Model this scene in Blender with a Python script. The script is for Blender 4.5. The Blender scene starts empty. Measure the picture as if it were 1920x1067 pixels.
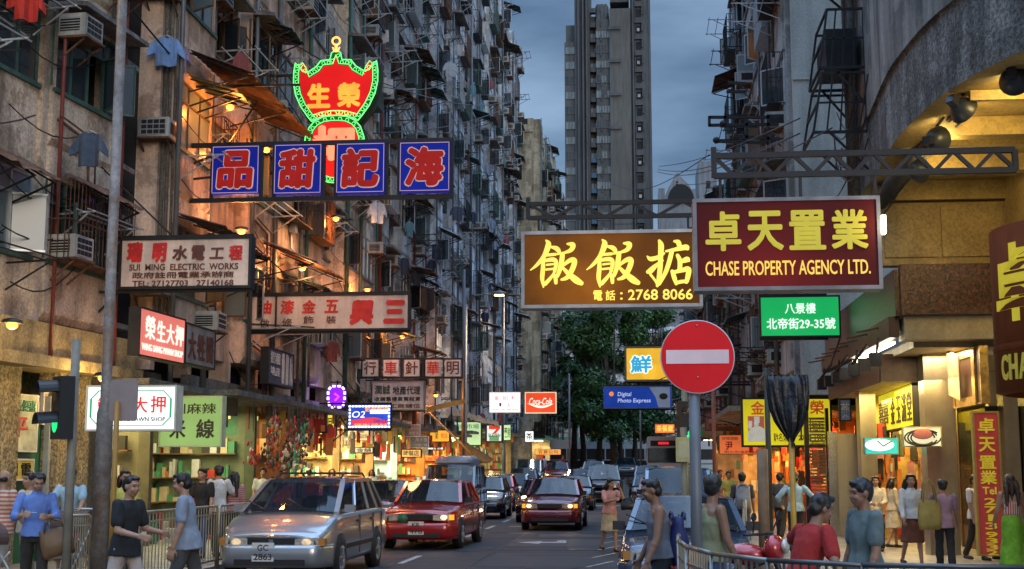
import bpy, bmesh, math, random
from mathutils import Vector, Matrix, Euler
random.seed(7)
S = bpy.context.scene
COL = S.collection
R = math.radians
PI = math.pi

# ------------------------------------------------------------------ camera
F = 2500.0                       # focal length in photo pixels (photo 1920 x 1067)
PITCH = math.atan(348.5 / F)
YAW = math.atan(235.0 * math.cos(PITCH) / F)
EYE = 1.70
camd = bpy.data.cameras.new('Camera')
cam = bpy.data.objects.new('Camera', camd)
COL.objects.link(cam)
camd.sensor_width = 36.0
camd.lens = F / 1920.0 * 36.0
camd.clip_start = 0.1
camd.clip_end = 5000
cam.location = (0, 0, EYE)
cam.rotation_euler = (PI / 2 + PITCH, 0, YAW)
S.camera = cam
CM = Euler((PI / 2 + PITCH, 0, YAW)).to_matrix()

def at(px, py, Y):
    """world point at street depth Y seen at photo pixel px, py"""
    d = CM @ Vector(((px - 960) / F, -(py - 533.5) / F, -1))
    return Vector((0, 0, EYE)) + d * (Y / d.y)

# ------------------------------------------------------------------ world, sun, exposure
SUN_EL, SUN_AZ = R(12), R(158)
w = bpy.data.worlds.new('World')
S.world = w
w.use_nodes = True
nt = w.node_tree
nt.nodes.clear()
def N(t, **k):
    n = nt.nodes.new(t)
    for a, b in k.items():
        setattr(n, a, b)
    return n
out = N('ShaderNodeOutputWorld'); bg = N('ShaderNodeBackground')
sky = N('ShaderNodeTexSky', sky_type='NISHITA')
sky.sun_disc = False
sky.sun_elevation = SUN_EL
sky.sun_rotation = SUN_AZ
sky.air_density = 1.0; sky.dust_density = 1.5; sky.ozone_density = 3.0
tc = N('ShaderNodeTexCoord')
mp = N('ShaderNodeMapping'); mp.inputs['Scale'].default_value = (1.2, 1.2, 4.2)
nz = N('ShaderNodeTexNoise'); nz.inputs['Scale'].default_value = 2.6; nz.inputs['Detail'].default_value = 5; nz.inputs['Roughness'].default_value = .52
rp = N('ShaderNodeValToRGB')
rp.color_ramp.elements[0].position = .40; rp.color_ramp.elements[0].color = (.62, 1.02, 1.75, 1)
rp.color_ramp.elements[1].position = .64; rp.color_ramp.elements[1].color = (2.0, 2.85, 4.1, 1)
mx = N('ShaderNodeMix', data_type='RGBA'); mx.inputs[0].default_value = .80
L = nt.links.new
L(tc.outputs['Generated'], mp.inputs[0]); L(mp.outputs[0], nz.inputs['Vector']); L(nz.outputs['Fac'], rp.inputs[0])
L(sky.outputs[0], mx.inputs[6]); L(rp.outputs[0], mx.inputs[7])
# sky above the view is boosted to throw more light into the street
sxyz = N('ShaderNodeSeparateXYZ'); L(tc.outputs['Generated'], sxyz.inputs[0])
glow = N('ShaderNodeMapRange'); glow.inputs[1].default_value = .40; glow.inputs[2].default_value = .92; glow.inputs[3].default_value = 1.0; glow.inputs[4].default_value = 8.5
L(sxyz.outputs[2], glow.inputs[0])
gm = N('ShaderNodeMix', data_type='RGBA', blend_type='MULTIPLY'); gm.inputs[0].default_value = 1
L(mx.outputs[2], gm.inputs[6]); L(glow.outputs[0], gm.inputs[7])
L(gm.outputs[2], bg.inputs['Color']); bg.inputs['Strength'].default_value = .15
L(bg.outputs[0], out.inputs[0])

sd = bpy.data.lights.new('sun', 'SUN'); sun = bpy.data.objects.new('sun', sd); COL.objects.link(sun)
sd.energy = .58; sd.angle = R(20); sd.color = (1, .86, .72)
sdir = Vector((math.sin(SUN_AZ) * math.cos(SUN_EL), math.cos(SUN_AZ) * math.cos(SUN_EL), math.sin(SUN_EL)))
sun.rotation_euler = sdir.to_track_quat('Z', 'Y').to_euler()

S.view_settings.view_transform = 'Standard'
S.view_settings.look = 'None'
S.view_settings.gamma = 1
S.view_settings.exposure = 0.0
S.render.engine = 'CYCLES'
S.cycles.use_denoising = True
S.cycles.max_bounces = 6
S.cycles.diffuse_bounces = 3
S.cycles.glossy_bounces = 3
S.cycles.transparent_max_bounces = 12
S.cycles.caustics_reflective = False
S.cycles.caustics_refractive = False
S.cycles.sample_clamp_indirect = 3.0

# ------------------------------------------------------------------ materials
MATS = {}
def M(name, col=(.5, .5, .5), rough=.6, metal=0., var=.18, scale=4., bump=0., streak=0., speck=0., emit=0., ecol=None, rustcol=None, coat=0., joints=None):
    """procedural painted / stained surface: noise variation, vertical grime streaks, specks, bump"""
    if name in MATS:
        return MATS[name]
    m = bpy.data.materials.new(name); MATS[name] = m
    m.use_nodes = True
    t = m.node_tree; nd = t.nodes; ln = t.links.new
    b = nd['Principled BSDF']
    b.inputs['Roughness'].default_value = rough
    b.inputs['Metallic'].default_value = metal
    if coat: b.inputs['Coat Weight'].default_value = coat; b.inputs['Coat Roughness'].default_value = .06
    tcn = nd.new('ShaderNodeTexCoord')
    oi = nd.new('ShaderNodeObjectInfo')
    add = nd.new('ShaderNodeVectorMath'); add.operation = 'ADD'
    mul = nd.new('ShaderNodeVectorMath'); mul.operation = 'SCALE'; mul.inputs['Scale'].default_value = 37.
    cmb = nd.new('ShaderNodeCombineXYZ')
    ln(oi.outputs['Random'], cmb.inputs[0]); ln(oi.outputs['Random'], cmb.inputs[1])
    ln(cmb.outputs[0], mul.inputs[0]); ln(tcn.outputs['Object'], add.inputs[0]); ln(mul.outputs[0], add.inputs[1])
    vec = add.outputs[0]
    n1 = nd.new('ShaderNodeTexNoise'); n1.inputs['Scale'].default_value = scale; n1.inputs['Detail'].default_value = 6; n1.inputs['Roughness'].default_value = .62
    ln(vec, n1.inputs['Vector'])
    r1 = nd.new('ShaderNodeMapRange'); r1.inputs[1].default_value = .3; r1.inputs[2].default_value = .7
    r1.inputs[3].default_value = 1 - var; r1.inputs[4].default_value = 1 + var
    ln(n1.outputs['Fac'], r1.inputs[0])
    val = r1.outputs[0]
    def mulv(a, bsock):
        q = nd.new('ShaderNodeMath'); q.operation = 'MULTIPLY'; ln(a, q.inputs[0]); ln(bsock, q.inputs[1]); return q.outputs[0]
    if streak:
        mpn = nd.new('ShaderNodeMapping'); mpn.inputs['Scale'].default_value = (1.5, 1.5, .16)
        ln(vec, mpn.inputs[0])
        n2 = nd.new('ShaderNodeTexNoise'); n2.inputs['Scale'].default_value = 1.6; n2.inputs['Detail'].default_value = 4; n2.inputs['Roughness'].default_value = .55
        ln(mpn.outputs[0], n2.inputs['Vector'])
        r2 = nd.new('ShaderNodeMapRange'); r2.inputs[1].default_value = .42; r2.inputs[2].default_value = .66
        r2.inputs[3].default_value = 1; r2.inputs[4].default_value = 1 - streak
        ln(n2.outputs['Fac'], r2.inputs[0]); val = mulv(val, r2.outputs[0])
    n3o = None
    if speck:
        n3 = nd.new('ShaderNodeTexNoise'); n3.inputs['Scale'].default_value = 17; n3.inputs['Detail'].default_value = 3; n3.inputs['Roughness'].default_value = .7
        ln(vec, n3.inputs['Vector'])
        r3 = nd.new('ShaderNodeMapRange'); r3.inputs[1].default_value = .40; r3.inputs[2].default_value = .60
        r3.inputs[3].default_value = 1 - speck; r3.inputs[4].default_value = 1 + speck * .5
        ln(n3.outputs['Fac'], r3.inputs[0]); val = mulv(val, r3.outputs[0]); n3o = n3.outputs['Fac']
    base = nd.new('ShaderNodeRGB'); base.outputs[0].default_value = (*col, 1)
    csock = base.outputs[0]
    if rustcol:
        n4 = nd.new('ShaderNodeTexNoise'); n4.inputs['Scale'].default_value = scale * .6; n4.inputs['Detail'].default_value = 7; n4.inputs['Roughness'].default_value = .7
        ln(vec, n4.inputs['Vector'])
        r4 = nd.new('ShaderNodeMapRange'); r4.inputs[1].default_value = .50; r4.inputs[2].default_value = .56
        ln(n4.outputs['Fac'], r4.inputs[0])
        mm = nd.new('ShaderNodeMix'); mm.data_type = 'RGBA'; ln(r4.outputs[0], mm.inputs[0]); ln(csock, mm.inputs[6]); mm.inputs[7].default_value = (*rustcol, 1)
        csock = mm.outputs[2]
    if joints:
        br = nd.new('ShaderNodeTexBrick'); br.inputs['Scale'].default_value = 1
        br.inputs['Brick Width'].default_value = joints[0]; br.inputs['Row Height'].default_value = joints[1]; br.inputs['Mortar Size'].default_value = joints[2]
        br.inputs['Color1'].default_value = (1, 1, 1, 1); br.inputs['Color2'].default_value = (.78, .78, .78, 1); br.inputs['Mortar'].default_value = (.35, .33, .3, 1)
        sx = nd.new('ShaderNodeSeparateXYZ'); ln(tcn.outputs['Object'], sx.inputs[0])
        ad = nd.new('ShaderNodeMath'); ad.operation = 'ADD'; ln(sx.outputs[0], ad.inputs[0]); ln(sx.outputs[1], ad.inputs[1])
        cb = nd.new('ShaderNodeCombineXYZ')
        if len(joints) > 3:
            ln(sx.outputs[0], cb.inputs[0]); ln(sx.outputs[1], cb.inputs[1])
        else:
            ln(ad.outputs[0], cb.inputs[0]); ln(sx.outputs[2], cb.inputs[1])
        ln(cb.outputs[0], br.inputs['Vector'])
        m3 = nd.new('ShaderNodeMix'); m3.data_type = 'RGBA'; m3.blend_type = 'MULTIPLY'; m3.inputs[0].default_value = 1
        ln(csock, m3.inputs[6]); ln(br.outputs['Color'], m3.inputs[7]); csock = m3.outputs[2]
    m2 = nd.new('ShaderNodeMix'); m2.data_type = 'RGBA'; m2.blend_type = 'MULTIPLY'; m2.inputs[0].default_value = 1
    ln(csock, m2.inputs[6]); ln(val, m2.inputs[7])
    ln(m2.outputs[2], b.inputs['Base Color'])
    if bump:
        bp = nd.new('ShaderNodeBump'); bp.inputs['Strength'].default_value = bump; bp.inputs['Distance'].default_value = .03
        ln(n3o or n1.outputs['Fac'], bp.inputs['Height']); ln(bp.outputs[0], b.inputs['Normal'])
    if emit:
        b.inputs['Emission Strength'].default_value = emit
        if ecol:
            b.inputs['Emission Color'].default_value = (*ecol, 1)
        else:
            ln(m2.outputs[2], b.inputs['Emission Color'])
    return m

def glass(name, tint=(.05, .06, .07), clear=.25, rough=.04, spec=1.0):
    """dark window pane: part see-through, part mirror of the sky"""
    if name in MATS: return MATS[name]
    m = bpy.data.materials.new(name); MATS[name] = m; m.use_nodes = True
    t = m.node_tree; nd = t.nodes; ln = t.links.new
    b = nd['Principled BSDF']; b.inputs['Base Color'].default_value = (*tint, 1); b.inputs['Roughness'].default_value = rough
    b.inputs['Specular IOR Level'].default_value = spec; b.inputs['IOR'].default_value = 1.6
    n = nd.new('ShaderNodeTexNoise'); n.inputs['Scale'].default_value = 1.3
    tcn = nd.new('ShaderNodeTexCoord'); ln(tcn.outputs['Object'], n.inputs['Vector'])
    bp = nd.new('ShaderNodeBump'); bp.inputs['Strength'].default_value = .05; ln(n.outputs['Fac'], bp.inputs['Height']); ln(bp.outputs[0], b.inputs['Normal'])
    tr = nd.new('ShaderNodeBsdfTransparent'); tr.inputs[0].default_value = (.75, .8, .82, 1)
    mix = nd.new('ShaderNodeMixShader'); mix.inputs[0].default_value = clear
    ln(b.outputs[0], mix.inputs[1]); ln(tr.outputs[0], mix.inputs[2])
    ln(mix.outputs[0], nd['Material Output'].inputs[0])
    return m

def paint(name, col, rough=.25, metal=.2):
    return M(name, col, rough, metal, var=.05, scale=2., coat=1.0)

def lit(name, col, strength, var=.12, scale=2.5, spot=None):
    """a surface that gives off light: tube, sign face, screen"""
    if name in MATS: return MATS[name]
    m = bpy.data.materials.new(name); MATS[name] = m; m.use_nodes = True
    t = m.node_tree; nd = t.nodes; ln = t.links.new
    b = nd['Principled BSDF']; b.inputs['Roughness'].default_value = .6; b.inputs['Specular IOR Level'].default_value = .2
    b.inputs['Base Color'].default_value = (*[c * .45 for c in col], 1)
    n = nd.new('ShaderNodeTexNoise'); n.inputs['Scale'].default_value = scale; n.inputs['Detail'].default_value = 3
    tcn = nd.new('ShaderNodeTexCoord'); ln(tcn.outputs['Object'], n.inputs['Vector'])
    r = nd.new('ShaderNodeMapRange'); r.inputs[1].default_value = .3; r.inputs[2].default_value = .7
    r.inputs[3].default_value = strength * (1 - var); r.inputs[4].default_value = strength * (1 + var)
    ln(n.outputs['Fac'], r.inputs[0]); ln(r.outputs[0], b.inputs['Emission Strength'])
    if spot:                                # backlight hot spot painted into the emission around one point
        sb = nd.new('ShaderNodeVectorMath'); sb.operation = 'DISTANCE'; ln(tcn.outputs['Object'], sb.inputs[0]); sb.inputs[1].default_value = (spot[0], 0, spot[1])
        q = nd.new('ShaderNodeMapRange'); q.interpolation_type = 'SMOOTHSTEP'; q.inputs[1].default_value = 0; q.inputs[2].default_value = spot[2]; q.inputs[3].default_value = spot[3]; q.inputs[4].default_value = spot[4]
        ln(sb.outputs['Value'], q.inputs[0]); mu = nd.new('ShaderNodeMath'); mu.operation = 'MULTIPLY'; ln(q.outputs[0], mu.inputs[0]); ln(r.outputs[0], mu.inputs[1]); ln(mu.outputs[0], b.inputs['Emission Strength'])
    b.inputs['Emission Color'].default_value = (*col, 1)
    return m

# ------------------------------------------------------------------ mesh builder
class MB:
    def __init__(s):
        s.v = []; s.f = []; s.mi = []; s.sm = []
    def add(s, vs, fs, mi=0, smooth=False):
        o = len(s.v); s.v += [tuple(v) for v in vs]
        for f in fs:
            s.f.append(tuple(i + o for i in f)); s.mi.append(mi); s.sm.append(smooth)
        return s
    def box(s, x0, x1, y0, y1, z0, z1, mi=0):
        v = [(x, y, z) for z in (z0, z1) for y in (y0, y1) for x in (x0, x1)]
        return s.add(v, [(0, 2, 3, 1), (4, 5, 7, 6), (0, 1, 5, 4), (2, 6, 7, 3), (0, 4, 6, 2), (1, 3, 7, 5)], mi)
    def bar(s, a, b, w=.04, h=None, mi=0):
        a = Vector(a); b = Vector(b); h = h or w
        d = b - a
        if d.length < 1e-6: return s
        d.normalize()
        up = Vector((0, 0, 1)) if abs(d.z) < .95 else Vector((0, 1, 0))
        x = d.cross(up).normalized(); y = x.cross(d).normalized()
        v = [p + x * (i * w / 2) + y * (j * h / 2) for p in (a, b) for i, j in ((-1, -1), (1, -1), (1, 1), (-1, 1))]
        return s.add(v, [(0, 1, 2, 3), (7, 6, 5, 4), (0, 4, 5, 1), (1, 5, 6, 2), (2, 6, 7, 3), (3, 7, 4, 0)], mi)
    def tube(s, pts, r=.03, n=8, mi=0, cap=True):
        pts = [Vector(p) for p in pts]
        if not isinstance(r, (list, tuple)): r = [r] * len(pts)
        vs = []; fs = []
        px = None
        for k, p in enumerate(pts):
            a = pts[max(k - 1, 0)]; b = pts[min(k + 1, len(pts) - 1)]
            d = (b - a).normalized()
            if px is None:
                up = Vector((0, 0, 1)) if abs(d.z) < .9 else Vector((0, 1, 0))
                px = d.cross(up).normalized()
            else:
                px = (px - d * px.dot(d)).normalized()
            py = d.cross(px)
            for i in range(n):
                t = 2 * PI * i / n
                vs.append(p + (px * math.cos(t) + py * math.sin(t)) * r[k])
            if k:
                for i in range(n):
                    j = (i + 1) % n
                    fs.append(((k - 1) * n + i, (k - 1) * n + j, k * n + j, k * n + i))
        if cap:
            fs.append(tuple(reversed(range(n)))); fs.append(tuple(range((len(pts) - 1) * n, len(pts) * n)))
        return s.add(vs, fs, mi, True)
    def lathe(s, prof, c=(0, 0, 0), axis='z', n=20, mi=0):
        vs = []; fs = []
        for k, (r, h) in enumerate(prof):
            for i in range(n):
                t = 2 * PI * i / n; a, b = r * math.cos(t), r * math.sin(t)
                p = (a, b, h) if axis == 'z' else ((h, a, b) if axis == 'x' else (a, h, b))
                vs.append((p[0] + c[0], p[1] + c[1], p[2] + c[2]))
            if k:
                for i in range(n):
                    j = (i + 1) % n
                    fs.append(((k - 1) * n + i, (k - 1) * n + j, k * n + j, k * n + i))
        return s.add(vs, fs, mi, True)
    def quad(s, a, b, c, d, mi=0):
        return s.add([a, b, c, d], [(0, 1, 2, 3)], mi)
    def slab(s, a, b, c, d, t, mi=0):
        """thin solid from a quad, thickened by t along its normal"""
        a, b, c, d = map(Vector, (a, b, c, d))
        n = (b - a).cross(d - a).normalized() * t
        v = [a, b, c, d, a + n, b + n, c + n, d + n]
        return s.add(v, [(3, 2, 1, 0), (4, 5, 6, 7), (0, 1, 5, 4), (1, 2, 6, 5), (2, 3, 7, 6), (3, 0, 4, 7)], mi)
    def prism(s, pts, d, mi=0):
        """polygon (3D points, planar) extruded by vector d"""
        n = len(pts); d = Vector(d)
        v = [Vector(p) for p in pts] + [Vector(p) + d for p in pts]
        return s.add(v, [tuple(range(n)), tuple(range(2 * n - 1, n - 1, -1))] + [(i, i + n, (i + 1) % n + n, (i + 1) % n) for i in range(n)], mi)
    def ball(s, c, r, n=10, m=7, mi=0, sc=(1, 1, 1)):
        vs = []; fs = []
        for j in range(m + 1):
            ph = PI * j / m
            for i in range(n):
                t = 2 * PI * i / n
                vs.append((c[0] + r * sc[0] * math.sin(ph) * math.cos(t), c[1] + r * sc[1] * math.sin(ph) * math.sin(t), c[2] + r * sc[2] * math.cos(ph)))
            if j:
                for i in range(n):
                    k = (i + 1) % n
                    fs.append(((j - 1) * n + i, j * n + i, j * n + k, (j - 1) * n + k))
        return s.add(vs, fs, mi, True)
    def mesh(s, name, mats):
        me = bpy.data.meshes.new(name)
        me.from_pydata(s.v, [], s.f)
        for m in (mats if isinstance(mats, (list, tuple)) else [mats]): me.materials.append(m)
        me.polygons.foreach_set('material_index', s.mi)
        me.polygons.foreach_set('use_smooth', s.sm)
        me.update()
        return me
    def build(s, name, mats, parent=None, loc=(0, 0, 0), rot=(0, 0, 0)):
        return put(name, s.mesh(name, mats), parent, loc, rot)

def put(name, me, parent=None, loc=(0, 0, 0), rot=(0, 0, 0), scale=None):
    o = bpy.data.objects.new(name, me); COL.objects.link(o)
    o.location = loc; o.rotation_euler = rot
    if scale: o.scale = scale
    if parent: o.parent = parent
    return o
def tag(o, label, cat, group=None, kind=None):
    if label: o['label'] = label
    if cat: o['category'] = cat
    if group: o['group'] = group
    if kind: o['kind'] = kind
    return o
def thing(name, label, cat, loc=(0, 0, 0), rz=0, group=None):
    o = put(name, None, None, loc, (0, 0, rz))
    o.empty_display_size = .2
    return tag(o, label, cat, group)
def kids(o):
    return [c for c in COL.objects if c.parent == o]
def copy_tree(o, label, loc=None, rz=None):
    c = o.copy(); COL.objects.link(c)
    if label: c['label'] = label
    if loc is not None: c.location = loc
    if rz is not None: c.rotation_euler = (0, 0, rz)
    for ch in kids(o):
        d = ch.copy(); COL.objects.link(d); d.parent = c
        for g in kids(ch):
            e = g.copy(); COL.objects.link(e); e.parent = d
    return c
def structure(name, mb, m):
    return tag(mb.build(name, m), None, None, None, 'structure')
def area(parent, name, loc, sx, sy, power, col, rot=(0, 0, 0), spread=PI):
    l = bpy.data.lights.new(name, 'AREA'); l.shape = 'RECTANGLE'; l.size = sx; l.size_y = sy; l.energy = power; l.color = col; l.spread = spread
    o = bpy.data.objects.new(name, l); COL.objects.link(o); o.location = loc; o.rotation_euler = rot
    if parent: o.parent = parent
    return o
def point(parent, name, loc, power, col, r=.08):
    l = bpy.data.lights.new(name, 'POINT'); l.energy = power; l.color = col; l.shadow_soft_size = r; l.specular_factor = .2
    o = bpy.data.objects.new(name, l); COL.objects.link(o); o.location = loc
    if parent: o.parent = parent
    return o

# ------------------------------------------------------------------ lettering
TXT = {}
def glyphs(s, bold=0., shear=0., extrude=.008, space=1.):
    key = (s, bold, shear, extrude, space)
    if key in TXT: return TXT[key]
    c = bpy.data.curves.new('lettering', 'FONT')
    c.body = s; c.offset = bold; c.shear = shear; c.extrude = extrude; c.space_character = space; c.resolution_u = 3
    c.align_x = 'CENTER'
    o = bpy.data.objects.new('lettering', c)
    me = bpy.data.meshes.new_from_object(o)
    vs = [v.co.copy() for v in me.vertices]; fs = [tuple(p.vertices) for p in me.polygons]
    bpy.data.objects.remove(o); bpy.data.curves.remove(c); bpy.data.meshes.remove(me)
    x0 = min(v.x for v in vs); x1 = max(v.x for v in vs); y0 = min(v.y for v in vs); y1 = max(v.y for v in vs)
    TXT[key] = ([((v.x - (x0 + x1) / 2) / max(x1 - x0, 1e-6), (v.y - (y0 + y1) / 2) / max(y1 - y0, 1e-6), v.z / max(extrude, 1e-6)) for v in vs], fs)
    return TXT[key]
def letter(mb, s, cx, cz, wid, hei, y=0., depth=.012, mi=0, bold=0., shear=0., space=1.):
    """adds text s, fitted to wid x hei, standing in the x-z plane facing -y at plane y"""
    fat = bold if bold > .016 else 0
    vs, fs = glyphs(s, 0 if fat else bold, shear, .008, space)
    n = 8 if fat else 1
    r = fat * hei * .55
    w2, h2 = wid - 2 * r, hei - 2 * r
    for k in range(n):                      # a fat brush: the stroke swept round a small circle
        ox, oz = (r * math.cos(2 * PI * k / n), r * math.sin(2 * PI * k / n)) if fat else (0, 0)
        mb.add([(cx + v[0] * w2 + ox, y - (v[2] + 1) * depth / 2 - k * .0006, cz + v[1] * h2 + oz) for v in vs], fs, mi)
    return mb

def brush(mb, strokes, fx, fz, y=0., depth=.012, mi=0):
    """calligraphy: each stroke is a list of (px, py, width) swept with a round brush, drawn at true size on the board"""
    for si, st in enumerate(strokes):
        P = []
        for i in range(len(st) - 1):
            p0 = st[max(i - 1, 0)]; p1 = st[i]; p2 = st[i + 1]; p3 = st[min(i + 2, len(st) - 1)]
            for k in range(6):
                t = k / 6
                P.append(tuple(.5 * ((2 * b) + (-a + c) * t + (2 * a - 5 * b + 4 * c - d) * t * t + (-a + 3 * b - 3 * c + d) * t ** 3) for a, b, c, d in zip(p0, p1, p2, p3)))
        P.append(st[-1])
        yy = y - si * .0009
        L_ = []; R_ = []
        for i, (a, b, w_) in enumerate(P):
            q0 = P[max(i - 1, 0)]; q1 = P[min(i + 1, len(P) - 1)]; dx, dy = q1[0] - q0[0], q1[1] - q0[1]; n = math.hypot(dx, dy) or 1
            nx, ny = -dy / n * w_ / 2, dx / n * w_ / 2
            L_.append((a + nx, b + ny)); R_.append((a - nx, b - ny))
        for i in range(len(P) - 1):
            q = [L_[i], L_[i + 1], R_[i + 1], R_[i]]
            mb.add([(fx(a), yy, fz(b)) for a, b in q], [(0, 1, 2, 3)], mi)
        for j, (a, b, w_) in enumerate((P[0], P[-1])):
            mb.add([(fx(a + w_ / 2 * math.cos(k * PI / 6)), yy - .0003 * (j + 1), fz(b + w_ / 2 * math.sin(k * PI / 6))) for k in range(12)], [tuple(range(12))], mi)
    return mb
# ------------------------------------------------------------------ palette
asphalt = M('asphalt', (.026, .027, .029), .75, 0, .45, 1.3, .25, 0, .35)
patch = M('asphalt_patch', (.016, .0165, .018), .55, 0, .3, 2., .2, 0, .3)
paving = M('paving', (.30, .27, .22), .55, 0, .25, 2., .1, 0, .15, joints=(.6, .6, .012, 1))
kerbm = M('kerb_stone', (.32, .31, .28), .7, 0, .25, 3., .1, 0, .2)
white_mark = M('road_paint', (.40, .40, .38), .7, 0, .4, 5., 0, 0, .35)
steel = M('galvanised_steel', (.42, .42, .40), .38, .7, .2, 6.)
dark_steel = M('black_iron', (.018, .018, .02), .55, .3, .3, 5.)
grey_pole = M('grey_pole_paint', (.16, .17, .18), .45, .2, .2, 3., 0, .3)
rusty = M('rusty_tin', (.17, .085, .045), .7, .2, .5, 5., .3, .4, .4)
tin = M('tin_sheet', (.24, .23, .22), .6, .3, .4, 4., .2, .5, .3)
alu = M('aluminium_frame', (.50, .53, .54), .35, .5, .2, 5.)
teal = M('teal_paint', (.05, .125, .105), .5, 0, .3, 4., 0, .4, .2)
brownf = M('brown_frame', (.13, .075, .04), .5, 0, .3, 4.)
acm = M('ac_casing', (.46, .46, .42), .5, 0, .2, 4., 0, .5)
dark = M('dark_void', (.012, .012, .013), .8, 0, .3, 2.)
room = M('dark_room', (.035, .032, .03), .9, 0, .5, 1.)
pane = glass('window_pane', (.03, .045, .055), .18, .07)
pane2 = glass('window_pane_frosted', (.16, .22, .24), .1, .3)
black = M('black_paint', (.012, .012, .013), .4, 0, .2, 4.)
conc = M('weathered_concrete', (.30, .30, .27), .8, 0, .3, 1.2, .5, .5, .35)
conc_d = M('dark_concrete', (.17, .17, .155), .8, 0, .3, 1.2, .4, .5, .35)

# ------------------------------------------------------------------ ground
def zg(Y):
    if Y < 55: return 0.
    t = min((Y - 55) / 65., 1.3)
    return 1.45 * t * t * (3 - 2 * t) if t < 1 else 1.45
YS = [-40, 0, 8, 15, 22, 30, 40, 55, 62, 70, 78, 86, 94, 102, 110, 118, 126, 140, 200, 400, 1500]
def strip(mb, x0, x1, ys, dz, mi=0):
    for a, b in zip(ys, ys[1:]):
        mb.quad((x0, a, zg(a) + dz), (x1, a, zg(a) + dz), (x1, b, zg(b) + dz), (x0, b, zg(b) + dz), mi)
def ysub(a, b):
    return [a] + [y for y in YS if a < y < b] + [b]
g = MB(); strip(g, -900, 900, YS, -.03); structure('ground', g, M('ground_dirt', (.12, .115, .10), .9, 0, .3, .6))
g = MB(); strip(g, -8.6, 2.4, ysub(-40, 121), 0)
strip(g, -60, -8.6, ysub(-40, 14.2), 0); strip(g, 2.4, 60, ysub(-40, 7.6), 0)
strip(g, -60, 60, [121, 126, 140], 0)
structure('road', g, asphalt)
g = MB(); r_ = random.Random(21)
for i in range(46):
    x, y, a, b_ = r_.uniform(-6.8, 1.6), r_.uniform(22, 60), r_.uniform(.08, .5), r_.uniform(.1, .9)
    g.add([(x + a * (1 + .35 * r_.random()) * math.cos(k * PI / 6), y + b_ * (1 + .35 * r_.random()) * math.sin(k * PI / 6), .0055 + i * .00002) for k in range(12)], [tuple(range(12))])
structure('road_oil_stains', g, M('oil_stain', (.010, .010, .011), .6, 0, .3, 4.))
g = MB()
for (x0, x1, a, b) in ((-6.2, -4.6, 26, 38), (-3.0, -.2, 30.5, 33.8), (-2.6, 0, 35.0, 36.2), (-7.2, -4.4, 48, 62), (-3.9, -1, 45, 52), (-2.9, .5, 24.2, 28)):
    strip(g, x0, x1, ysub(a, b), .004)
g.bar((-3.03, 20, .004), (-3.03, 46, .004), .035, .004)
for y in (29.0, 34.2, 37): g.bar((-4.0, y, .004), (1.6, y + .15, .004), .10, .004)
structure('road_patches', g, patch)
g = MB()
for k, a in enumerate((24.6, 29.6, 34.6, 39.3, 44.5, 50, 56, 62, 68, 74)):
    strip(g, -4.32 - .004 * a, -4.20 - .004 * a, ysub(a, a + 2.3), .008)
ax, ay = -2.25, 32.2                      # the turn arrow
g.prism([(ax - .62, ay - .15, .008), (ax - .05, ay - .75, .008), (ax - .05, ay - .28, .008), (ax + .55, ay - .2, .008), (ax + .5, ay + .9, .008), (ax + .3, ay + .9, .008), (ax + .3, ay + .15, .008), (ax - .05, ay + .1, .008), (ax - .05, ay + .5, .008)], (0, 0, .001))
for y in (59, 63): strip(g, -2.6, -.4, ysub(y, y + .35), .008)
for k in range(5): g.prism([(-.95 + .03 * k, 24 + 2.6 * k, .008), (-.90 + .03 * k, 24 + 2.6 * k, .008), (-.45 + .03 * k, 25.6 + 2.6 * k, .008), (-.52 + .03 * k, 25.6 + 2.6 * k, .008)], (0, 0, .001))
for a in (23, 29, 35): strip(g, -.36, -.30, ysub(a, a + 4), .008)
for y in (96, 97): strip(g, -5, .5, [y, y + .4], .008)
structure('road_markings', g, white_mark)
g = MB()
for c in ((-1.2, 29.4), (-5.6, 27.9), (-3.6, 41)):
    g.lathe([(0, .011), (.32, .011), (.34, .008)], (c[0], c[1], 0), 'z', 20)
structure('road_manholes', g, M('cast_iron', (.06, .055, .05), .4, .7, .3, 20.))
KL0, KL1, KR = -6.95, -7.75, 1.95
g = MB()
strip(g, -14, KL0 - .15, [14.2, 27], .13); strip(g, -14, KL1 - .15, ysub(27, 121), .13)
strip(g, KR + .15, 12, ysub(12.5, 121), .13); strip(g, .55, 12, [8.1, 12.5], .13)
strip(g, 12, 50, [8.1, 15], .13); strip(g, -50, -14, [14.2, 17.5], .13)
strip(g, -60, 60, [140, 148], .13)
structure('pavement', g, paving)
g = MB()
def kerb(x0, x1, a, b):
    ys = ysub(a, b)
    for p, q in zip(ys, ys[1:]):
        g.prism([(x0, p, zg(p) - .05), (x1, p, zg(p) - .05), (x1, p, zg(p) + .14), (x0, p, zg(p) + .14)], (0, q - p, zg(q) - zg(p)))
kerb(KL0 - .15, KL0, 14.2, 27); kerb(KL1 - .15, KL1, 27.15, 121); kerb(KR, KR + .15, 12.65, 121)
g.box(KL1 - .15, KL0, 27, 27.15, -.05, .14); g.box(-50, KL0 - .15, 14.05, 14.2, -.05, .14)
g.box(.4, 50, 7.95, 8.1, -.05, .14); g.box(.4, .55, 8.1, 12.5, -.05, .14); g.box(.4, KR + .15, 12.5, 12.65, -.05, .14)
structure('kerb', g, kerbm)

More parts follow.
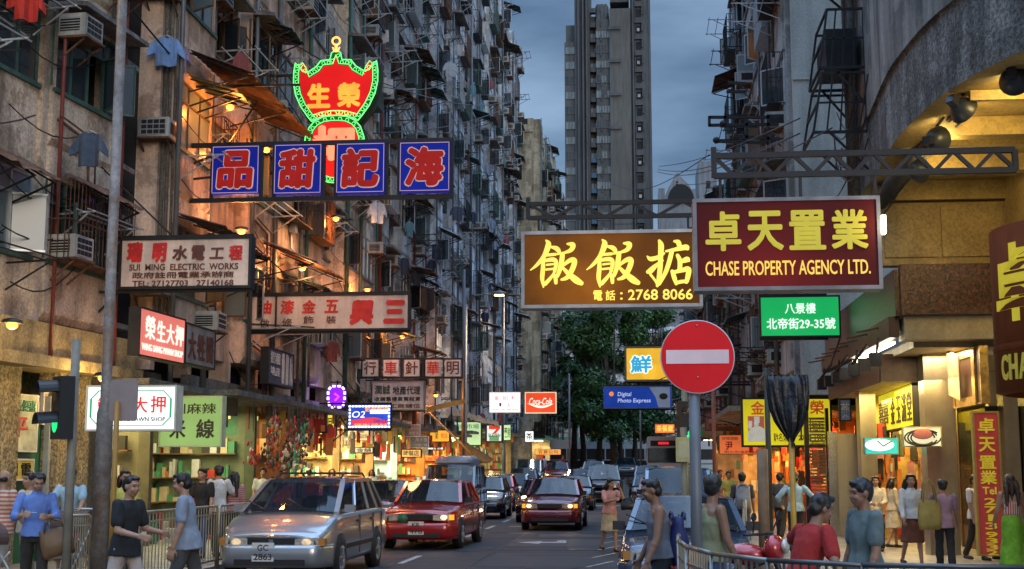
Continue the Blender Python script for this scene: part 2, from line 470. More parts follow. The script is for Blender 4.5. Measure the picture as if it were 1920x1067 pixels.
# ------------------------------------------------------------------ window, cage, air conditioner ... local: +x out of the wall, y along it
LIB = {}
def lib(key, fn):
    if key not in LIB: LIB[key] = fn()
    return LIB[key]
def m_window(w, h, n, fm, seed):
    def f():
        rd = random.Random(seed); a = MB(); p = MB()
        for z in (0, h * .72, h): a.box(-.03, .03, -w / 2, w / 2, z - .025, z + .025)
        for i in range(n + 1):
            y = -w / 2 + w * i / n
            a.box(-.028, .028, y - .022, y + .022, .025, h - .025)
        for i in range(n):
            y0 = -w / 2 + w * i / n; y1 = y0 + w / n
            p.quad((.0, y0, h * .72), (0, y1, h * .72), (.0, y1, h), (0, y0, h))
            if rd.random() < .42:          # casement leaf standing open
                s = rd.choice((-1, 1)); yh = y0 if s > 0 else y1; an = R(rd.uniform(35, 95)); L_ = w / n - .05
                e = Vector((math.sin(an) * L_, s * math.cos(an) * L_, 0)); o = Vector((.03, yh + s * .03, .03)); H = Vector((0, 0, h * .72 - .06))
                for q0, q1 in ((o, o + e), (o + H, o + e + H), (o, o + H), (o + e, o + e + H)): a.bar(q0, q1, .035)
                p.quad(o, o + e, o + e + H, o + H)
            else:
                p.quad((0, y0, 0), (0, y1, 0), (0, y1, h * .72), (0, y0, h * .72))
        return a.mesh('window', fm), p.mesh('pane', pane if seed % 3 else pane2)
    return lib(('win', w, h, n, fm.name, seed), f)
def m_cage(w, h, d, seed):
    def f():
        a = MB()
        for z in (0, h * .5, h):
            a.bar((0, -w / 2, z), (d, -w / 2, z), .022); a.bar((0, w / 2, z), (d, w / 2, z), .022); a.bar((d, -w / 2, z), (d, w / 2, z), .025)
        n = int(w / .13)
        for i in range(n + 1):
            y = -w / 2 + w * i / n; a.bar((d, y, 0), (d, y, h), .014)
        for i in range(int(d / .13)):
            for y in (-w / 2, w / 2): a.bar((.13 * i + .06, y, 0), (.13 * i + .06, y, h), .014)
        a.box(0, d, -w / 2, w / 2, -.02, 0)
        return a.mesh('window_cage', [alu, dark_steel, teal, rusty][seed % 4])
    return lib(('cage', w, h, d, seed), f)
def m_ac():
    def f():
        a = MB(); a.box(-.12, .46, -.32, .32, 0, .40)
        a.box(.461, .468, -.27, .27, .04, .36, 1)
        for i in range(4):
            for j in range(3): a.box(.468, .474, -.25 + i * .128, -.14 + i * .128, .06 + j * .105, .14 + j * .105, 2)
        for s in (-1, 1):
            a.box(-.02, .36, s * .321 - .003, s * .321 + .003, .08, .32, 2)
        for i in range(5): a.box(-.02, .36, -.329, -.325, .10 + i * .05, .115 + i * .05, 0)
        a.box(0, .5, -.33, .33, -.045, -.005, 3)
        a.bar((0, -.28, -.4), (.45, -.28, -.05), .03, mi=3); a.bar((0, .28, -.4), (.45, .28, -.05), .03, mi=3)
        return a.mesh('air_conditioner', [acm, alu, dark, rusty])
    return lib('ac', f)
def m_awning(w, d, drop, seed):
    def f():
        a = MB(); n = max(6, int(w / .16)); rd = random.Random(seed)
        sag = [rd.uniform(-.03, .03) for _ in range(n + 1)]
        for i in range(n):
            y0 = -w / 2 + w * i / n; y1 = y0 + w / n
            za, zb = (.02 if i % 2 else -.02), (-.02 if i % 2 else .02)
            a.slab((0, y0, za), (d, y0, -drop + za + sag[i]), (d, y1, -drop + zb + sag[i + 1]), (0, y1, zb), .006)
        for y in (-w / 2 + .15, 0, w / 2 - .15):
            a.bar((0, y, -drop - .35), (d - .05, y, -drop - .05), .03, mi=1); a.bar((0, y, -.06), (d - .04, y, -drop - .06), .03, mi=1)
        return a.mesh('awning', [[rusty, tin, rusty, teal][seed % 4], dark_steel])
    return lib(('awn', w, d, drop, seed), f)
def m_hood(w):
    def f():
        a = MB(); a.prism([(0, -w / 2, 0), (.55, -w / 2, -.05), (.55, -w / 2, .03), (0, -w / 2, .12)], (0, w, 0)); return a.mesh('window_hood', tin)
    return lib(('hood', w), f)
def m_pipe(i):
    def f():
        a = MB()
        if i == 0: a.tube([(0, 0, -.2), (0, 0, 2.2), (0, .3, 2.5), (0, .3, 3.1)], .035, 6)
        if i == 1: a.tube([(0, -.9, .5), (0, .2, .35), (0, .25, -.6), (0, .25, -1.2)], .028, 6); a.tube([(.06, -.9, .56), (.06, .35, .40), (.06, .4, -1.2)], .02, 6)
        if i == 2: a.tube([(0, 0, 3), (0, 0, .4), (.25, 0, .1)], .03, 6); a.box(-.03, .14, -.14, .14, .8, 1.2)
        return a.mesh('drainpipe', [conc_d, rusty, alu][i])
    return lib(('pipe', i), f)
def m_rack(w, d, seed):
    def f():
        a = MB()
        for y in (-w / 2, w / 2):
            a.bar((0, y, 0), (d, y, .03), .03); a.bar((0, y, -.45), (d * .8, y, 0), .025)
        for i in range(3): a.bar((d * (.35 + .3 * i), -w / 2 - .2, .04), (d * (.35 + .3 * i), w / 2 + .2, .04), .022)
        return a.mesh('drying_rack', dark_steel if seed % 2 else alu)
    return lib(('rack', w, d, seed), f)
def m_curtain(w, h, mat_):
    def f():
        a = MB(); n = 14
        for i in range(n):
            y0 = -w / 2 + w * i / n; y1 = y0 + w / n
            a.quad((.04 * math.sin(i * 1.9), y0, 0), (.04 * math.sin((i + 1) * 1.9), y1, 0), (.04 * math.sin((i + 1) * 1.9), y1, h), (.04 * math.sin(i * 1.9), y0, h))
        return a.mesh('curtain', mat_)
    return lib(('cur', w, h, mat_.name), f)
CURT = [M('curtain_brown', (.22, .12, .06), .9), M('curtain_grey', (.25, .26, .27), .9), M('curtain_blue', (.10, .16, .24), .9), M('curtain_cream', (.42, .36, .26), .9), M('curtain_red', (.25, .04, .035), .9)]
warm_room = lit('lit_room_warm', (1., .42, .10), .55, .6, 1.5)
cool_room = lit('lit_room_pale', (.75, .95, .80), .5, .5, 1.5)

def facade(bld, length, base, nf, bay, wallm, trim, framem, rd, proj=.45, fh=3.05, lit_p=.08, awn_p=.4, ac_p=.45, cage_p=.6, rack_p=.3, top=None, far=False, depth=10., mg=.17):
    """tenement front: spandrels, piers, windows with panes, cages, coolers, awnings; children of the building"""
    nb = max(1, round(length / bay)); bw = length / nb
    wl = MB(); tr = MB(); rm = MB()
    top = top or base + nf * fh
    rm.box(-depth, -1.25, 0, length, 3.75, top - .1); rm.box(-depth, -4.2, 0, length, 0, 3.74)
    for k in range(nf):
        rm.box(-1.25, -.31, .02, length - .02, base + k * fh + .02, base + k * fh + .12)
    for i in range(nb + 1):
        y = min(max(i * bw, mg), length - mg)
        wl.box(-.32, .06 if i % 2 else .14, y - mg, y + mg, base - .55, top)
        rm.box(-1.25, -.32, y - .08, y + .08, base, top)
    pj = [(proj if (i % 3 != 1) else .05) for i in range(nb)]
    for k in range(nf):
        z = base + k * fh
        for i in range(nb):
            y0 = i * bw + mg; y1 = (i + 1) * bw - mg
            if i == 0: y0 = 2 * mg
            if i == nb - 1: y1 = length - 2 * mg
            p = pj[i]; w_ = y1 - y0; c = (y0 + y1) / 2
            if p > .2:
                wl.prism([(-.3, y0, z + .0), (p - .1, y0, z + .0), (p, y0, z + .14), (p, y0, z + .97), (-.3, y0, z + .97)], (0, w_, 0))
                wl.box(-.3, p - .02, y0, y0 + .09, z + .97, z + 2.5); wl.box(-.3, p - .02, y1 - .09, y1, z + .97, z + 2.5)
                wl.box(-.3, p - .01, y0, y1, z + 2.5, z + fh)
            else:
                wl.box(-.3, p, y0, y1, z, z + .97); wl.box(-.3, p, y0, y1, z + 2.5, z + fh)
            tr.box(p - .05, p + .05, y0 - .0, y1 + .0, z + .972, z + 1.05)
            ww = round(w_ - (.22 if mg > .15 else .04), 2); hh = 1.42; sd_ = rd.randrange(4)
            fm_ = framem if rd.random() < .75 else rd.choice((alu, brownf))
            me, pm = m_window(ww, hh, 3 if ww < 2.3 else 4, fm_, sd_ + (10 if far else 0))
            wx = p - .06
            wo = put('window', me, bld, (wx, c, z + 1.06)); put('pane', pm, wo)
            q = rd.random()
            if q < lit_p:
                rm.quad((-1.2, y0, z + .4), (-1.2, y1, z + .4), (-1.2, y1, z + 2.9), (-1.2, y0, z + 2.9), 1 if rd.random() < .7 else 2)
            elif q < .55:
                s = rd.choice((.45, .6, .95)); cw = round(ww * s, 2)
                put('curtain', m_curtain(cw, 1.5, rd.choice(CURT)), bld, (wx - .2, c + rd.choice((-1, 1)) * (ww - cw) / 2, z + 1.0))
            cg = rd.random() < cage_p
            if cg:
                put('window_cage', m_cage(round(ww * rd.choice((.5, 1.)), 2), 1.4, .4, rd.randrange(4)), bld, (p, c - (0 if ww < 1.5 else 0), z + 1.06))
            if rd.random() < ac_p:
                put('air_conditioner', m_ac(), bld, (p + .02, c + rd.choice((-1, 1)) * (w_ / 2 - .42), z + rd.choice((2.02, .42, 1.1))))
            if k and rd.random() < (.2 if far else .4):
                put('window_hood', m_hood(round(w_, 1)), bld, (p, c, z + 2.56))
            if rd.random() < (.22 if far else .4): put('drying_rack', m_rack(round(ww * .7, 1), rd.choice((.7, 1.0, 1.3)), rd.randrange(2)), bld, (p, c + rd.uniform(-.3, .3), z + rd.choice((.85, .2, 1.9))))
            if rd.random() < .35: put('drainpipe', m_pipe(rd.randrange(3)), bld, (p + .05, c + rd.uniform(-.9, .9), z))
            if rd.random() < awn_p:
                put('awning', m_awning(round(w_ * rd.choice((1., .9, .6)), 1), rd.choice((.8, 1.0, 1.2)), rd.choice((.3, .45)), rd.randrange(4)), bld, (p + .02, c, z + 2.68))
            elif rd.random() < rack_p:
                put('drying_rack', m_rack(round(ww * .8, 1), rd.choice((.8, 1.1)), rd.randrange(2)), bld, (p, c, z + rd.choice((.9, 2.3))))
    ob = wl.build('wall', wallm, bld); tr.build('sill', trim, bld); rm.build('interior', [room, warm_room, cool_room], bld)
    pp = MB()
    for i in range(nb + 1):
        if rd.random() < .8:
            y = min(max(i * bw + rd.choice((-.26, .26)), .1), length - .1); r_ = rd.choice((.04, .055, .07))
            pp.tube([(max(pj[min(i, nb - 1)], .2) + .08, y, base - .8), (max(pj[min(i, nb - 1)], .2) + .08, y, top)], r_, 6)
    pp.build('drainpipe', rd.choice((grey_pole, teal, M('red_pipe', (.20, .045, .04), .5, 0, .3, 3., 0, .3))), bld)
    cb = MB()
    for k in range(nf * 4):
        y = rd.uniform(.2, length * .6); z = base + rd.uniform(0, nf) * fh; e = rd.uniform(2, length * .4)
        a = Vector((proj + .06, y, z)); b_ = Vector((proj + .06, min(y + e, length), z + rd.uniform(-.6, .6)))
        pts = [a.lerp(b_, t / 6) + Vector((0, 0, -.3 * math.sin(PI * t / 6))) for t in range(7)]
        cb.tube(pts, .014, 4)
    cb.build('wall_cable', black, bld)
    return pj

def plaster(name, col, sp=.4):
    return M(name, col, .85, 0, .22, 1.4, .45, .5, sp * .6, rustcol=tuple(c * f for c, f in zip(col, (.62, .58, .54))))
wA = plaster('plaster_peach_grey', (.66, .55, .43)); wB = plaster('plaster_peach', (.78, .57, .43), .2); wC = plaster('plaster_cream', (.72, .62, .50), .25)
wD = plaster('plaster_pale_grey', (.68, .68, .66), .2); wE = plaster('plaster_white', (.74, .77, .80), .15); wF = plaster('plaster_blue_white', (.70, .77, .82), .15)
wG = plaster('plaster_sand', (.47, .42, .30), .25); wR = plaster('plaster_mouse_grey', (.40, .42, .40), .25); wP = plaster('plaster_pink_grey', (.38, .28, .27), .3)

XL = -9.8
def nfl(Y, base):
    return min(10, int((1.7 + 900 * Y / F - base) / 3.05) + 2)
rd = random.Random(11)
def lamp_awning(b, y, w, z):
    put('awning', m_awning(w, 1.35, .55, 0), b, (.55, y, z))
def block_left(label, Y0, Y1, wallm, trim, framem, x=XL, rz=0., **k):
    b = thing('tenement_building', label, 'building', (x, Y0, zg(Y0)), rz, 'tenements along the left side of the street')
    n = nfl(Y1, 4.25)
    facade(b, Y1 - Y0, 4.25, n, 2.75, wallm, trim, framem, rd, **k)
    return b
bA = block_left('peach corner tenement with teal window frames, nearest on the left', 16.3, 24.5, wA, teal, teal, -10.85, R(-5.6), lit_p=.0, awn_p=.34, proj=.22, cage_p=.25, ac_p=.7, mg=.10)
bB = block_left('orange lit peach tenement behind the blue four panel sign', 25.8, 36.2, wB, teal, brownf, lit_p=.42, awn_p=.6, cage_p=.5, mg=.12)
for z_ in (5.2, 8.4, 11.4): put('air_conditioner', m_ac(), bB, (.12, .20, z_), (0, 0, -PI / 2))
side = MB()
for k in range(3): side.tube([(.40 - .11 * k, .16, 4), (.40 - .11 * k, .16, 16)], .03 + .01 * k, 6)
side.build('drainpipe', conc_d, bB)
lamp_awning(bB, 3.4, 6.0, 10.55 - 0.1); lamp_awning(bB, 8.0, 3.4, 7.4)
bC = block_left('cream tenement with rusty awnings behind the red neon gourd sign', 36.4, 47.0, wC, tin, alu, awn_p=.4, lit_p=.10)
bD = block_left('grey tenement with a dark red drainpipe above the purple neon bottle', 47.2, 60.0, wD, tin, alu, lit_p=.06, awn_p=.3)
bE = block_left('white tenement with caged windows right of the blue four panel sign', 60.2, 76.0, wE, tin, alu, far=True, lit_p=.04, awn_p=.2, proj=.6)
bF = block_left('bluish white tenement with slanted parapets at the far skyline end', 76.2, 103.5, wF, tin, alu, far=True, lit_p=.02, awn_p=.18, proj=.7)
MB().box(-10, -.4, 0, 27.3, 33.2, 33.6).build('roof', conc_d, bF)
a_ = MB()
for y in (22, 24.5, 26): a_.bar((-.6, y, 33.6), (-.6, y, 36.2), .05); a_.bar((-.9, y, 35.8), (-.2, y + .5, 35.8), .03)
a_.build('aerial', dark_steel, bF)
# dark gap between the corner tenement and the next one: a recessed stair wall
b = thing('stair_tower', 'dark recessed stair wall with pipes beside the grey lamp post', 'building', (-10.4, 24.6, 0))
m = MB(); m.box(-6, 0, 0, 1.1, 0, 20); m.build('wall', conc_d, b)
m = MB()
for i, y in enumerate((.08, .22, .36)): m.tube([(.06 + .05 * i, y, 3.4), (.06 + .05 * i, y, 14)], .045, 6)
m.build('drainpipe', teal, b)
m = MB()
for z in (4.4, 6.5, 7.5, 9.6): m.box(.0, .55, -.1, .5, z, z + .1)
m.build('ledge', tin, b)

# the far cream block that steps out to the street, and its row of windows
b = thing('cream_apartment_block', 'sand coloured block with a blank end wall beyond the bluish tenement', 'building', (-8.15, 104.5, zg(104)))
facade(b, 33, 4.25, 8, 3.3, wG, tin, alu, rd, proj=.7, lit_p=.02, awn_p=.3, far=True)
m = MB(); m.box(-2.0, .0, -.4, -.02, 0, 27.4); m.box(-2.3, .3, -.6, -.4, 15, 15.4); m.box(-2.1, .2, -.55, -.4, 27.4, 28)
for k in range(8):
    m.box(-1.35, -.75, -.402, -.395, 5.2 + 3.05 * k, 6.4 + 3.05 * k, 1)
m.build('end_wall', [wG, dark], b)
m = MB(); m.tube([(-1.2, 2, 28), (-1.2, 2, 32.5)], .05, 6); m.bar((-1.5, 2, 31), (-.8, 2, 31), .04); m.build('aerial', dark_steel, b)

# right hand row, further away: local +x points at the street
XR = 4.2
def block_right(name, label, Y0, Y1, wallm, n, x=XR, grp='tenements along the right side of the street', **k):
    b = thing(name, label, 'building', (x, Y1, zg(Y0)), PI, grp)
    facade(b, Y1 - Y0, 4.25, n, 2.9, wallm, tin, alu, rd, **k)
    return b
bR2 = block_right('tenement_building', 'tall grey tenement with a blank flank wall and caged balconies on the right', 34.6, 52.0, wR, 8, lit_p=.08, ac_p=.5, cage_p=.7, awn_p=.12, proj=.2)
L2 = 52.0 - 34.6
m = MB(); m.box(-8, .02, L2 + .01, L2 + .3, 3.6, 29); m.box(-8, .06, L2 + .3, L2 + .34, 11.8, 12.0); m.build('flank_wall', M('flank_plaster', (.46, .46, .42), .85, 0, .16, .5, .3, .3, .12), bR2)
bR3 = block_right('tenement_building', 'low pinkish grey tenement with orange lit windows behind the no entry sign', 52.3, 98., wP, 3, lit_p=.3, awn_p=.5, proj=.5)

# ------------------------------------------------------------------ the point block
def tower():
    Yt = 250.; s = F / Yt
    x0 = (1064 - 1195) / s; x1 = (1231 - 1195) / s; wd = x1 - x0
    b = thing('residential_tower', 'tall grey concrete tower block rising behind the gold sign', 'building', (x0, Yt, 0))
    top = 92.5; tw = M('tower_concrete', (.10, .103, .10), .85, 0, .2, .12, 0, .3); tl = M('tower_light_concrete', (.135, .128, .11), .85, 0, .18, .12, 0, .25)
    m = MB()
    q = lambda px: (px - 1064) / s
    m.box(0, q(1084), 1.2, 15, 0, 84.5)                       # left wing
    m.box(q(1084), q(1113), .6, 15, 0, 100)                   # slim shaft
    m.box(q(1113), q(1126), 2.6, 15, 0, 90)                   # recess
    m.box(q(1126), q(1152), .9, 15, 0, 88.8)                  # window column
    m.box(q(1152), q(1192), 0., 15, 0, 90.6, 1)               # blank light face
    m.box(q(1192), q(1200), .5, 15, 0, 100)
    m.box(q(1200), q(1231), .0, 15, 0, 101)
    for px in (1090, 1099, 1106, 1196, 1227): m.box(q(px), q(px + 3), -.25, .6, 0, 99)
    for k in range(4): m.box(q(1150), q(1173), -.35, 0, 66.5 + k * 6.6, 67.1 + k * 6.6, 0)
    for k, z in enumerate((48, 29)): m.box(q(1152), q(1192), -.06, 0, z, z + .18, 0)
    m.build('wall', [tw, tl], b)
    wm = MB(); pm = MB(); ac = MB()
    wm.box(-.24, .24, -.06, .06, -.02, 0); wm.box(-.24, .24, -.06, .06, 0, 0)
    fr = MB(); fr.box(-.55, .55, -.1, .02, 0, .1); fr.box(-.55, .55, -.1, .02, 1.5, 1.6); fr.box(-.6, -.5, -.1, .02, 0, 1.6); fr.box(.5, .6, -.1, .02, 0, 1.6); fr.box(-.04, .04, -.08, 0, .1, 1.5)
    fme = fr.mesh('window', tl); g_ = MB(); g_.quad((-.5, -.02, .1), (.5, -.02, .1), (.5, -.02, 1.5), (-.5, -.02, 1.5)); gme = g_.mesh('pane', pane2); gme2 = g_.mesh('pane', pane)
    hood = MB(); hood.box(-.9, .9, -.7, 0, 0, .18); hood.box(-.9, -.75, -.5, 0, -1.2, 0); hood.box(-.2, .5, -.6, 0, -1.1, -.5, 1); hme = hood.mesh('window_hood', [conc_d, acm])
    nfl_ = 0
    z = 43.0
    cnt = 0
    while z < 92 and cnt < 96:
        for px, yy in ((1071, 1.2), (1079, 1.2), (1119.5, 2.6), (1131, .9), (1140, .9), (1147, .9)):
            if z > 83 and px < 1084: continue
            if z > 87 and px < 1150: continue
            w_ = put('window', fme, b, (q(px), yy - .01, z)); put('pane', gme if (cnt * 7 + int(px)) % 5 < 3 else gme2, w_); cnt += 1
        z += 3.0
    bl = [tw, M('tower_blue_panel', (.05, .13, .20), .6)]
    z = 42.4
    while z < 92:
        MB().box(q(1114), q(1125), 1.3, 2.6, z, z + .9, 0 if z > 63 else 1).build('balcony', bl, b); MB().box(q(1134), q(1136), .6, .9, z, z + 1.2, 0).build('balcony_fin', tw, b)
        z += 3.0
    sl = MB()
    z = 42.6; k = 0
    while z < 98:
        sl.box(q(1202.5), q(1213), -.03, .02, z + .2, z + 1.7, 0)
        sl.box(q(1201), q(1216), -.6, 0, z + 2.2, z + 2.4, 1); sl.box(q(1214), q(1216), -.5, 0, z + .6, z + 2.2, 1)
        if k % 2: sl.box(q(1205), q(1210), -.5, -.03, z + .5, z + 1.1, 2)
        z += 3.28; k += 1
    sl.build('stair_window', [dark, tw, acm], b)
    rf = MB(); rf.box(q(1066), q(1084), 3, 12, 84.5, 88.5); rf.box(q(1128), q(1150), 3, 12, 88.8, 92); rf.box(q(1153), q(1190), 2, 12, 92.6, 97)
    for px in (1130, 1137, 1144): rf.lathe([(.55, 89), (.55, 91.8), (.3, 92.3)], (q(px), 2.2, 0), 'z', 10)
    rf.build('roof', tw, b)
tower()
def gabled():
    b = thing('gabled_building', 'pale building with a pointed arched gable right of the tower block', 'building', (at(1240, 700, 220).x, 220, 0))
    s = F / 220; q = lambda px: (px - 1240) / s; h = lambda py: EYE + (882 - py) / s
    m = MB(); m.box(0, q(1350), .5, 12, 0, h(372)); m.box(0, q(1252), .4, 8, h(372), h(350)); m.box(q(1316), q(1350), .2, 12, h(372), h(300))
    pts = [(q(1250), h(372)), (q(1258), h(352)), (q(1268), h(334)), (q(1274), h(322)), (q(1277), h(321)), (q(1283), h(330)), (q(1298), h(346)), (q(1302), h(354)), (q(1310), h(353)), (q(1310), h(372))]
    m.prism([(x, 0, z) for x, z in pts], (0, 1.2, 0))
    m.build('wall', M('pale_render', (.22, .23, .24), .8, 0, .15, .2, 0, .3), b)
    m = MB()
    for r_ in (2.2,):
        ar = [(q(1282) + r_ * math.cos(PI * t / 12), h(376) + r_ * 1.3 * math.sin(PI * t / 12)) for t in range(13)]
        m.prism([(x, -.05, z) for x, z in ar], (0, .04, 0))
    m.box(q(1330), q(1338), .15, .2, h(350), h(338)); m.box(q(1273), q(1277), -.05, 0, h(346), h(343)); m.box(q(1273), q(1277), -.05, 0, h(341), h(338))
    m.build('arch_window', dark, b)
gabled()

# buildings closing the junction beyond the trees: fronts face the camera
def terrace(name, label, x0, x1, Y, nf, wallm, **k):
    b = thing(name, label, 'building', (x1, Y, zg(Y)), -PI / 2)
    # local +x -> world -y, local y -> world -x... fronts look down the street
    b.rotation_euler = (0, 0, -PI / 2); b.location = (x0, Y, zg(Y))
    facade(b, x1 - x0, 4.0, nf, 3.2, wallm, tin, alu, rd, far=True, **k)
    return b
terrace('shop_terrace', 'pale terrace with blue windows across the junction behind the palms', -22, 3.0, 152, 4, wF, lit_p=.05, awn_p=.2, proj=.3)
terrace('shop_terrace', 'bluish terrace across the junction half hidden by the no entry sign', 3.2, 22, 150, 4, wE, lit_p=.1, awn_p=.2, proj=.5)
# ------------------------------------------------------------------ corner building on the right: rounded corner over a lit arcade
def corner():
    b = thing('corner_building', 'grey corner building with a curved upper floor over a yellow lit arcade', 'building', (0, 0, 0))
    tex = M('arcade_textured_render', (.24, .23, .205), .85, 0, .35, 1.2, .9, .6, .5, rustcol=(.13, .125, .11))
    flat = M('corner_wall_render', (.30, .285, .25), .85, 0, .3, .8, .3, .6, .15, rustcol=(.18, .17, .15))
    soff = M('soffit_paint', (.36, .26, .10), .7, 0, .2, 1.5, .1, .15, .2)
    panel = M('arcade_panels', (.36, .26, .11), .6, 0, .2, 2., .1, .3, .25)
    curve = [(12, 25.6), (4.2, 25.5), (4.2, 23.6), (4.08, 21.6), (4.07, 20.2), (4.25, 18.2), (4.8, 16.4), (5.8, 14.9), (7.2, 13.9), (9.5, 13.5), (16, 13.4)]
    # smooth it
    def cr(P, n=6):
        o = []
        for i in range(len(P) - 1):
            p0 = P[max(i - 1, 0)]; p1 = P[i]; p2 = P[i + 1]; p3 = P[min(i + 2, len(P) - 1)]
            for k in range(n):
                t = k / n
                o.append(tuple(.5 * ((2 * b_) + (-a + c) * t + (2 * a - 5 * b_ + 4 * c - d) * t * t + (-a + 3 * b_ - 3 * c + d) * t ** 3) for a, b_, c, d in zip(p0, p1, p2, p3)))
        return o + [P[-1]]
    cv = curve[:2] + cr(curve[2:])
    Z0 = 6.85
    def band(z0, z1, off, mi, mb):
        pts = [Vector((x, y, 0)) for x, y in cv]
        n = []
        for i in range(len(pts)):
            d = (pts[min(i + 1, len(pts) - 1)] - pts[max(i - 1, 0)]).normalized(); n.append(Vector((d.y, -d.x, 0)))
        for i in range(len(pts) - 1):
            a = pts[i] + n[i] * off; c = pts[i + 1] + n[i + 1] * off
            sg = 1
            mb.quad((a.x, a.y, z0), (c.x, c.y, z0), (c.x, c.y, z1), (a.x, a.y, z1), mi)
        return [p + n_ * off for p, n_ in zip(pts, n)]
    w = MB()
    e = band(Z0, Z0 + 1.15, -.06, 0, w); e2 = band(Z0 + 1.15, 32, 0., 1, w)
    for i in range(len(e) - 1):
        w.quad((e[i].x, e[i].y, Z0 + 1.15), (e[i + 1].x, e[i + 1].y, Z0 + 1.15), (e2[i + 1].x, e2[i + 1].y, Z0 + 1.151), (e2[i].x, e2[i].y, Z0 + 1.151), 0)
    w.build('wall', [tex, flat], b)
    s = MB(); s.add([(p.x, p.y, Z0 + .01) for p in e] + [(16, 25.6, Z0 + .01)], [tuple(range(len(e) + 1))])
    for y in (16.2, 18.2, 20.8, 23.0): s.box(4.6 if y > 17 else 5.6, 12, y, y + .12, Z0 - .14, Z0)
    for y in (17.2, 19.6, 22.0): s.box(5.2 if y < 18 else 4.5, 12, y, y + .28, Z0 - .28, Z0)
    for z in (Z0 - .09,): s.box(4.5, 12, 24.0, 24.22, Z0 - .35, Z0)
    s.build('soffit', soff, b)
    # mezzanine wall above the canopy
    p = MB(); p.box(4.35, 12, 24.3, 24.6, 5.36, Z0)
    x = 4.5
    for wd in (.95, 1.05, 1.05, .8, 1.2, 1.2):
        p.box(x, x + wd, 24.25, 24.3, 5.5, 6.45); x += wd + .06
    p.box(4.35, 6.9, 24.1, 24.3, 6.5, 6.75)
    p.box(6.6, 6.9, 22.5, 24.1, 5.36, Z0)
    p.build('mezzanine_wall', panel, b)
    f = MB(); f.box(4.68, 6.45, 23.9, 24.05, 4.42, 5.32); f.box(5.66, 5.69, 23.895, 23.9, 4.42, 5.32)
    f.box(4.6, 4.74, 24.05, 33.0, 4.42, 5.25)
    f.build('canopy_fascia', M('brown_mosaic', (.085, .032, .014), .3, 0, .9, 22., .5, 0, .6), b)
    c = MB(); c.box(4.75, 12, 24.05, 33.5, 5.2, 5.3); c.box(4.75, 6.5, 24.06, 24.6, 4.0, 4.4)
    c.box(5.0, 12, 24.6, 33.5, 3.9, 4.05)
    c.box(4.75, 6.6, 26.6, 33.4, 3.45, 3.89); c.box(4.50, 4.68, 24.2, 33.0, 4.05, 4.42, 1); c.box(4.70, 4.748, 26.6, 33.4, 3.40, 3.95, 1); c.box(4.75, 6.5, 26.55, 26.6, 3.42, 3.95, 1)
    c.build('canopy', [M('canopy_paint', (.42, .35, .22), .5, 0, .2, 1.5, .2, .3, .1), M('canopy_dark_edge', (.06, .028, .014), .5, 0, .5, 6.)], b)
    for k in range(7):
        q = MB(); y = 25 + k * 1.2; q.bar((4.45, y, 4.1), (4.45 - .25 * (k % 2), y + .3, 3.75), .04); q.bar((4.45, y, 4.3), (4.2, y + .8, 4.3), .03); q.box(4.3, 4.5, y, y + .25, 3.6, 3.85); q.build('hanging_fitting', dark_steel, b)
    for bx in ((5.45, 6.0, 26.0, 26.5, .13, 3.9), (4.95, 5.3, 30.4, 30.9, .13, 3.45), (6.5, 6.75, 24.5, 24.9, .13, 3.9)):
        MB().box(*bx).build('pillar', M('brushed_steel_cladding', (.42, .38, .30), .28, .85, .2, 1.5, 0, .2), b)
    MB().box(5.3, 6.75, 32.5, 32.6, .13, 3.45).build('display_wall', M('gold_display_wall', (.60, .42, .14), .5, 0, .4, 1.6), b)
    sh = MB(); sh.box(6.75, 12, 26.5, 26.7, .13, 3.9); sh.box(6.9, 7.0, 18, 26.5, .13, 5.36)
    sh.box(6.75, 6.95, 26.7, 34, 3.0, 3.45); sh.box(8.2, 8.4, 27, 34, .13, 3.45, 1)
    sh.box(6.8, 8.2, 29.6, 29.7, .13, 3.45, 1); sh.box(6.8, 8.2, 33.6, 33.8, .13, 3.45, 1)
    sh.build('shop_wall', [M('beige_tile', (.44, .38, .27), .35, 0, .12, 2., 0, .1, .0, joints=(1.2, .9, .008)), M('boutique_wall', (.46, .38, .2), .5, 0, .3, 1.2)], b)
    d = MB(); d.box(6.74, 6.9, 26.6, 28.9, .13, .6); d.box(6.72, 6.76, 26.7, 29.5, .6, 2.9, 1); d.box(6.71, 6.75, 28.9, 29.0, .13, 3.0)
    d.build('display_window', [brownf, glass('shop_glass', (.05, .05, .045), .72, .03)], b)
    wd = MB(); wd.box(6.3, 6.42, 24.9, 25.0, .13, 2.75); wd.box(6.42, 6.85, 24.92, 24.98, .13, 2.75, 1); wd.box(6.86, 6.95, 24.9, 25.0, .13, 2.75)
    wd.box(6.3, 6.95, 24.9, 25.0, 2.75, 2.85)
    wd.build('doorway', [dark, M('pale_wood', (.52, .33, .16), .4, 0, .2, 3., 0, .3)], b)
    rp_ = MB(); rp_.box(7.0, 12, 23.2, 23.4, .13, 3.6); rp_.build('lobby_wall', M('lobby_panels', (.55, .46, .32), .3, 0, .08, 1.5), b)
    lf = MB()
    for k in range(3):
        lf.bar((4.62, 24.5 + 1.5 * k, 3.98), (4.62, 25.85 + 1.5 * k, 3.98), .07, .05)
    lf.build('tube_lamp', lit('fluorescent_white', (1., .93, .72), 14, .05), b)
    dl = MB()
    for x, y in ((7.1, 22.6), (7.6, 22.8), (6.9, 25.8)): dl.lathe([(0, 3.57), (.09, 3.57), (.1, 3.6)], (x, y, 0), 'z', 12)
    dl.build('downlight', lit('downlight', (1., .85, .6), 22, .02), b)
    area(b, 'canopy_glow', (5.3, 27.5, 3.40), 1.0, 5, 210, (1., .72, .28))
    area(b, 'arcade_glow', (5.6, 25.3, 3.86), .8, 1.0, 55, (1., .78, .42))
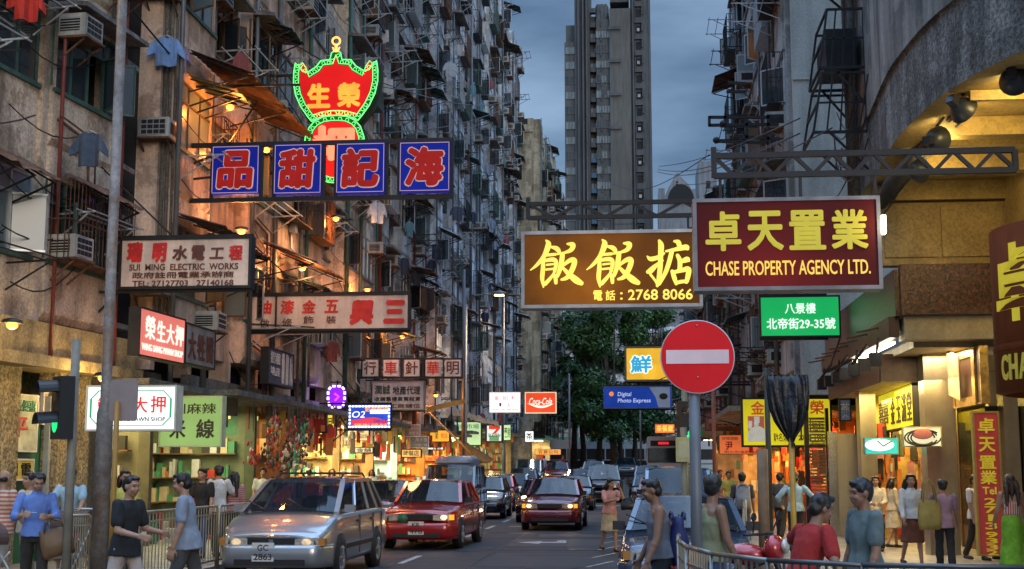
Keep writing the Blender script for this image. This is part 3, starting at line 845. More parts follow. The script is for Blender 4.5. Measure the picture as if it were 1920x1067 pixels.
    area(b, 'boutique_glow', (6.0, 31.3, 3.3), 1.0, 1.6, 260, (1., .70, .26))
    area(b, 'lobby_glow', (7.4, 21.8, 4.6), 1.6, 1.6, 110, (1., .76, .42))
    # balcony cages and planters on the street face
    cg = MB()
    for z, x0 in ((Z0 + 4.3, 1.05), (Z0 + 2.1, .8), (Z0 + .9, .95)):
        for y in (23.9, 25.4): 
            cg.bar((4.2, y, z), (4.2 - x0, y, z), .05); cg.bar((4.2, y, z + 1.1), (4.2 - x0 * .8, y, z + 1.1), .04); cg.bar((4.2 - x0, y, z), (4.2 - x0 * .8, y, z + 1.1), .04); cg.bar((4.2, y, z - .7), (4.2 - x0 * .7, y, z), .04)
        for k in range(5):
            xx = 4.2 - x0 * k / 4; cg.bar((xx, 23.9, z), (4.2 - (x0 * .8) * k / 4, 23.9, z + 1.1), .03)
        for zz in (0, .55, 1.1): cg.bar((4.2 - x0 * (1 - .18 * zz), 23.9, z + zz), (4.2 - x0 * (1 - .18 * zz), 25.4, z + zz), .04)
        cg.bar((4.2, 23.9, z + .55), (4.2 - x0 * .9, 23.9, z + .55), .03)
    cg.box(3.4, 4.15, 24.0, 25.3, Z0 + 4.35, Z0 + 4.7); cg.box(3.55, 4.1, 24.1, 25.3, Z0 + 2.2, Z0 + 2.9)
    cg.box(3.3, 4.15, 23.8, 25.5, Z0 + 5.4, Z0 + 5.5)
    cg.build('balcony_cage', dark_steel, b)
    pipe = MB()
    for y, r_ in ((24.6, .07), (24.9, .05), (25.3, .06)): pipe.tube([(4.1, y, Z0 - .2), (4.1, y, 16)], r_, 7)
    pipe.build('drainpipe', conc_d, b)
    wire = MB()
    for k in range(9):
        a = Vector((4.05, 22 + rd.random() * 4, Z0 + .3 + rd.random() * 1.2)); c_ = Vector((3.95, 25 + rd.random() * .5, Z0 - .2 + rd.random() * 2.6))
        wire.tube([a.lerp(c_, t / 8) + Vector((-.1, 0, -.4 * math.sin(PI * t / 8))) for t in range(9)], .014, 4)
    wire.build('wall_cable', black, b)
    return b
corner()

# floodlights hung on the arch edge: lamps that the photo shows lit
def floodlight(label, loc, aim, power):
    t = thing('floodlight', label, 'floodlight', loc, 0, 'floodlights along the arch of the arcade')
    q = Vector(aim).to_track_quat('-Z', 'Y').to_euler()
    h = MB(); prof = [(.0, .16), (.08, .15), (.15, .08), (.20, -.02), (.205, -.05)]
    h.lathe(prof, (0, 0, 0), 'z', 16); h.box(-.06, .06, -.06, .06, .15, .28)
    h.build('lamp_shade', M('floodlight_housing', (.03, .035, .045), .4, .3, .2), t, rot=q)
    l = MB(); l.lathe([(0, -.03), (.19, -.03), (.19, -.045), (0, -.045)], (0, 0, 0), 'z', 16); l.build('lens', lit('flood_lens', (1., .86, .5), 20, .05), t, rot=q)
    k = MB(); k.tube([(0, .0, .2), (.12, .02, .34), (.2, .05, .48), (.24, .1, .6)], .025, 6); k.build('bracket', dark_steel, t)
    ld = bpy.data.lights.new('flood', 'SPOT'); ld.energy = power; ld.color = (1., .66, .15); ld.spot_size = R(150); ld.spot_blend = .6; ld.shadow_soft_size = .15
    lo = bpy.data.objects.new('flood', ld); COL.objects.link(lo); lo.parent = t; lo.location = Vector(aim).normalized() * .07; lo.rotation_euler = q
    return t
p = at(1805, 205, 18.4); floodlight('lit floodlight with a bright lens under the arch edge', p, (.75, .55, -.45), 150)
p = at(1757, 262, 19.6); floodlight('dark hooded floodlight just below the lit one on the arch', p, (.75, .75, .2), 110)
p = at(1902, 150, 17.4); floodlight('blue black floodlight at the right end of the arch', p, (.3, .7, -.1), 100)
p = at(1722, 320, 21.2); floodlight('grey floodlight among dark cables low on the arch', p, (.8, .5, .1), 85)
t = MB(); pts = [at(x, y, Y) for x, y, Y in ((1650, 385, 22.8), (1672, 350, 22.5), (1700, 318, 22), (1722, 290, 21.5), (1752, 250, 20.6), (1790, 215, 19.2))]
t.tube(pts, [.10, .16, .14, .11, .06, .03], 8)
t.tube([p + Vector((.1, -.1, -.1)) for p in pts[::-1]] + [at(1648, 410, 22.6), at(1651, 440, 22.5)], .02, 5)
tag(t.build('cable_bundle', M('cable_wrap', (.03, .028, .026), .7, 0, .5, 9., .6)), 'thick dark bundle of cables climbing the edge of the arch', 'cables')

# orange roast shop and neighbours under the right hand row
def rshop(label, Y0, Y1, wallc, lightc, power, goods, depth=3.2, x=6.0):
    t = thing('shop', label, 'shop', (x, Y0, zg(Y0)), 0, 'shops along the right pavement')
    W = Y1 - Y0
    wm = M('shopwall_%d' % int(Y0), wallc, .5, 0, .35, 2.5, 0, .2)
    m = MB(); m.box(depth, depth + .1, 0, W, .13, 3.4); m.box(0, depth, W - .12, W - .02, .13, 3.4); m.build('wall', wm, t)
    m = MB(); m.box(-1.6, depth, 0, W - .01, 3.4, 3.55); m.build('ceiling', conc, t)
    m = MB(); m.box(-.05, .1, .2, W - .2, 2.75, 3.35); m.build('shutter_box', tin, t)
    m = MB()
    for k in range(max(1, int(W / 2))): m.bar((.9, .8 + 2 * k, 3.3), (.9, 1.9 + 2 * k, 3.3), .05)
    m.build('tube_lamp', lit('tube_%s' % label[:6].replace(' ', '_'), lightc, 12, .02), t)
    m = MB(); r_ = random.Random(int(Y0))
    for k in range(goods):
        y = r_.uniform(.2, W - .3); xx = r_.uniform(.3, depth - .2); z = r_.choice((.13, .5, .9, 1.3, 2.0)); h = r_.uniform(.2, .55)
        m.box(xx, xx + r_.uniform(.15, .5), y, y + r_.uniform(.15, .5), z, z + h, r_.randrange(5))
    for k in range(8):
        y = .15 + (W - .4) * k / 8; m.box(depth - .3, depth, y, y + .3, 1 + .4 * (k % 3), 1.3 + .4 * (k % 3), k % 5)
        m.box(.3 + k * .33, .5 + k * .33, W - .2, W - .125, .9 + .45 * (k % 4), 1.3 + .45 * (k % 4), (k + 2) % 5)
    m.build('goods', GOODS, t)
    area(t, 'shop_light', (.9, W / 2, 3.2), 1.2, W * .7, power * 3.0, lightc)
    return t
GOODS = [M('goods_orange', (.55, .18, .04), .5), M('goods_red', (.5, .04, .03), .5), M('goods_cream', (.6, .5, .3), .5), M('goods_brown', (.2, .1, .05), .6), M('goods_green', (.08, .28, .14), .5), M('goods_white', (.6, .6, .56), .5), M('goods_dark', (.05, .045, .04), .5)]
rshop('orange lit roast meat shop under the yellow cook sign', 39, 46, (.60, .24, .07), (1., .48, .13), 200, 34, x=4.25)
rshop('small warm lit shop beyond the roast meat shop', 47, 55, (.5, .3, .12), (1., .6, .25), 150, 30, x=4.25)
rshop('dim amber shop far along the right pavement', 57, 72, (.45, .3, .15), (1., .6, .3), 150, 30, x=4.25)
# grey roller panel with a steel edge
t = thing('shutter_panel', 'pale grey upright shutter panel beside the orange shop', 'shutter', (4.35, 29.6, .13))
t.location = (at(1605, 900, 33).x, 33, .13)
m = MB(); m.box(-.42, .46, 0, .15, 0, 2.45); m.build('panel', M('shutter_grey', (.36, .33, .26), .45, .1, .1, 1.2, 0, .2), t)
m = MB(); m.box(-.62, -.425, -.05, .2, 0, 2.5); m.build('edge_post', M('steel_edge', (.40, .40, .40), .25, .9, .2, 2.), t)
t = thing('glazed_partition', 'tall bamboo blind panel beside the orange roast shop', 'screen', (at(1535, 900, 36).x, 36, .13))
m = MB()
for k in range(34): m.box(-.2, .2, 0, .04, .1 + .085 * k, .15 + .085 * k)
m.build('slat_panel', M('bamboo', (.50, .30, .12), .6, 0, .3, 8.), t)
m = MB(); m.box(-.34, -.22, -.05, .1, 0, 3.2); m.box(.22, .30, -.05, .1, 0, 3.2); m.build('post', M('dark_lacquer', (.04, .025, .02), .3), t)

# ------------------------------------------------------------------ shops under the left hand row
def lshop(label, Y0, Y1, wallc, lightc, power, seed, x=XL + .1, depth=2.6):
    t = thing('shop', label, 'shop', (x, Y0, zg((Y0 + Y1) / 2)), 0, 'shops along the left pavement')
    W = Y1 - Y0; r_ = random.Random(seed)
    wm = M('lshopwall_%d' % seed, wallc, .5, 0, .3, 2.2, 0, .2)
    m = MB(); m.box(-depth, -depth + .1, 0, W, .13, 3.3); m.box(-depth + .1, 0, W - .15, W - .02, .13, 3.3); m.build('wall', wm, t)
    m = MB(); m.box(-depth, 1.2, 0, W - .01, 3.3, 3.42); m.box(-.1, .12, .02, W - .03, 3.42, 3.75); m.build('canopy', conc_d, t)
    m = MB(); m.box(-.2, .05, W - .35, W - .16, .13, 3.3); m.build('pier', M('pier_%d' % seed, tuple(c * .6 for c in wallc), .5, 0, .3, 3., 0, .3, 0), t)
    m = MB()
    for k in range(max(1, int(W / 2))): m.bar((-.8, .6 + 2 * k, 3.24), (-.8, 1.8 + 2 * k, 3.24), .05)
    m.build('tube_lamp', lit('ltube_%d' % seed, lightc, 11, .02), t)
    m = MB()
    for z in (.9, 1.5, 2.1): m.box(-depth + .1, -depth + .45, .1, W - .4, z, z + .03, 3); m.box(-depth + .1, -.4, W - .45, W - .2, z, z + .03, 3)
    for z in (.93, 1.53, 2.13):
        y = .12
        while y < W - .8:
            w_ = r_.uniform(.05, .22); h = r_.uniform(.08, .46)
            if r_.random() < .8: m.box(-depth + .12, -depth + r_.uniform(.3, .42), y, y + w_, z, z + h, r_.randrange(7))
            y += w_ + .015
        xx = -depth + .15
        while xx < -.6:
            w_ = r_.uniform(.05, .2); h = r_.uniform(.08, .46)
            if r_.random() < .8: m.box(xx, xx + w_, W - .44, W - r_.uniform(.2, .3), z, z + h, r_.randrange(7))
            xx += w_ + .015
    for k in range(26):
        y = r_.uniform(.2, W - .6); x0_ = r_.uniform(-1.6, -.1); z = .13 + r_.choice((0, .22, .44)); m.box(x0_, x0_ + r_.uniform(.12, .3), y, y + r_.uniform(.12, .3), .13, z + r_.uniform(.08, .25), r_.randrange(7))
    for k in range(9):
        y = r_.uniform(.3, W - .3); x0_ = r_.uniform(-1.0, .6); h = r_.uniform(.15, .6); m.box(x0_, x0_ + r_.uniform(.02, .25), y, y + r_.uniform(.02, .2), 3.28 - h, 3.28, r_.randrange(7))
    for k in range(5):
        x0_ = -depth + .3 + k * .38; m.box(x0_, x0_ + r_.uniform(.2, .33), W - .16, W - .152, 2.6, 2.6 + r_.uniform(.3, .55), r_.randrange(7))
    m.build('goods', GOODS, t)
    area(t, 'shop_light', (-.8, W / 2, 3.15), 1.2, W * .7, power, lightc)
    return t
YEL = (1., .74, .36); GRN = (.72, 1., .66); ORA = (1., .55, .18)
SH = [('pawn shop entrance with pale green walls behind the white sign', 24.3, 27.9, (.26, .24, .14), (1., .82, .38), 30),
      ('green lit grocery with hanging bright goods under the noodle sign', 28, 33.6, (.20, .24, .13), (1., .90, .48), 30),
      ('dark fronted shop with a brick pier left of the red board', 33.8, 37, (.22, .12, .07), ORA, 16),
      ('warm yellow dress shop under the dark red board', 37.2, 43.4, (.62, .48, .20), YEL, 125),
      ('yellow and red fronted shop under the flashing screen', 43.6, 49, (.55, .32, .12), YEL, 115),
      ('pale green white shop behind the silver van', 49.2, 54, (.55, .60, .48), (.9, 1., .75), 105),
      ('orange timber fronted shop under the grey lettered board', 54.2, 61, (.60, .28, .08), ORA, 150),
      ('bright orange shop beside the diagonal yellow awning arm', 61.2, 69, (.70, .36, .08), ORA, 175),
      ('pale lime lit shop beyond the diagonal awning arm', 69.2, 81, (.50, .62, .34), (.85, 1., .6), 190),
      ('far shop with mixed lights under the convenience sign', 81.2, 103, (.55, .42, .22), YEL, 300)]
for k, (lb, a, c, wc, lc, pw) in enumerate(SH):
    lshop(lb, a, c, wc, lc, pw * 4.4, 100 + k, x=XL + (.1 if k else -.5))
for k, (lb, x0, x1, Y, lc) in enumerate((('row of lit shops across the junction left of the palms', -18, -2, 149.5, YEL), ('lit shopfronts across the junction behind the white bus', -1.8, 14, 148.5, ORA))):
    t = thing('shop', lb, 'shop', (x0, Y, zg(Y)))
    W = x1 - x0; m = MB(); m.box(0, W, 1.5, 1.6, .13, 3.6); m.build('wall', M('far_shop_%d' % k, (.5, .4, .22), .5, 0, .6, .6), t)
    m = MB(); m.box(0, W, -1, 1.6, 3.6, 3.9); m.build('canopy', M('far_canopy_%d' % k, (.06, .22, .15), .6), t)
    m = MB(); r_ = random.Random(k)
    for i in range(26): xx = r_.uniform(0, W - 1); m.box(xx, xx + r_.uniform(.4, 1.4), .9 + r_.random() * .4, 1.45, .2, r_.uniform(1, 3), r_.randrange(5))
    m.build('goods', GOODS, t)
    m = MB()
    for i in range(6): m.bar((1 + i * W / 6, 0, 3.5), (2.2 + i * W / 6, 0, 3.5), .12)
    m.build('tube_lamp', lit('fartube_%d' % k, lc, 12, .02), t)
    area(t, 'shop_light', (W / 2, .2, 3.4), W * .9, 1, 380, lc)

# stone faced ground floor of the corner tenement, with its posters
bw = MB(); bw.box(-.4, -.05, .6, 3.2, .13, 3.5); bw.box(-.4, -.02, 4.3, 5.4, .13, 3.5); bw.box(-.4, .02, 6.6, 7.7, .13, 3.5); bw.box(-1.2, -1.0, .0, 8.2, .13, 3.5)
bw.build('ground_wall', M('rough_granite', (.36, .30, .17), .75, 0, .4, 3., .9, .3, .6), bA)
bw = MB(); bw.box(-.5, .45, 0, 8.9, 3.42, 3.62); bw.box(-.3, .28, 0, 8.9, 3.62, 4.2); bw.build('cornice', M('yellowed_cornice', (.42, .33, .16), .7, 0, .3, 2., .3, .5, .3), bA)
bw = MB(); bw.box(-.3, -.22, 3.25, 4.25, .13, 3.0); bw.box(-.35, -.28, 5.45, 6.55, .13, 2.9, 1); bw.box(-.2, -.1, 5.42, 5.5, .13, 3.0, 2); bw.box(-.2, -.1, 6.5, 6.58, .13, 3.0, 2); bw.build('doorway', [M('door_brown', (.12, .09, .05), .5), M('door_green', (.03, .14, .07), .4), alu], bA)

# boutique and roast shop stock, lanterns and cards
def stock(label, x0, x1, y0, y1, z0, z1, n, mats, seed, thin=.03):
    t = thing('shop_stock', label, 'goods', (x0, y0, 0)); t['kind'] = 'stuff'; r_ = random.Random(seed); m = MB()
    for i in range(n):
        x, y, z = r_.uniform(0, x1 - x0), r_.uniform(0, y1 - y0), r_.uniform(z0, z1); h = r_.uniform(.15, .75)
        m.box(x, x + r_.uniform(thin, .22), y, y + r_.uniform(thin, .18), z - h, z, r_.randrange(len(mats)))
    m.build('merchandise', mats, t)
gar = [M('garment_gold', (.55, .38, .08), .8), M('garment_red', (.5, .06, .04), .8), M('garment_cream', (.62, .55, .4), .8), M('garment_olive', (.2, .22, .08), .8), M('garment_pink', (.55, .25, .25), .8), M('garment_dark', (.04, .035, .03), .8), M('garment_orange', (.6, .22, .04), .8)]
stock('rows of bright clothes hung inside the golden boutique', 5.4, 6.65, 31.0, 32.35, .7, 2.8, 90, gar, 1)
stock('roast meats and red cards hung in the orange lit shop', 4.3, 6.4, 39.2, 45.6, .9, 3.2, 150, [GOODS[0], GOODS[1], GOODS[3], GOODS[2], gar[6]], 2)
stock('paper cards and lanterns hung under the right hand row', 3.4, 4.6, 36.5, 56, 2.6, 3.5, 90, [GOODS[0], GOODS[1], GOODS[3], gar[5], gar[0]], 3)
stock('cluttered stalls along the left pavement beyond the grocery', -9.4, -8.5, 34.5, 62, .2, 1.5, 220, GOODS, 4)
stock('bundles hung below the left hand shop canopies', -9.5, -8.6, 34.2, 80, 2.6, 3.3, 200, GOODS + [gar[0], gar[1]], 5)
# ------------------------------------------------------------------ signs
iron = dark_steel
def sign(name, label, rect, Y, face, frame=iron, depth=.22, texts=(), fr=.05, wall=None, group=None, cat='sign', rz=0., extra=None, truss=False):
    """box sign across the street. rect in photo pixels at depth Y; texts: (string, x0, y0, x1, y1, material, bold, shear)"""
    x0, y0, x1, y1 = rect
    c = at((x0 + x1) / 2, (y0 + y1) / 2, Y)
    W = at(x1, (y0 + y1) / 2, Y).x - at(x0, (y0 + y1) / 2, Y).x
    H = at((x0 + x1) / 2, y0, Y).z - at((x0 + x1) / 2, y1, Y).z
    t = thing(name, label, cat, c, rz, group)
    m = MB(); m.box(-W / 2 + fr, W / 2 - fr, .02, depth, -H / 2 + fr, H / 2 - fr); m.build('face', face, t)
    m = MB()
    m.box(-W / 2, W / 2, 0, depth + .02, H / 2 - fr, H / 2); m.box(-W / 2, W / 2, 0, depth + .02, -H / 2, -H / 2 + fr)
    m.box(-W / 2, -W / 2 + fr, 0, depth + .02, -H / 2 + fr, H / 2 - fr); m.box(W / 2 - fr, W / 2, 0, depth + .02, -H / 2 + fr, H / 2 - fr)
    m.build('frame', frame, t)
    by = {}
    for tx in texts:
        s, a, b_, c2, d = tx[:5]; mt = tx[5]; bold = tx[6] if len(tx) > 6 else .01; sh = tx[7] if len(tx) > 7 else 0.
        lay = tx[8] if len(tx) > 8 else 0
        mb = by.setdefault(mt.name + str(lay), (MB(), mt))[0]
        kx = W / (x1 - x0); kz = H / (y1 - y0)
        letter(mb, s, ((a + c2) / 2 - (x0 + x1) / 2) * kx, ((y0 + y1) / 2 - (b_ + d) / 2) * kz, (c2 - a) * kx, (d - b_) * kz, .018 - .012 * lay, .014, 0, bold, sh)
    for k, (mb, mt) in by.items(): mb.build('lettering', mt, t)
    if extra: extra(t, W, H)
    if wall is not None:
        m = MB(); dx = wall - c.x
        e = -W / 2 if dx < 0 else W / 2
        for z in (H / 2 + .03, -H / 2 - .03): m.bar((dx, depth / 2, z), (-e, depth / 2, z), .05)
        if truss:
            up = H / 2 + .03 + truss; n = max(4, int(abs(dx + e) / .45))
            m.bar((dx, depth / 2, up), (-e, depth / 2, up), .05)
            for i in range(n):
                xa = dx + (-e - dx) * i / n; xb = dx + (-e - dx) * (i + 1) / n
                m.bar((xa, depth / 2, up if i % 2 else H / 2), (xb, depth / 2, H / 2 if i % 2 else up), .035)
        m.bar((dx, depth / 2, H / 2 + 1.6), (e * .2, depth / 2, H / 2), .03)
        m.bar((dx, depth / 2, -H / 2 - .7), (e, depth / 2, -H / 2), .035)
        m.bar((dx * .75, depth / 2, -H / 2), (e, depth / 2, H / 2), .035); m.bar((dx * .75, depth / 2, H / 2), (e, depth / 2, -H / 2), .035)
        m.bar((dx, 2.2, H / 2 + .2), (e * .6, depth / 2, H / 2), .022)
        m.build('bracket', iron, t)
    return t
cream_face = M('painted_sign_cream', (.80, .62, .50), .6, 0, .16, 1.2, 0, .4, .06)
greyw_face = M('painted_sign_grey_white', (.72, .70, .69), .6, 0, .16, 1.5, 0, .35, .06)
redp = M('red_sign_paint', (.62, .022, .018), .5, 0, .25, 6.)
brnp = M('brown_sign_paint', (.12, .04, .03), .5, 0, .3, 6.)
blkp = M('black_sign_paint', (.02, .02, .02), .5)
goldE = lit('gold_letters', (1., .78, .13), 1.0, .2, 1.2)
yelL = M('yellow_letters', (.62, .50, .03), .5, 0, .1, emit=.32, ecol=(.62, .50, .03))

# blue four panel sign
def blue_sign():
    Y = 27.; c = at(620, 315, Y)
    t = thing('panel_sign', 'long frame of four blue panels with big red characters', 'sign', c)
    blue = lit('blue_sign_face', (.006, .018, .36), .42, .25, 1.); rd_ = lit('red_sign_letter', (.50, .016, .012), .42, .2, 3.); wh = lit('pale_outline', (.75, .5, .48), .5, .1)
    for s, (x0, y0, x1, y1) in zip('品甜記海', ((394, 270, 488, 366), (511, 267, 605, 366), (628, 265, 723, 364), (747, 263, 845, 361))):
        p = at((x0 + x1) / 2, (y0 + y1) / 2, Y) - c; W = (x1 - x0) * Y / F; H = (y1 - y0) * Y / F
        m = MB(); m.box(-W / 2, W / 2, 0, .25, -H / 2, H / 2); pn = m.build('panel', blue, t, p)
        m = MB(); e = .018
        for a in ((-W / 2 + .01, W / 2 - .01, H / 2 - .026, H / 2 - .014), (-W / 2 + .01, W / 2 - .01, -H / 2 + .014, -H / 2 + .026), (-W / 2 + .01, -W / 2 + .022, -H / 2 + .03, H / 2 - .03), (W / 2 - .022, W / 2 - .01, -H / 2 + .03, H / 2 - .03)):
            m.box(a[0], a[1], -.006, .0, a[2], a[3])
        m.build('border', wh, pn)
        m = MB(); letter(m, s, 0, 0, W * .82, H * .84, -.001, .01, 0, .108, .06); m.build('outline', wh, pn)
        m = MB(); letter(m, s, 0, 0, W * .77, H * .79, -.016, .01, 0, .085, .06); m.build('lettering', rd_, pn)
        for sx in (-1, 1): MB().bar((sx * (W / 2 + .03), .12, -H / 2 - .08), (sx * (W / 2 + .03), .12, H / 2 + .08), .07).build('upright', iron, t, p)
    m = MB()
    for py0, py1 in ((272, 260), (375, 366)):
        m.bar(at(225, py0 + 2, Y) - c + Vector((0, .12, 0)), at(848, py1, Y) - c + Vector((0, .12, 0)), .09)
    for a, b_ in (((232, 275), (330, 372)), ((330, 275), (240, 372)), ((300, 330), (394, 290)), ((250, 345), (394, 330)), ((360, 160), (560, 156))):
        m.bar(at(*a, Y) - c + Vector((0, .12, 0)), at(*b_, Y) - c + Vector((0, .12, 0)), .045)
    m.bar(at(225, 272, Y) - c, at(420, 130, Y + 5) - c, .03); m.bar(at(430, 268, Y) - c, at(545, 100, Y + 6) - c, .03)
    m.build('frame', iron, t)
blue_sign()

# neon gourd sign of the pawn shop
def gourd():
    Y = 32.; c = at(629, 200, Y); k = Y / F
    t = thing('neon_sign', 'red neon gourd shaped sign with green key pattern border', 'neon sign', c)
    half = [(0, 86), (9, 92), (12, 106), (30, 107), (40, 120), (56, 130), (66, 128), (75, 116), (81, 110), (84, 130), (84, 152), (79, 176), (68, 200), (54, 220), (46, 230), (40, 226), (24, 221), (8, 219)]
    half2 = [(8, 219), (24, 221), (40, 229), (51, 242), (58, 262), (60, 285), (55, 310), (44, 330), (28, 345), (10, 352), (0, 353)]
    def pts(h): return [Vector((x * k, 0, (200 - y) * k)) for x, y in h] + [Vector((-x * k, 0, (200 - y) * k)) for x, y in reversed(h) if x > .5]
    face = lit('neon_red_face', (1., .012, .012), .62, .3, .8); gr = lit('neon_green_tube', (.16, 1., .22), 1.7, .15, 2.); whn = lit('neon_amber_tube', (1., .42, .10), 2.2, .1)
    def inset(P, d):
        n = len(P); o = []
        cc = sum(P, Vector()) / n
        for i in range(n):
            a = P[i - 1]; b_ = P[(i + 1) % n]; d_ = (b_ - a).normalized(); nn = Vector((d_.z, 0, -d_.x))
            if nn.dot(cc - P[i]) < 0: nn = -nn
            o.append(P[i] + nn * d)
        return o
    m = MB(); fc = MB()
    for h in (half, half2):
        P = pts(h)
        fc.prism([p + Vector((0, -.02, 0)) for p in inset(P, .15)], (0, .05, 0))
        A = [p + Vector((0, -.05, 0)) for p in P]; B = [p + Vector((0, -.05, 0)) for p in inset(P, .125)]
        m.tube(A + [A[0]], .016, 5); m.tube(B + [B[0]], .011, 5)
        # key pattern between the two tubes
        Cn = [a.lerp(b_, .5) for a, b_ in zip(A, B)]; Cn.append(Cn[0])
        acc = 0.
        for i in range(len(Cn) - 1):
            d_ = Cn[i + 1] - Cn[i]; L_ = d_.length
            if L_ < .02: continue
            u = d_ / L_; nn = Vector((u.z, 0, -u.x)); s = 0.
            while s + .11 < L_ + .03:
                o = Cn[i] + u * s
                m.tube([o + nn * .04, o - nn * .02, o - nn * .02 + u * .07, o + nn * .03 + u * .07, o + nn * .03 + u * .10], .008, 4); s += .135
    m.build('border', gr, t); fc.build('face', face, t)
    m = MB(); m.prism([p + Vector((0, .0, 0)) for p in pts(half)], (0, .3, 0)); m.prism([p + Vector((0, .002, 0)) for p in pts(half2)], (0, .29, 0)); m.build('band', M('neon_band_dark', (.02, .09, .04), .4), t)
    m = MB(); m.prism([p + Vector((0, .31, 0)) for p in pts([(x * 1.06, y - (4 if y < 200 else -4)) for x, y in half])], (0, .08, 0)); m.prism([p + Vector((0, .31, 0)) for p in pts([(x * 1.06, y + (0 if y < 300 else 4)) for x, y in half2])], (0, .08, 0)); m.build('casing', black, t)
    m = MB(); letter(m, '生', -33 * k, 22 * k, 46 * k, 50 * k, -.03, .03, 0, .08); letter(m, '榮', 27 * k, 22 * k, 46 * k, 50 * k, -.03, .03, 0, .08)
    m.build('lettering', lit('neon_amber_letter', (1., .50, .06), .85, .25, 3.), t)
    m = MB(); letter(m, '押', -2 * k, -88 * k, 84 * k, 100 * k, -.03, .03, 0, .08); m.build('lettering', lit('neon_pink_letter', (1., .30, .15), 1.15, .2, 3.), t)
    m = MB(); zt = (200 - 68) * k
    m.tube([(.10 * math.cos(a * PI / 7), -.05, zt + .10 * math.sin(a * PI / 7)) for a in range(15)], .028, 5); m.tube([(0, -.05, zt - .1), (0, -.05, zt - .28)], .04, 6); m.tube([(.09, -.05, zt - .16), (.05, -.05, zt - .26)], .02, 5); m.tube([(-.09, -.05, zt - .16), (-.05, -.05, zt - .26)], .02, 5)
    m.build('finial', whn, t)
    m = MB()
    for z in (.9, -.9): m.bar((-9.2 - c.x, .2, z), (-.6, .2, z), .06)
    m.bar((-9.2 - c.x, .2, 2.1), (-.3, .2, 1.2), .03); m.bar((-9.2 - c.x, .2, 1.0), (-.6, .2, -.8), .03)
    m.build('bracket', iron, t)
gourd()

sign('painted_sign', 'weathered white electric works sign with red top line and English text', (222, 444, 470, 541), 23.6, cream_face, iron, .25,
     [('瑞', 236, 452, 266, 490, redp, .09, .08), ('明', 284, 454, 312, 491, redp, .09, .08), ('水', 322, 460, 350, 488, brnp, .07, .08), ('電', 358, 460, 383, 488, brnp, .07, .08), ('工', 392, 465, 418, 486, brnp, .07, .08), ('程', 428, 461, 453, 489, redp, .07, .08),
      ('SUI  MING  ELECTRIC  WORKS', 242, 494, 446, 506, brnp, .012), ('政府註冊電業承辦商', 248, 509, 438, 521, brnp, .02), ('TEL: 27127703   27140168', 249, 525, 438, 536, brnp, .012)], wall=-10.2)
sign('painted_sign', 'long white hardware sign with two big red characters at its right', (445, 551, 767, 620), 31.5, cream_face, iron, .22,
     [('三', 718, 564, 758, 608, redp, .12, .1), ('興', 655, 562, 700, 610, redp, .12, .1), ('五', 608, 562, 634, 587, redp, .07, .08), ('金', 566, 562, 592, 587, redp, .07, .08), ('漆', 525, 562, 551, 588, redp, .07, .08), ('油', 483, 562, 509, 588, redp, .07, .08),
      ('裝', 612, 592, 630, 607, brnp, .02), ('飾', 569, 592, 588, 607, brnp, .02), ('修', 529, 596, 548, 612, brnp, .02), ('做', 487, 597, 505, 614, brnp, .02)], wall=-9.7,
     extra=lambda t, W, H: MB().bar((-W / 2 + .95, -.01, -H / 2), (-W / 2 + .95, -.01, H / 2), .04).bar((-W / 2, -.03, -H / 2 + .2), (-.2, -.03, -H / 2 + .08), .03).build('divider', iron, t))
# five small boards on one frame
def small_five():
    Y = 44.; c = at(771, 690, Y); k = Y / F
    t = thing('panel_sign', 'row of five small white boards with dark red characters', 'sign', c)
    for s, x0, mt in (('行', 679, brnp), ('車', 718, redp), ('針', 757, brnp), ('華', 797, redp), ('明', 834, brnp)):
        m = MB(); W = 29 * k; H = 31 * k; m.box(-W / 2, W / 2, 0, .16, -H / 2, H / 2)
        p = put('panel', m.mesh('panel', greyw_face), t, at(x0 + 15, 690, Y) - c)
        m = MB(); letter(m, s, 0, 0, 24 * k, 25 * k, -.002, .01, 0, .03); m.build('lettering', mt, p)
    m = MB()
    for py in (672.5, 708): m.bar(at(640, py, Y) - c + Vector((0, .08, 0)), at(868, py, Y) - c + Vector((0, .08, 0)), .06)
    for x in (677, 713, 753, 792, 831, 866): m.bar(at(x, 672, Y) - c + Vector((0, .08, 0)), at(x, 708, Y) - c + Vector((0, .08, 0)), .05)
    m.build('frame', iron, t)
small_five()

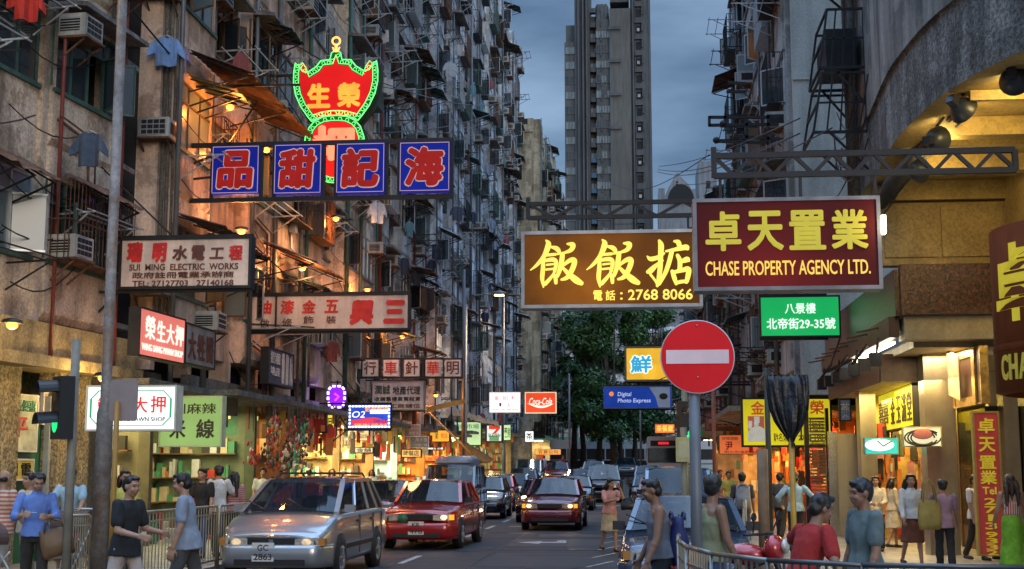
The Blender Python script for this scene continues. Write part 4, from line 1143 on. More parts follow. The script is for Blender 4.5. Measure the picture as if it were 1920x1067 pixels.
# signs lying along the wall at the corner
def wallsign(name, label, P0, Y0, P1, Y1, face, texts, frame=iron, depth=.18):
    """sign in a vertical plane from pixel column P0 at depth Y0 to P1 at Y1: P = (px, py_top, py_bottom)"""
    a = at(P0[0], P0[2], Y0); a2 = at(P0[0], P0[1], Y0); b_ = at(P1[0], P1[2], Y1); b2 = at(P1[0], P1[1], Y1)
    z0 = (a.z + b_.z) / 2; z1 = (a2.z + b2.z) / 2; d = b_ - a; W = math.hypot(d.x, d.y); H = z1 - z0
    t = thing(name, label, 'sign', ((a.x + b_.x) / 2, (a.y + b_.y) / 2, (z0 + z1) / 2), math.atan2(d.y, d.x))
    m = MB(); m.box(-W / 2 + .03, W / 2 - .03, 0, depth, -H / 2 + .03, H / 2 - .03); m.build('face', face, t)
    m = MB()
    for x0, x1, q0, q1 in ((-W / 2, W / 2, H / 2 - .03, H / 2), (-W / 2, W / 2, -H / 2, -H / 2 + .03), (-W / 2, -W / 2 + .03, -H / 2 + .03, H / 2 - .03), (W / 2 - .03, W / 2, -H / 2 + .03, H / 2 - .03)): m.box(x0, x1, -.015, depth + .015, q0, q1)
    m.build('frame', frame, t)
    for s, u0, v0, u1, v1, mt, bold in texts:
        m = MB(); letter(m, s, (u0 + u1 - 1) / 2 * W, (1 - v0 - v1) / 2 * H, (u1 - u0) * W, (v1 - v0) * H, -.002, .012, 0, bold); m.build('lettering', mt, t)
    return t
pinkL = lit('pale_pink_letters', (1., .72, .62), 1.3, .1)
wallsign('lightbox_sign', 'glowing salmon pink pawn shop box beside the grey lamp post', (259, 572, 664), 21.6, (345, 601, 687), 23.6, lit('salmon_face', (.90, .22, .17), .80, .15, 1.),
         [('榮', .12, .14, .32, .62, pinkL, .03), ('生', .36, .18, .54, .62, pinkL, .03), ('大', .57, .2, .74, .62, pinkL, .03), ('押', .77, .18, .95, .62, pinkL, .03), ('WING SANG PAWN SHOP', .06, .72, .95, .86, pinkL, .01)])
wallsign('painted_sign', 'grey wall board with tall brown characters beside the salmon box', (346, 602, 686), 23.7, (402, 622, 690), 25.3, M('grey_brown_board', (.30, .27, .25), .6, 0, .25, 2., 0, .4),
         [('大', .08, .2, .34, .85, brnp, .04), ('牲', .38, .2, .64, .85, brnp, .04), ('醫', .68, .2, .94, .85, brnp, .04)])
wallsign('lightbox_sign', 'dark blue board with a white grid of writing on the wall', (502, 652, 716), 31.6, (549, 663, 733), 34.0, M('navy_board', (.05, .075, .14), .4, 0, .3, 2.),
         [('招租', .08, .1, .45, .42, greyw_face, .02), ('地產', .08, .5, .45, .75, greyw_face, .02), ('電話查詢', .52, .06, .62, .92, greyw_face, .0), ('物業代理', .68, .06, .78, .92, greyw_face, .0), ('八九', .84, .06, .96, .92, greyw_face, .0)])
# pawn shop light box, seen behind the back of a road sign
greenb = lit('sign_green_line', (.03, .35, .17), .9)
redl = M('red_letters', (.7, .04, .03), .5, emit=.5, ecol=(.7, .04, .03))
def octa(t, W, H):
    m = MB(); a, b_, c2 = W / 2 - .09, H / 2 - .09, .13
    P = [Vector(p) for p in ((-a + c2, -.004, b_), (a - c2, -.004, b_), (a, -.004, b_ - c2), (a, -.004, -b_ + c2), (a - c2, -.004, -b_), (-a + c2, -.004, -b_), (-a, -.004, -b_ + c2), (-a, -.004, b_ - c2))]
    for i in range(8): m.bar(P[i], P[(i + 1) % 8], .03, .012)
    m.build('border', greenb, t)
sign('lightbox_sign', 'bright white pawn shop box with a green octagon line', (160, 722, 330, 808), 21.0, lit('white_lightbox', (.95, 1., .97), 1.15, .06, 1.), M('lightbox_edge', (.55, .58, .5), .5), .3,
     [('榮', 182, 744, 212, 776, redl, .03), ('生', 215, 744, 245, 776, redl, .03), ('大', 249, 744, 276, 774, redl, .02), ('押', 282, 742, 310, 774, redl, .02), ('WING SANG PAWN SHOP', 182, 782, 310, 790, blkp, .0)], extra=octa, fr=.03)
sign('lightbox_sign', 'pale green noodle sign with large black characters', (298, 742, 416, 838), 25.5, lit('noodle_face', (.36, .60, .19), .55, .15, 1.2), M('noodle_edge', (.5, .6, .38), .5), .25,
     [('川麻辣', 322, 756, 404, 776, blkp, .02), ('米', 318, 786, 348, 822, blkp, .04), ('線', 368, 786, 402, 822, blkp, .04)], fr=.03)
sign('painted_sign', 'dark red fascia board with pale blurred characters over the dress shop', (521, 769, 612, 812), 37., M('maroon_board', (.20, .012, .014), .4, 0, .3, 2., emit=.05, ecol=(.5, .02, .02)), iron, .15,
     [('又教育', 566, 772, 608, 786, greyw_face, .02), ('中心', 545, 795, 585, 804, redl, .02)], fr=.03)
sign('lightbox_sign', 'narrow bright yellow box right of the dark red board', (597, 776, 628, 816), 38.5, lit('yellow_narrow', (1., .80, .06), .9, .1), iron, .3, [('押', 610, 782, 622, 806, blkp, .0)], fr=.03)
sign('painted_sign', 'cream board with a line of black characters under the flashing screen', (643, 806, 692, 827), 45., lit('cream_glow', (1., .78, .36), .8, .1), iron, .15, [('美容美髮用品公司', 648, 814, 688, 822, blkp, .0)], fr=.02)
# purple bottle of bulbs
def purple():
    Y = 40.; c = at(631, 744, Y); k = Y / F
    t = thing('neon_sign', 'purple neon bottle sign ringed with white bulbs', 'neon sign', c)
    P = [(-12, 20), (12, 20), (16, 8), (16, -12), (10, -20), (-10, -20), (-16, -12), (-16, 8)]
    m = MB(); m.prism([(x * k, 0, -y * k) for x, y in P], (0, .2, 0)); m.build('face', lit('purple_face', (.22, .01, .55), .95, .2), t)
    m = MB()
    for i in range(8):
        a = Vector((P[i][0] * k, -.03, -P[i][1] * k)); b_ = Vector((P[(i + 1) % 8][0] * k, -.03, -P[(i + 1) % 8][1] * k))
        n = 2 if (a - b_).length > .3 else 1
        for j in range(n): m.bar(a.lerp(b_, (j + .22) / n), a.lerp(b_, (j + .78) / n), .06)
    m.build('bulb_ring', lit('violet_bulbs', (.62, .5, 1.), 3.5, .05), t)
    m = MB(); m.tube([(-.06, -.03, .1), (.08, -.03, 0), (-.04, -.03, -.12)], .03, 5); m.build('emblem', lit('magenta_tube', (1., .05, .45), 1.6), t)
    m = MB(); m.bar((-9.3 - c.x, .1, .45), (.1, .1, .45), .04); m.bar((0, .1, .3), (0, .1, .5), .04); m.build('bracket', iron, t)
    point(t, 'bulb_light', (0, -.35, 0), 16, (.45, .3, 1.), .25)
purple()
def screen_extra(t, W, H):
    m = MB(); n = 13
    for i in range(n):
        x = -W / 2 + .06 + (W - .12) * i / (n - 1)
        for z in (-H / 2 + .06, H / 2 - .06): m.box(x - .035, x + .035, -.02, 0, z - .025, z + .025)
    for i in range(1, 6):
        z = -H / 2 + .06 + (H - .12) * i / 6
        for x in (-W / 2 + .06, W / 2 - .06): m.box(x - .025, x + .025, -.02, 0, z - .03, z + .03)
    m.build('bulb_ring', lit('white_bulbs', (.85, .88, 1.), 2.2, .05), t)
    m = MB(); m.prism([(-W * .42, -.004, -.1), (W * .1, -.004, -.02), (W * .42, -.004, -.12), (W * .42, -.004, -H / 2 + .12), (-W * .42, -.004, -H / 2 + .12)], (0, .01, 0)); m.build('red_wave', lit('screen_red', (.9, .06, .12), .8), t)
    m = MB(); m.box(.02, W * .42, -.006, 0, .08, .2); m.build('white_bar', lit('screen_white', (.8, .85, 1.), 1.8), t)
scw = lit('screen_letters', (.9, .9, 1.), 1.6); sco = lit('screen_orange', (1., .35, .08), 1.3)
sign('led_screen', 'flashing blue and red screen sign edged with white bulbs', (652, 758, 733, 804), 39., lit('screen_blue', (.03, .10, .75), .7, .35, 3.), iron, .2,
     [('影音數碼', 684, 762, 728, 772, sco, .03), ('O2', 660, 771, 684, 783, scw, .0, .2), ('沖印', 700, 786, 728, 794, lit('screen_navy', (.06, .05, .4), .8), .03, 0, 1), ('攝影器材', 664, 794, 726, 801, sco, .02, 0, 1)], wall=-9.4, extra=screen_extra, fr=.02)
sign('painted_sign', 'grey agency board with three lines of dark characters', (697, 714, 795, 769), 45.5, greyw_face, M('grey_board_edge', (.28, .28, .28), .5), .3,
     [('潤誠', 702, 722, 731, 739, M('dark_green_letters', (.03, .10, .08), .5), .03), ('地產代理', 736, 724, 788, 740, blkp, .02), ('收購舊樓買賣租賃', 702, 744, 788, 752, blkp, .02), ('專營工商舖位', 702, 757, 788, 765, brnp, .02)], fr=.035, wall=-9.5)
for lb, r_, Y, f_, txt in (('small white framed pinkish plaque with two text lines', (757, 796, 788, 819), 50., M('plaque_pink', (.36, .25, .25), .5), [('專業髮型屋', 760, 800, 785, 806, greyw_face, .0), ('二樓營業', 760, 809, 785, 815, greyw_face, .0)]),
                       ('grey two line plaque just below the pinkish plaque', (768, 818, 804, 840), 51., M('plaque_grey', (.22, .21, .21), .5), [('八角大樓', 771, 821, 801, 828, greyw_face, .0), ('迎賓閣二樓', 771, 832, 801, 837, greyw_face, .0)])):
    sign('plaque', lb, r_, Y, f_, greyw_face, .1, txt, fr=.03)
sign('lightbox_sign', 'orange yellow box with small characters left of the awning arm', (805, 806, 843, 829), 57., lit('orange_box', (1., .50, .05), .9, .1), iron, .25, [('美', 815, 811, 822, 824, blkp, .0), ('食店', 826, 812, 839, 822, redl, .0)], fr=.03)
sign('lightbox_sign', 'large pale lime lit board behind the diagonal awning arm', (845, 790, 903, 836), 72., lit('lime_board', (.68, .95, .48), .72, .2, .8), iron, .2, [('超級市場', 850, 795, 898, 804, M('lime_dark', (.12, .28, .1), .5), .0), ('新鮮平價', 853, 808, 895, 814, M('lime_dark', (.12, .28, .1), .5), .0)], fr=.05)
def seven(t, W, H):
    m = MB(); m.prism([(-W * .30, -.004, H * .40), (W * .34, -.004, H * .40), (W * .34, -.004, H * .26), (W * .08, -.004, -.02 * H), (-W * .1, -.004, -.02 * H), (W * .12, -.004, H * .22), (-W * .30, -.004, H * .22)], (0, .01, 0)); m.build('red_numeral', lit('red_numeral', (.9, .05, .02), .8), t)
    m = MB(); m.box(-W * .28, W * .28, -.004, .01, -H * .40, -H * .12); m.build('green_band', lit('green_band', (.22, .50, .20), .6), t)
sign('lightbox_sign', 'convenience store box with a red seven on white and green', (910, 795, 943, 830), 71., lit('white_box_small', (.9, .95, .88), .85, .05), M('dark_green_edge', (.01, .04, .03), .4), .3,
     [('ELEVEN', 916, 813, 938, 819, M('green_letters', (.02, .22, .08), .5), .015, 0, 1)], fr=.09, extra=seven)
sign('lightbox_sign', 'white box with small red and black characters left of the cola sign', (917, 735, 976, 774), 66., lit('white_box_far', (.92, .95, 1.), 1.15, .06), greyw_face, .3,
     [('金', 926, 742, 936, 750, redl, .0), ('如', 942, 742, 952, 750, redl, .0), ('利', 958, 742, 968, 750, redl, .0), ('人', 950, 755, 958, 763, M('plum', (.25, .02, .1), .5), .0), ('1', 936, 755, 940, 762, M('plum', (.25, .02, .1), .5), .0), ('GOLDEN CAREY HAIR SALON', 920, 766, 972, 769, blkp, .0)], fr=.03)
def cola(t, W, H):
    m = MB(); up = []; dn = []
    for i in range(13):
        x = -W * .43 + W * .86 * i / 12; u = i / 12
        z = -.02 * H - .2 * H * math.sin(u * PI * .9) + .04 * H * u
        up.append((x, -.004, z + .055 * H * math.sin(PI * u))); dn.append((x, -.004, z - .055 * H * math.sin(PI * u) - .001))
    for i in range(12): m.quad(dn[i], dn[i + 1], up[i + 1], up[i])
    m.build('wave', lit('cola_white', (1., .85, .7), 1.2), t)
sign('lightbox_sign', 'red cola box with a white script and wave, by the palms', (984, 735, 1043, 775), 72., lit('cola_red', (.95, .085, .025), .85, .2, 1.), lit('cola_edge', (1., .75, .5), .8, .05), .3,
     [('Coca-Cola', 992, 746, 1035, 759, lit('cola_white', (1., .85, .7), 1.2), .01, .35, 1)], fr=.05, extra=cola)

# ---- right hand side
def fan_face(t, W, H):
    for sx in (0,): 
        point(t, 'sign_light', (-.3, -.7, 0), 10, (1., .7, .25), .3)
FAN = [[(330, 148, 18), (352, 190, 56), (310, 300, 46), (240, 385, 34), (175, 437, 12)], [(372, 212, 20), (430, 228, 46), (455, 262, 40), (440, 285, 14)], [(340, 292, 30), (420, 286, 30)],
       [(300, 330, 30), (298, 420, 44), (290, 520, 42), (302, 605, 16)], [(320, 345, 34), (400, 338, 44), (428, 370, 40), (412, 452, 34)], [(335, 388, 22), (398, 382, 20)], [(330, 434, 22), (398, 428, 22)],
       [(318, 575, 40), (370, 520, 34), (410, 465, 18)], [(402, 468, 20), (420, 520, 38), (424, 565, 34)],
       [(540, 186, 22), (592, 196, 52), (575, 245, 44), (510, 272, 26), (440, 288, 14)], [(490, 285, 46), (482, 350, 50), (462, 440, 44), (438, 500, 36)], [(478, 410, 24), (560, 350, 44), (606, 350, 52), (592, 420, 52), (540, 510, 44), (480, 535, 24)], [(470, 395, 20), (540, 470, 44), (620, 540, 66), (672, 572, 46)]]
DIM = [[(1316, 318, 14), (1350, 345, 44), (1420, 330, 40), (1480, 292, 22)], [(1436, 170, 30), (1452, 215, 56), (1446, 320, 50), (1440, 430, 50), (1425, 540, 44), (1410, 605, 30)], [(1322, 470, 40), (1348, 458, 56), (1400, 410, 40), (1468, 362, 18)], [(1345, 495, 26), (1390, 555, 24), (1412, 600, 22)],
       [(1580, 176, 22), (1618, 186, 48), (1630, 225, 44)], [(1500, 272, 22), (1590, 256, 38), (1690, 236, 54), (1706, 250, 36)], [(1556, 270, 44), (1530, 370, 46), (1490, 480, 42), (1430, 590, 30)],
       [(1610, 315, 36), (1632, 370, 46), (1628, 460, 44)], [(1645, 376, 34), (1700, 356, 56), (1716, 366, 30)], [(1556, 468, 36), (1575, 530, 46), (1592, 590, 30)], [(1570, 478, 34), (1650, 460, 42), (1712, 450, 52), (1706, 520, 48), (1690, 572, 40)], [(1590, 582, 34), (1640, 570, 36), (1700, 566, 32)]]
def brush_text(t, W, H):
    k = 370. / 1920
    fx = lambda a: (960 + a * k - 1146) / 340 * W; fz = lambda b: (503.5 - 420 - b * k) / 145 * H
    m = MB(); brush(m, FAN, fx, fz, .012); m.build('lettering', goldE, t)
    m = MB(); brush(m, [[(a + 552, b + 3, w_) for a, b, w_ in st] for st in FAN], fx, fz, .012); m.build('lettering', goldE, t)
    m = MB(); brush(m, DIM, fx, fz, .012); m.build('lettering', goldE, t)
    fan_face(t, W, H)
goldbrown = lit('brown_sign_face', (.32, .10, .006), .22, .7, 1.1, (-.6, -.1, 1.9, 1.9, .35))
sign('lightbox_sign', 'brown restaurant sign with glowing gold brush characters and phone number', (976, 431, 1316, 576), 23.5, goldbrown, M('sign_steel_edge', (.42, .43, .44), .4, .6, .25, 3., 0, .3), .4,
     [('電', 1112, 544, 1129, 563, goldE, .03), ('話', 1135, 544, 1153, 563, goldE, .03), (':', 1162, 548, 1167, 562, goldE, .04), ('2768 8066', 1177, 543, 1297, 563, goldE, .016)], fr=.06, extra=brush_text)
def chase_extra(t, W, H):
    point(t, 'edge_lamp_glow', (W / 2 + .18, -.15, .25), 14, (1., .80, .42), .06)
    m = MB(); m.box(W / 2 + .02, W / 2 + .07, .02, .16, .12, .36); m.build('edge_lamp', lit('edge_lamp', (1., .9, .65), 14, .05), t)
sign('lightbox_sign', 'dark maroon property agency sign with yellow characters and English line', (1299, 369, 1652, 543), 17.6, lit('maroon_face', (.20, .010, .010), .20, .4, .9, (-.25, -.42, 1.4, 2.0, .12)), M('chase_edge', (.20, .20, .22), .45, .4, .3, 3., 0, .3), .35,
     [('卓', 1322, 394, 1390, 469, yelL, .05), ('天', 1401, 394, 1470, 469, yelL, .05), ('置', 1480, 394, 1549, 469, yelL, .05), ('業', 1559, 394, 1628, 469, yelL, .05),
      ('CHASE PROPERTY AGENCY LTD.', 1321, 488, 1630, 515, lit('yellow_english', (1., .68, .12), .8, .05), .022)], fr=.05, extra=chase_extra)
sign('lightbox_sign', 'bright green building name box with white characters and numbers', (1424, 554, 1576, 632), 29.5, lit('green_lightbox', (.012, .48, .12), .78, .1, 1.), iron, .25,
     [('八景樓', 1472, 568, 1530, 588, lit('white_letters', (.9, 1., .92), 1.), .02), ('北帝街29-35號', 1437, 596, 1566, 617, lit('white_letters', (.9, 1., .92), 1.), .02)], fr=.035, wall=4.2)
def fish_extra(t, W, H):
    m = MB(); m.ball((.32 * W, -.02, -.02 * H), .3, 12, 8, 0, (1., .12, .62)); m.build('picture', M('dumpling_picture', (.7, .42, .3), .5), t)
ylw = lit('yellow_wood_face', (.90, .50, .035), .85, .2, 2.)
sign('lightbox_sign', 'yellow box with blue white edged character behind the no entry sign', (1171, 649, 1293, 715), 48., ylw, M('olive_edge', (.20, .20, .12), .5), .3,
     [('鮮', 1180, 665, 1224, 701, lit('white_outline', (.8, 1., .95), 1.2), .22), ('鮮', 1182, 667, 1222, 699, lit('cyan_letter', (.05, .45, .75), .8), .06, 0, 1)], fr=.07, extra=fish_extra, wall=4.2)
def dig_extra(t, W, H):
    m = MB(); m.prism([(W * .17, -.004, H * .45), (W * .47, -.004, H * .45), (W * .47, -.004, -H * .45), (W * .30, -.004, -H * .45), (W * .26, -.004, 0)], (0, .01, 0)); m.build('grey_panel', lit('grey_panel', (.22, .28, .40), .45), t)
    m = MB(); m.ball((W * .375, -.012, .03), .11, 12, 8, 0, (1.3, .1, 1)); m.build('emblem', blkp, t)
    m = MB(); m.ball((-W * .38, -.012, .12), .08, 10, 6, 0, (1, .1, 1)); m.build('emblem', lit('orange_dot', (1., .25, .03), .9), t)
bwh = lit('blue_sign_letters', (.5, .6, .85), .8)
sign('lightbox_sign', 'blue photo shop box under the yellow box', (1131, 724, 1260, 766), 46., lit('photo_blue', (.012, .055, .38), .62, .2), M('blue_edge', (.1, .14, .25), .5), .3,
     [('Digital', 1158, 735, 1184, 745, bwh, .012, .1, 1), ('Photo Express', 1158, 747, 1220, 757, bwh, .012, .1, 1)], fr=.03, extra=dig_extra, wall=4.0)
sign('lightbox_sign', 'tiny orange lit sign far down the right side', (1227, 794, 1266, 813), 95., lit('orange_far', (1., .22, .06), .85, .35, 2.), iron, .3, [('茶餐廳', 1231, 797, 1262, 809, goldE, .02)], fr=.05)
sign('painted_sign', 'dusty pink board with pale characters behind the no entry pole', (1322, 772, 1386, 808), 50., M('dusty_pink', (.30, .13, .10), .6, 0, .2, 2., 0, .3), brnp, .2, [('生記', 1346, 781, 1380, 800, greyw_face, .03)], fr=.03)
orf = lit('orange_banner', (.90, .20, .06), .6, .25, 1.)
sign('lightbox_sign', 'orange banner with a red character below the cook sign', (1348, 815, 1438, 852), 44., orf, brnp, .1, [('好味燒臘', 1354, 819, 1384, 825, brnp, .0), ('尹', 1360, 828, 1374, 844, redp, .04), ('明火例湯粥麵飯', 1358, 845, 1424, 850, brnp, .0)], fr=.02)
def cook(t, W, H):
    f_ = lambda px: (px - 1475) / 170 * W; g_ = lambda py: (791.5 - py) / 93 * H
    m = MB(); m.box(f_(1402), f_(1433), -.004, .01, g_(815), g_(780)); m.build('picture', M('cook_backdrop', (.65, .16, .10), .5, emit=.25, ecol=(.65, .16, .1)), t)
    cw = M('cook_white', (.75, .72, .62), .6, emit=.35, ecol=(.7, .66, .5)); m = MB()
    m.prism([(f_(x), -.012, g_(y)) for x, y in ((1400, 828), (1402, 808), (1413, 800), (1424, 799), (1436, 806), (1440, 828))], (0, .008, 0))
    m.ball((f_(1418), -.012, g_(795)), .09, 10, 8, 0, (.75, .1, 1)); m.box(f_(1414), f_(1424), -.016, -.004, g_(793), g_(781)); m.ball((f_(1406), -.012, g_(800)), .07, 10, 8, 0, (.8, .1, 1)); m.box(f_(1403), f_(1410), -.014, -.004, g_(798), g_(789))
    m.build('cook_figures', cw, t)
    m = MB()
    for a in ((1519, 787, 1548, 811),):
        x0, y0, x1, y1 = a
        for p, q in (((x0, y0), (x1, y0)), ((x1, y0), (x1, y1)), ((x1, y1), (x0, y1)), ((x0, y1), (x0, y0))): m.bar((f_(p[0]), -.008, g_(p[1])), (f_(q[0]), -.008, g_(q[1])), .03, .01)
    m.build('border', brnp, t)
ycook = lit('cook_sign_yellow', (.88, .74, .02), .62, .2, 1.)
ored = M('orange_red_letters', (.75, .12, .03), .5, emit=.3, ecol=(.75, .12, .03))
sign('lightbox_sign', 'large yellow roast shop sign with two cooks and a phone number', (1390, 745, 1560, 838), 37., ycook, iron, .25,
     [('金', 1408, 752, 1434, 777, ored, .045), ('榮', 1519, 751, 1546, 777, ored, .04), ('燒臘', 1450, 752, 1500, 777, ored, .04), ('福祿', 1522, 790, 1545, 808, brnp, .0), ('2760 1981', 1496, 816, 1547, 826, blkp, .015), ('歡迎訂座', 1520, 829, 1546, 832, blkp, .0), ('馳名燒味', 1450, 812, 1485, 828, brnp, .01)], fr=.05, extra=cook)
# yellow sign along the right hand shop front
wallsign('lightbox_sign', 'yellow shop front sign with a column of black characters', (1640, 745, 816), 33.4, (1714, 716, 797), 27.6, lit('shopfront_yellow', (.95, .80, .03), .68, .15, 1.),
         [('囍', .16, .2, .42, .8, blkp, .01), ('金', .48, .2, .58, .85, blkp, .02), ('玉', .62, .2, .72, .85, blkp, .02), ('滿', .75, .2, .85, .85, blkp, .02), ('堂', .87, .2, .97, .85, blkp, .02)])
def cup(t, W, H):
    m = MB()
    for i in range(3):
        a, b_ = (.38 + .1 * i) * W, (.42 + .04 * i) * H
        m.tube([(a * .8 * math.cos(k * PI / 10), -.03, b_ * .8 * math.sin(k * PI / 10) - .02) for k in range(i, 19 + i)], .016, 5)
    m.build('line_drawing', blkp, t)
    m = MB(); m.ball((0, -.03, .06), .2, 14, 8, 0, (1, .12, .55)); m.build('picture', M('cup_tea', (.35, .10, .06), .4, emit=.4, ecol=(.5, .2, .15)), t)
sign('lightbox_sign', 'white box with a cup drawing hanging by the steel pillar', (1693, 800, 1766, 838), 25.8, lit('cup_face', (.95, .90, .55), .8, .1), M('cup_edge', (.5, .45, .2), .5), .12, [], fr=.02, extra=cup)
def fishlamp(t, W, H):
    m = MB(); m.ball((-.05, -.02, .02), .24, 14, 8, 0, (1.2, .12, .5)); m.build('picture', lit('pale_oval', (.75, 1., .95), 1.2), t)
    m = MB(); m.tube([(.18, -.12, .1), (.02, -.05, .0), (-.1, -.12, .1)], .014, 5); m.build('line_drawing', blkp, t)
sign('lightbox_sign', 'turquoise box with a pale oval beside the cup box', (1622, 821, 1685, 852), 27.2, lit('turquoise_face', (.06, .62, .55), .75, .15), M('turq_edge', (.1, .4, .35), .5), .2, [], fr=.02, extra=fishlamp)
# tall red standing banner of the property agency
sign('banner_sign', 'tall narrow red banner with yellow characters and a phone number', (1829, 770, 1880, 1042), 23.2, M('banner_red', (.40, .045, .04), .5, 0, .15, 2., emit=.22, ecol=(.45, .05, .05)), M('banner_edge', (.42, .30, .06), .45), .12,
     [('卓', 1839, 783, 1870, 812, yelL, .04), ('天', 1839, 819, 1870, 847, yelL, .04), ('置', 1839, 854, 1870, 879, yelL, .04), ('業', 1839, 882, 1870, 908, yelL, .04), ('Tel', 1842, 913, 1868, 927, yelL, .05)]
     + [(ch, 1844 + (6 if ch == '1' else 0), 934 + 15.2 * i, 1866 - (6 if ch == '1' else 0), 946.5 + 15.2 * i, yelL, .05) for i, ch in enumerate('2713')] + [(ch, 1844, 997 + 15.2 * 0 + 11.6 * i, 1866, 1007 + 11.6 * i, yelL, .05) for i, ch in enumerate('933')] + [('2', 1844, 1031, 1866, 1040, yelL, .05)], fr=.03)
# round column sign
def column_sign():
    cx, cy, r_ = 6.42, 18.6, 1.52; z0, z1 = 2.72, 5.0
    t = thing('column_sign', 'huge curved brown signboard wrapped round the corner column', 'sign', (cx, cy, 0))
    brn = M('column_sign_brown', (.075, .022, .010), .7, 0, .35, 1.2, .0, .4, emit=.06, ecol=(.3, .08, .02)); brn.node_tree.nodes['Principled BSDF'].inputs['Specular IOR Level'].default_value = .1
    m = MB(); m.lathe([(r_ - .1, z0), (r_, z0 + .03), (r_, z1 - .03), (r_ - .1, z1), (0, z1 + .01)], (0, 0, 0), 'z', 56); m.lathe([(r_ + .012, 3.30), (r_ + .02, 3.34), (r_ + .012, 3.38)], (0, 0, 0), 'z', 56); m.build('board', brn, t)
    m = MB(); m.lathe([(.42, .13), (.42, 6.85)], (0, 0, 0), 'z', 24); m.build('column', conc, t)
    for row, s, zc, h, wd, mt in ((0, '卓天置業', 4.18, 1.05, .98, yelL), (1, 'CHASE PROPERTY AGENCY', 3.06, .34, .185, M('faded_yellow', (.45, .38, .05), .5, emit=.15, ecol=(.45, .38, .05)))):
        n = len(s); m = MB()
        for i, ch in enumerate(s):
            if ch == ' ': continue
            vs, fs = glyphs(ch, .03, 0, .008)
            st = 1.14 if row == 0 else .215
            a0 = -PI / 2 + (i - 1.55) * st / r_ - .02 if row == 0 else -PI / 2 + (i - 9.2) * st / r_ - .1
            vv = []
            for a, b_, d in vs:
                an = a0 + a * wd / r_; rr = r_ + .012 + .008 * d
                vv.append((rr * math.cos(an), rr * math.sin(an), zc + b_ * h))
            m.add(vv, fs)
        m.build('lettering', mt, t)
column_sign()
# gold frame with a hanging picture
def gold_frame():
    t = wallsign('framed_notice', 'gold framed board hung askew beside the round column sign', (1790, 664, 770), 26.0, (1842, 648, 752), 24.2, M('notice_dark', (.10, .035, .02), .5), [], M('gilt', (.55, .36, .10), .35, .6, .4, 9., .4), .12)
    m = MB()
    for (x0, x1, z0, z1) in ((-.62, .62, .36, .52), (-.62, .62, -.52, -.36), (-.62, -.44, -.36, .36), (.44, .62, -.36, .36)): m.box(x0, x1, -.04, .02, z0, z1)
    m.build('moulding', M('gilt', (.55, .36, .10)), t)
    m = MB(); m.box(-.28, .28, -.02, .01, -.42, .42); m.build('picture', M('notice_page', (.42, .33, .20), .5, 0, .3, 5.), t, (-.22, -.16, .06), (.1, R(14), .1))
gold_frame()

# steel lattice beams that carry the two big signs
def lattice(label, x0, x1, Y, pz0, pz1, n, drops):
    a = at(x0, pz1, Y); b_ = at(x1, pz1, Y); h = at(x0, pz0, Y).z - a.z
    t = thing('lattice_beam', label, 'beam', a)
    L_ = b_.x - a.x; m = MB()
    for z in (0, h): m.bar((0, 0, z), (L_, 0, z), .075)
    for i in range(n):
        xa = L_ * i / n; xb = L_ * (i + 1) / n
        m.bar((xa, 0, 0 if i % 2 else h), (xb, 0, h if i % 2 else 0), .05)
    m.bar((0, 0, -.02), (0, 0, h + .12), .07); m.bar((L_, 0, 0), (L_, 0, h), .07)
    m.build('truss', iron, t)
    m = MB()
    for px, py in drops:
        x = at(px, pz1, Y).x - a.x; m.bar((x, 0, 0), (x, 0, at(px, py, Y).z - a.z), .04)
    m.build('hanger', iron, t)
    return t
lattice('black zigzag steel beam above the maroon sign', 1339, 1905, 17.7, 293, 330, 15, ((1350, 372), (1640, 372), (1500, 372)))
lattice('black steel beam above the brown restaurant sign', 990, 1330, 23.7, 383, 409, 7, ((1010, 432), (1150, 432), (1290, 432)))
t = thing('lattice_beam', 'black bar frame with stays jutting over the street at the grey flank wall', 'beam', at(1330, 235, 33))
o = t.location.copy(); m = MB()
for a, b_ in (((1330, 220), (1460, 220)), ((1330, 235), (1460, 233)), ((1330, 218), (1330, 237)), ((1362, 200), (1358, 236)), ((1340, 265), (1440, 268)), ((1365, 155), (1400, 157)), ((1362, 172), (1400, 172)), ((1375, 255), (1470, 262)), ((1400, 222), (1400, 268)), ((1440, 215), (1440, 300))):
    m.bar(at(*a, 33) - o, at(*b_, 33) - o, .07)
for c_ in ((1356, 232), (1343, 263)): m.ball(at(*c_, 33) - o, .09, 8, 6, 0)
m.build('truss', iron, t)
# wires across the gap of sky
for i, (a, Ya, b_, Yb, sag) in enumerate((((1236, 312), 60, (1500, 222), 24, .2), ((1234, 318), 60, (1480, 258), 24, .3), ((1232, 322), 60, (1500, 250), 22, .4), ((1285, 346), 60, (1560, 240), 22, .3), ((1150, 345), 70, (1330, 290), 34, .6), ((945, 205), 70, (700, 250), 44, .3), ((700, 150), 40, (958, 190), 80, .5), ((250, 20), 24, (545, 200), 33, .8), ((590, 120), 34, (860, 150), 60, .6))):
    A = at(*a, Ya); B = at(*b_, Yb); m = MB(); n = 14
    m.tube([A.lerp(B, k / n) + Vector((0, 0, -sag * math.sin(PI * k / n))) for k in range(n + 1)], .014 if i < 5 else .02, 5)
    tag(m.build('overhead_wire', black), 'thin black wire sagging across the street between fronts', 'wire', 'overhead wires')

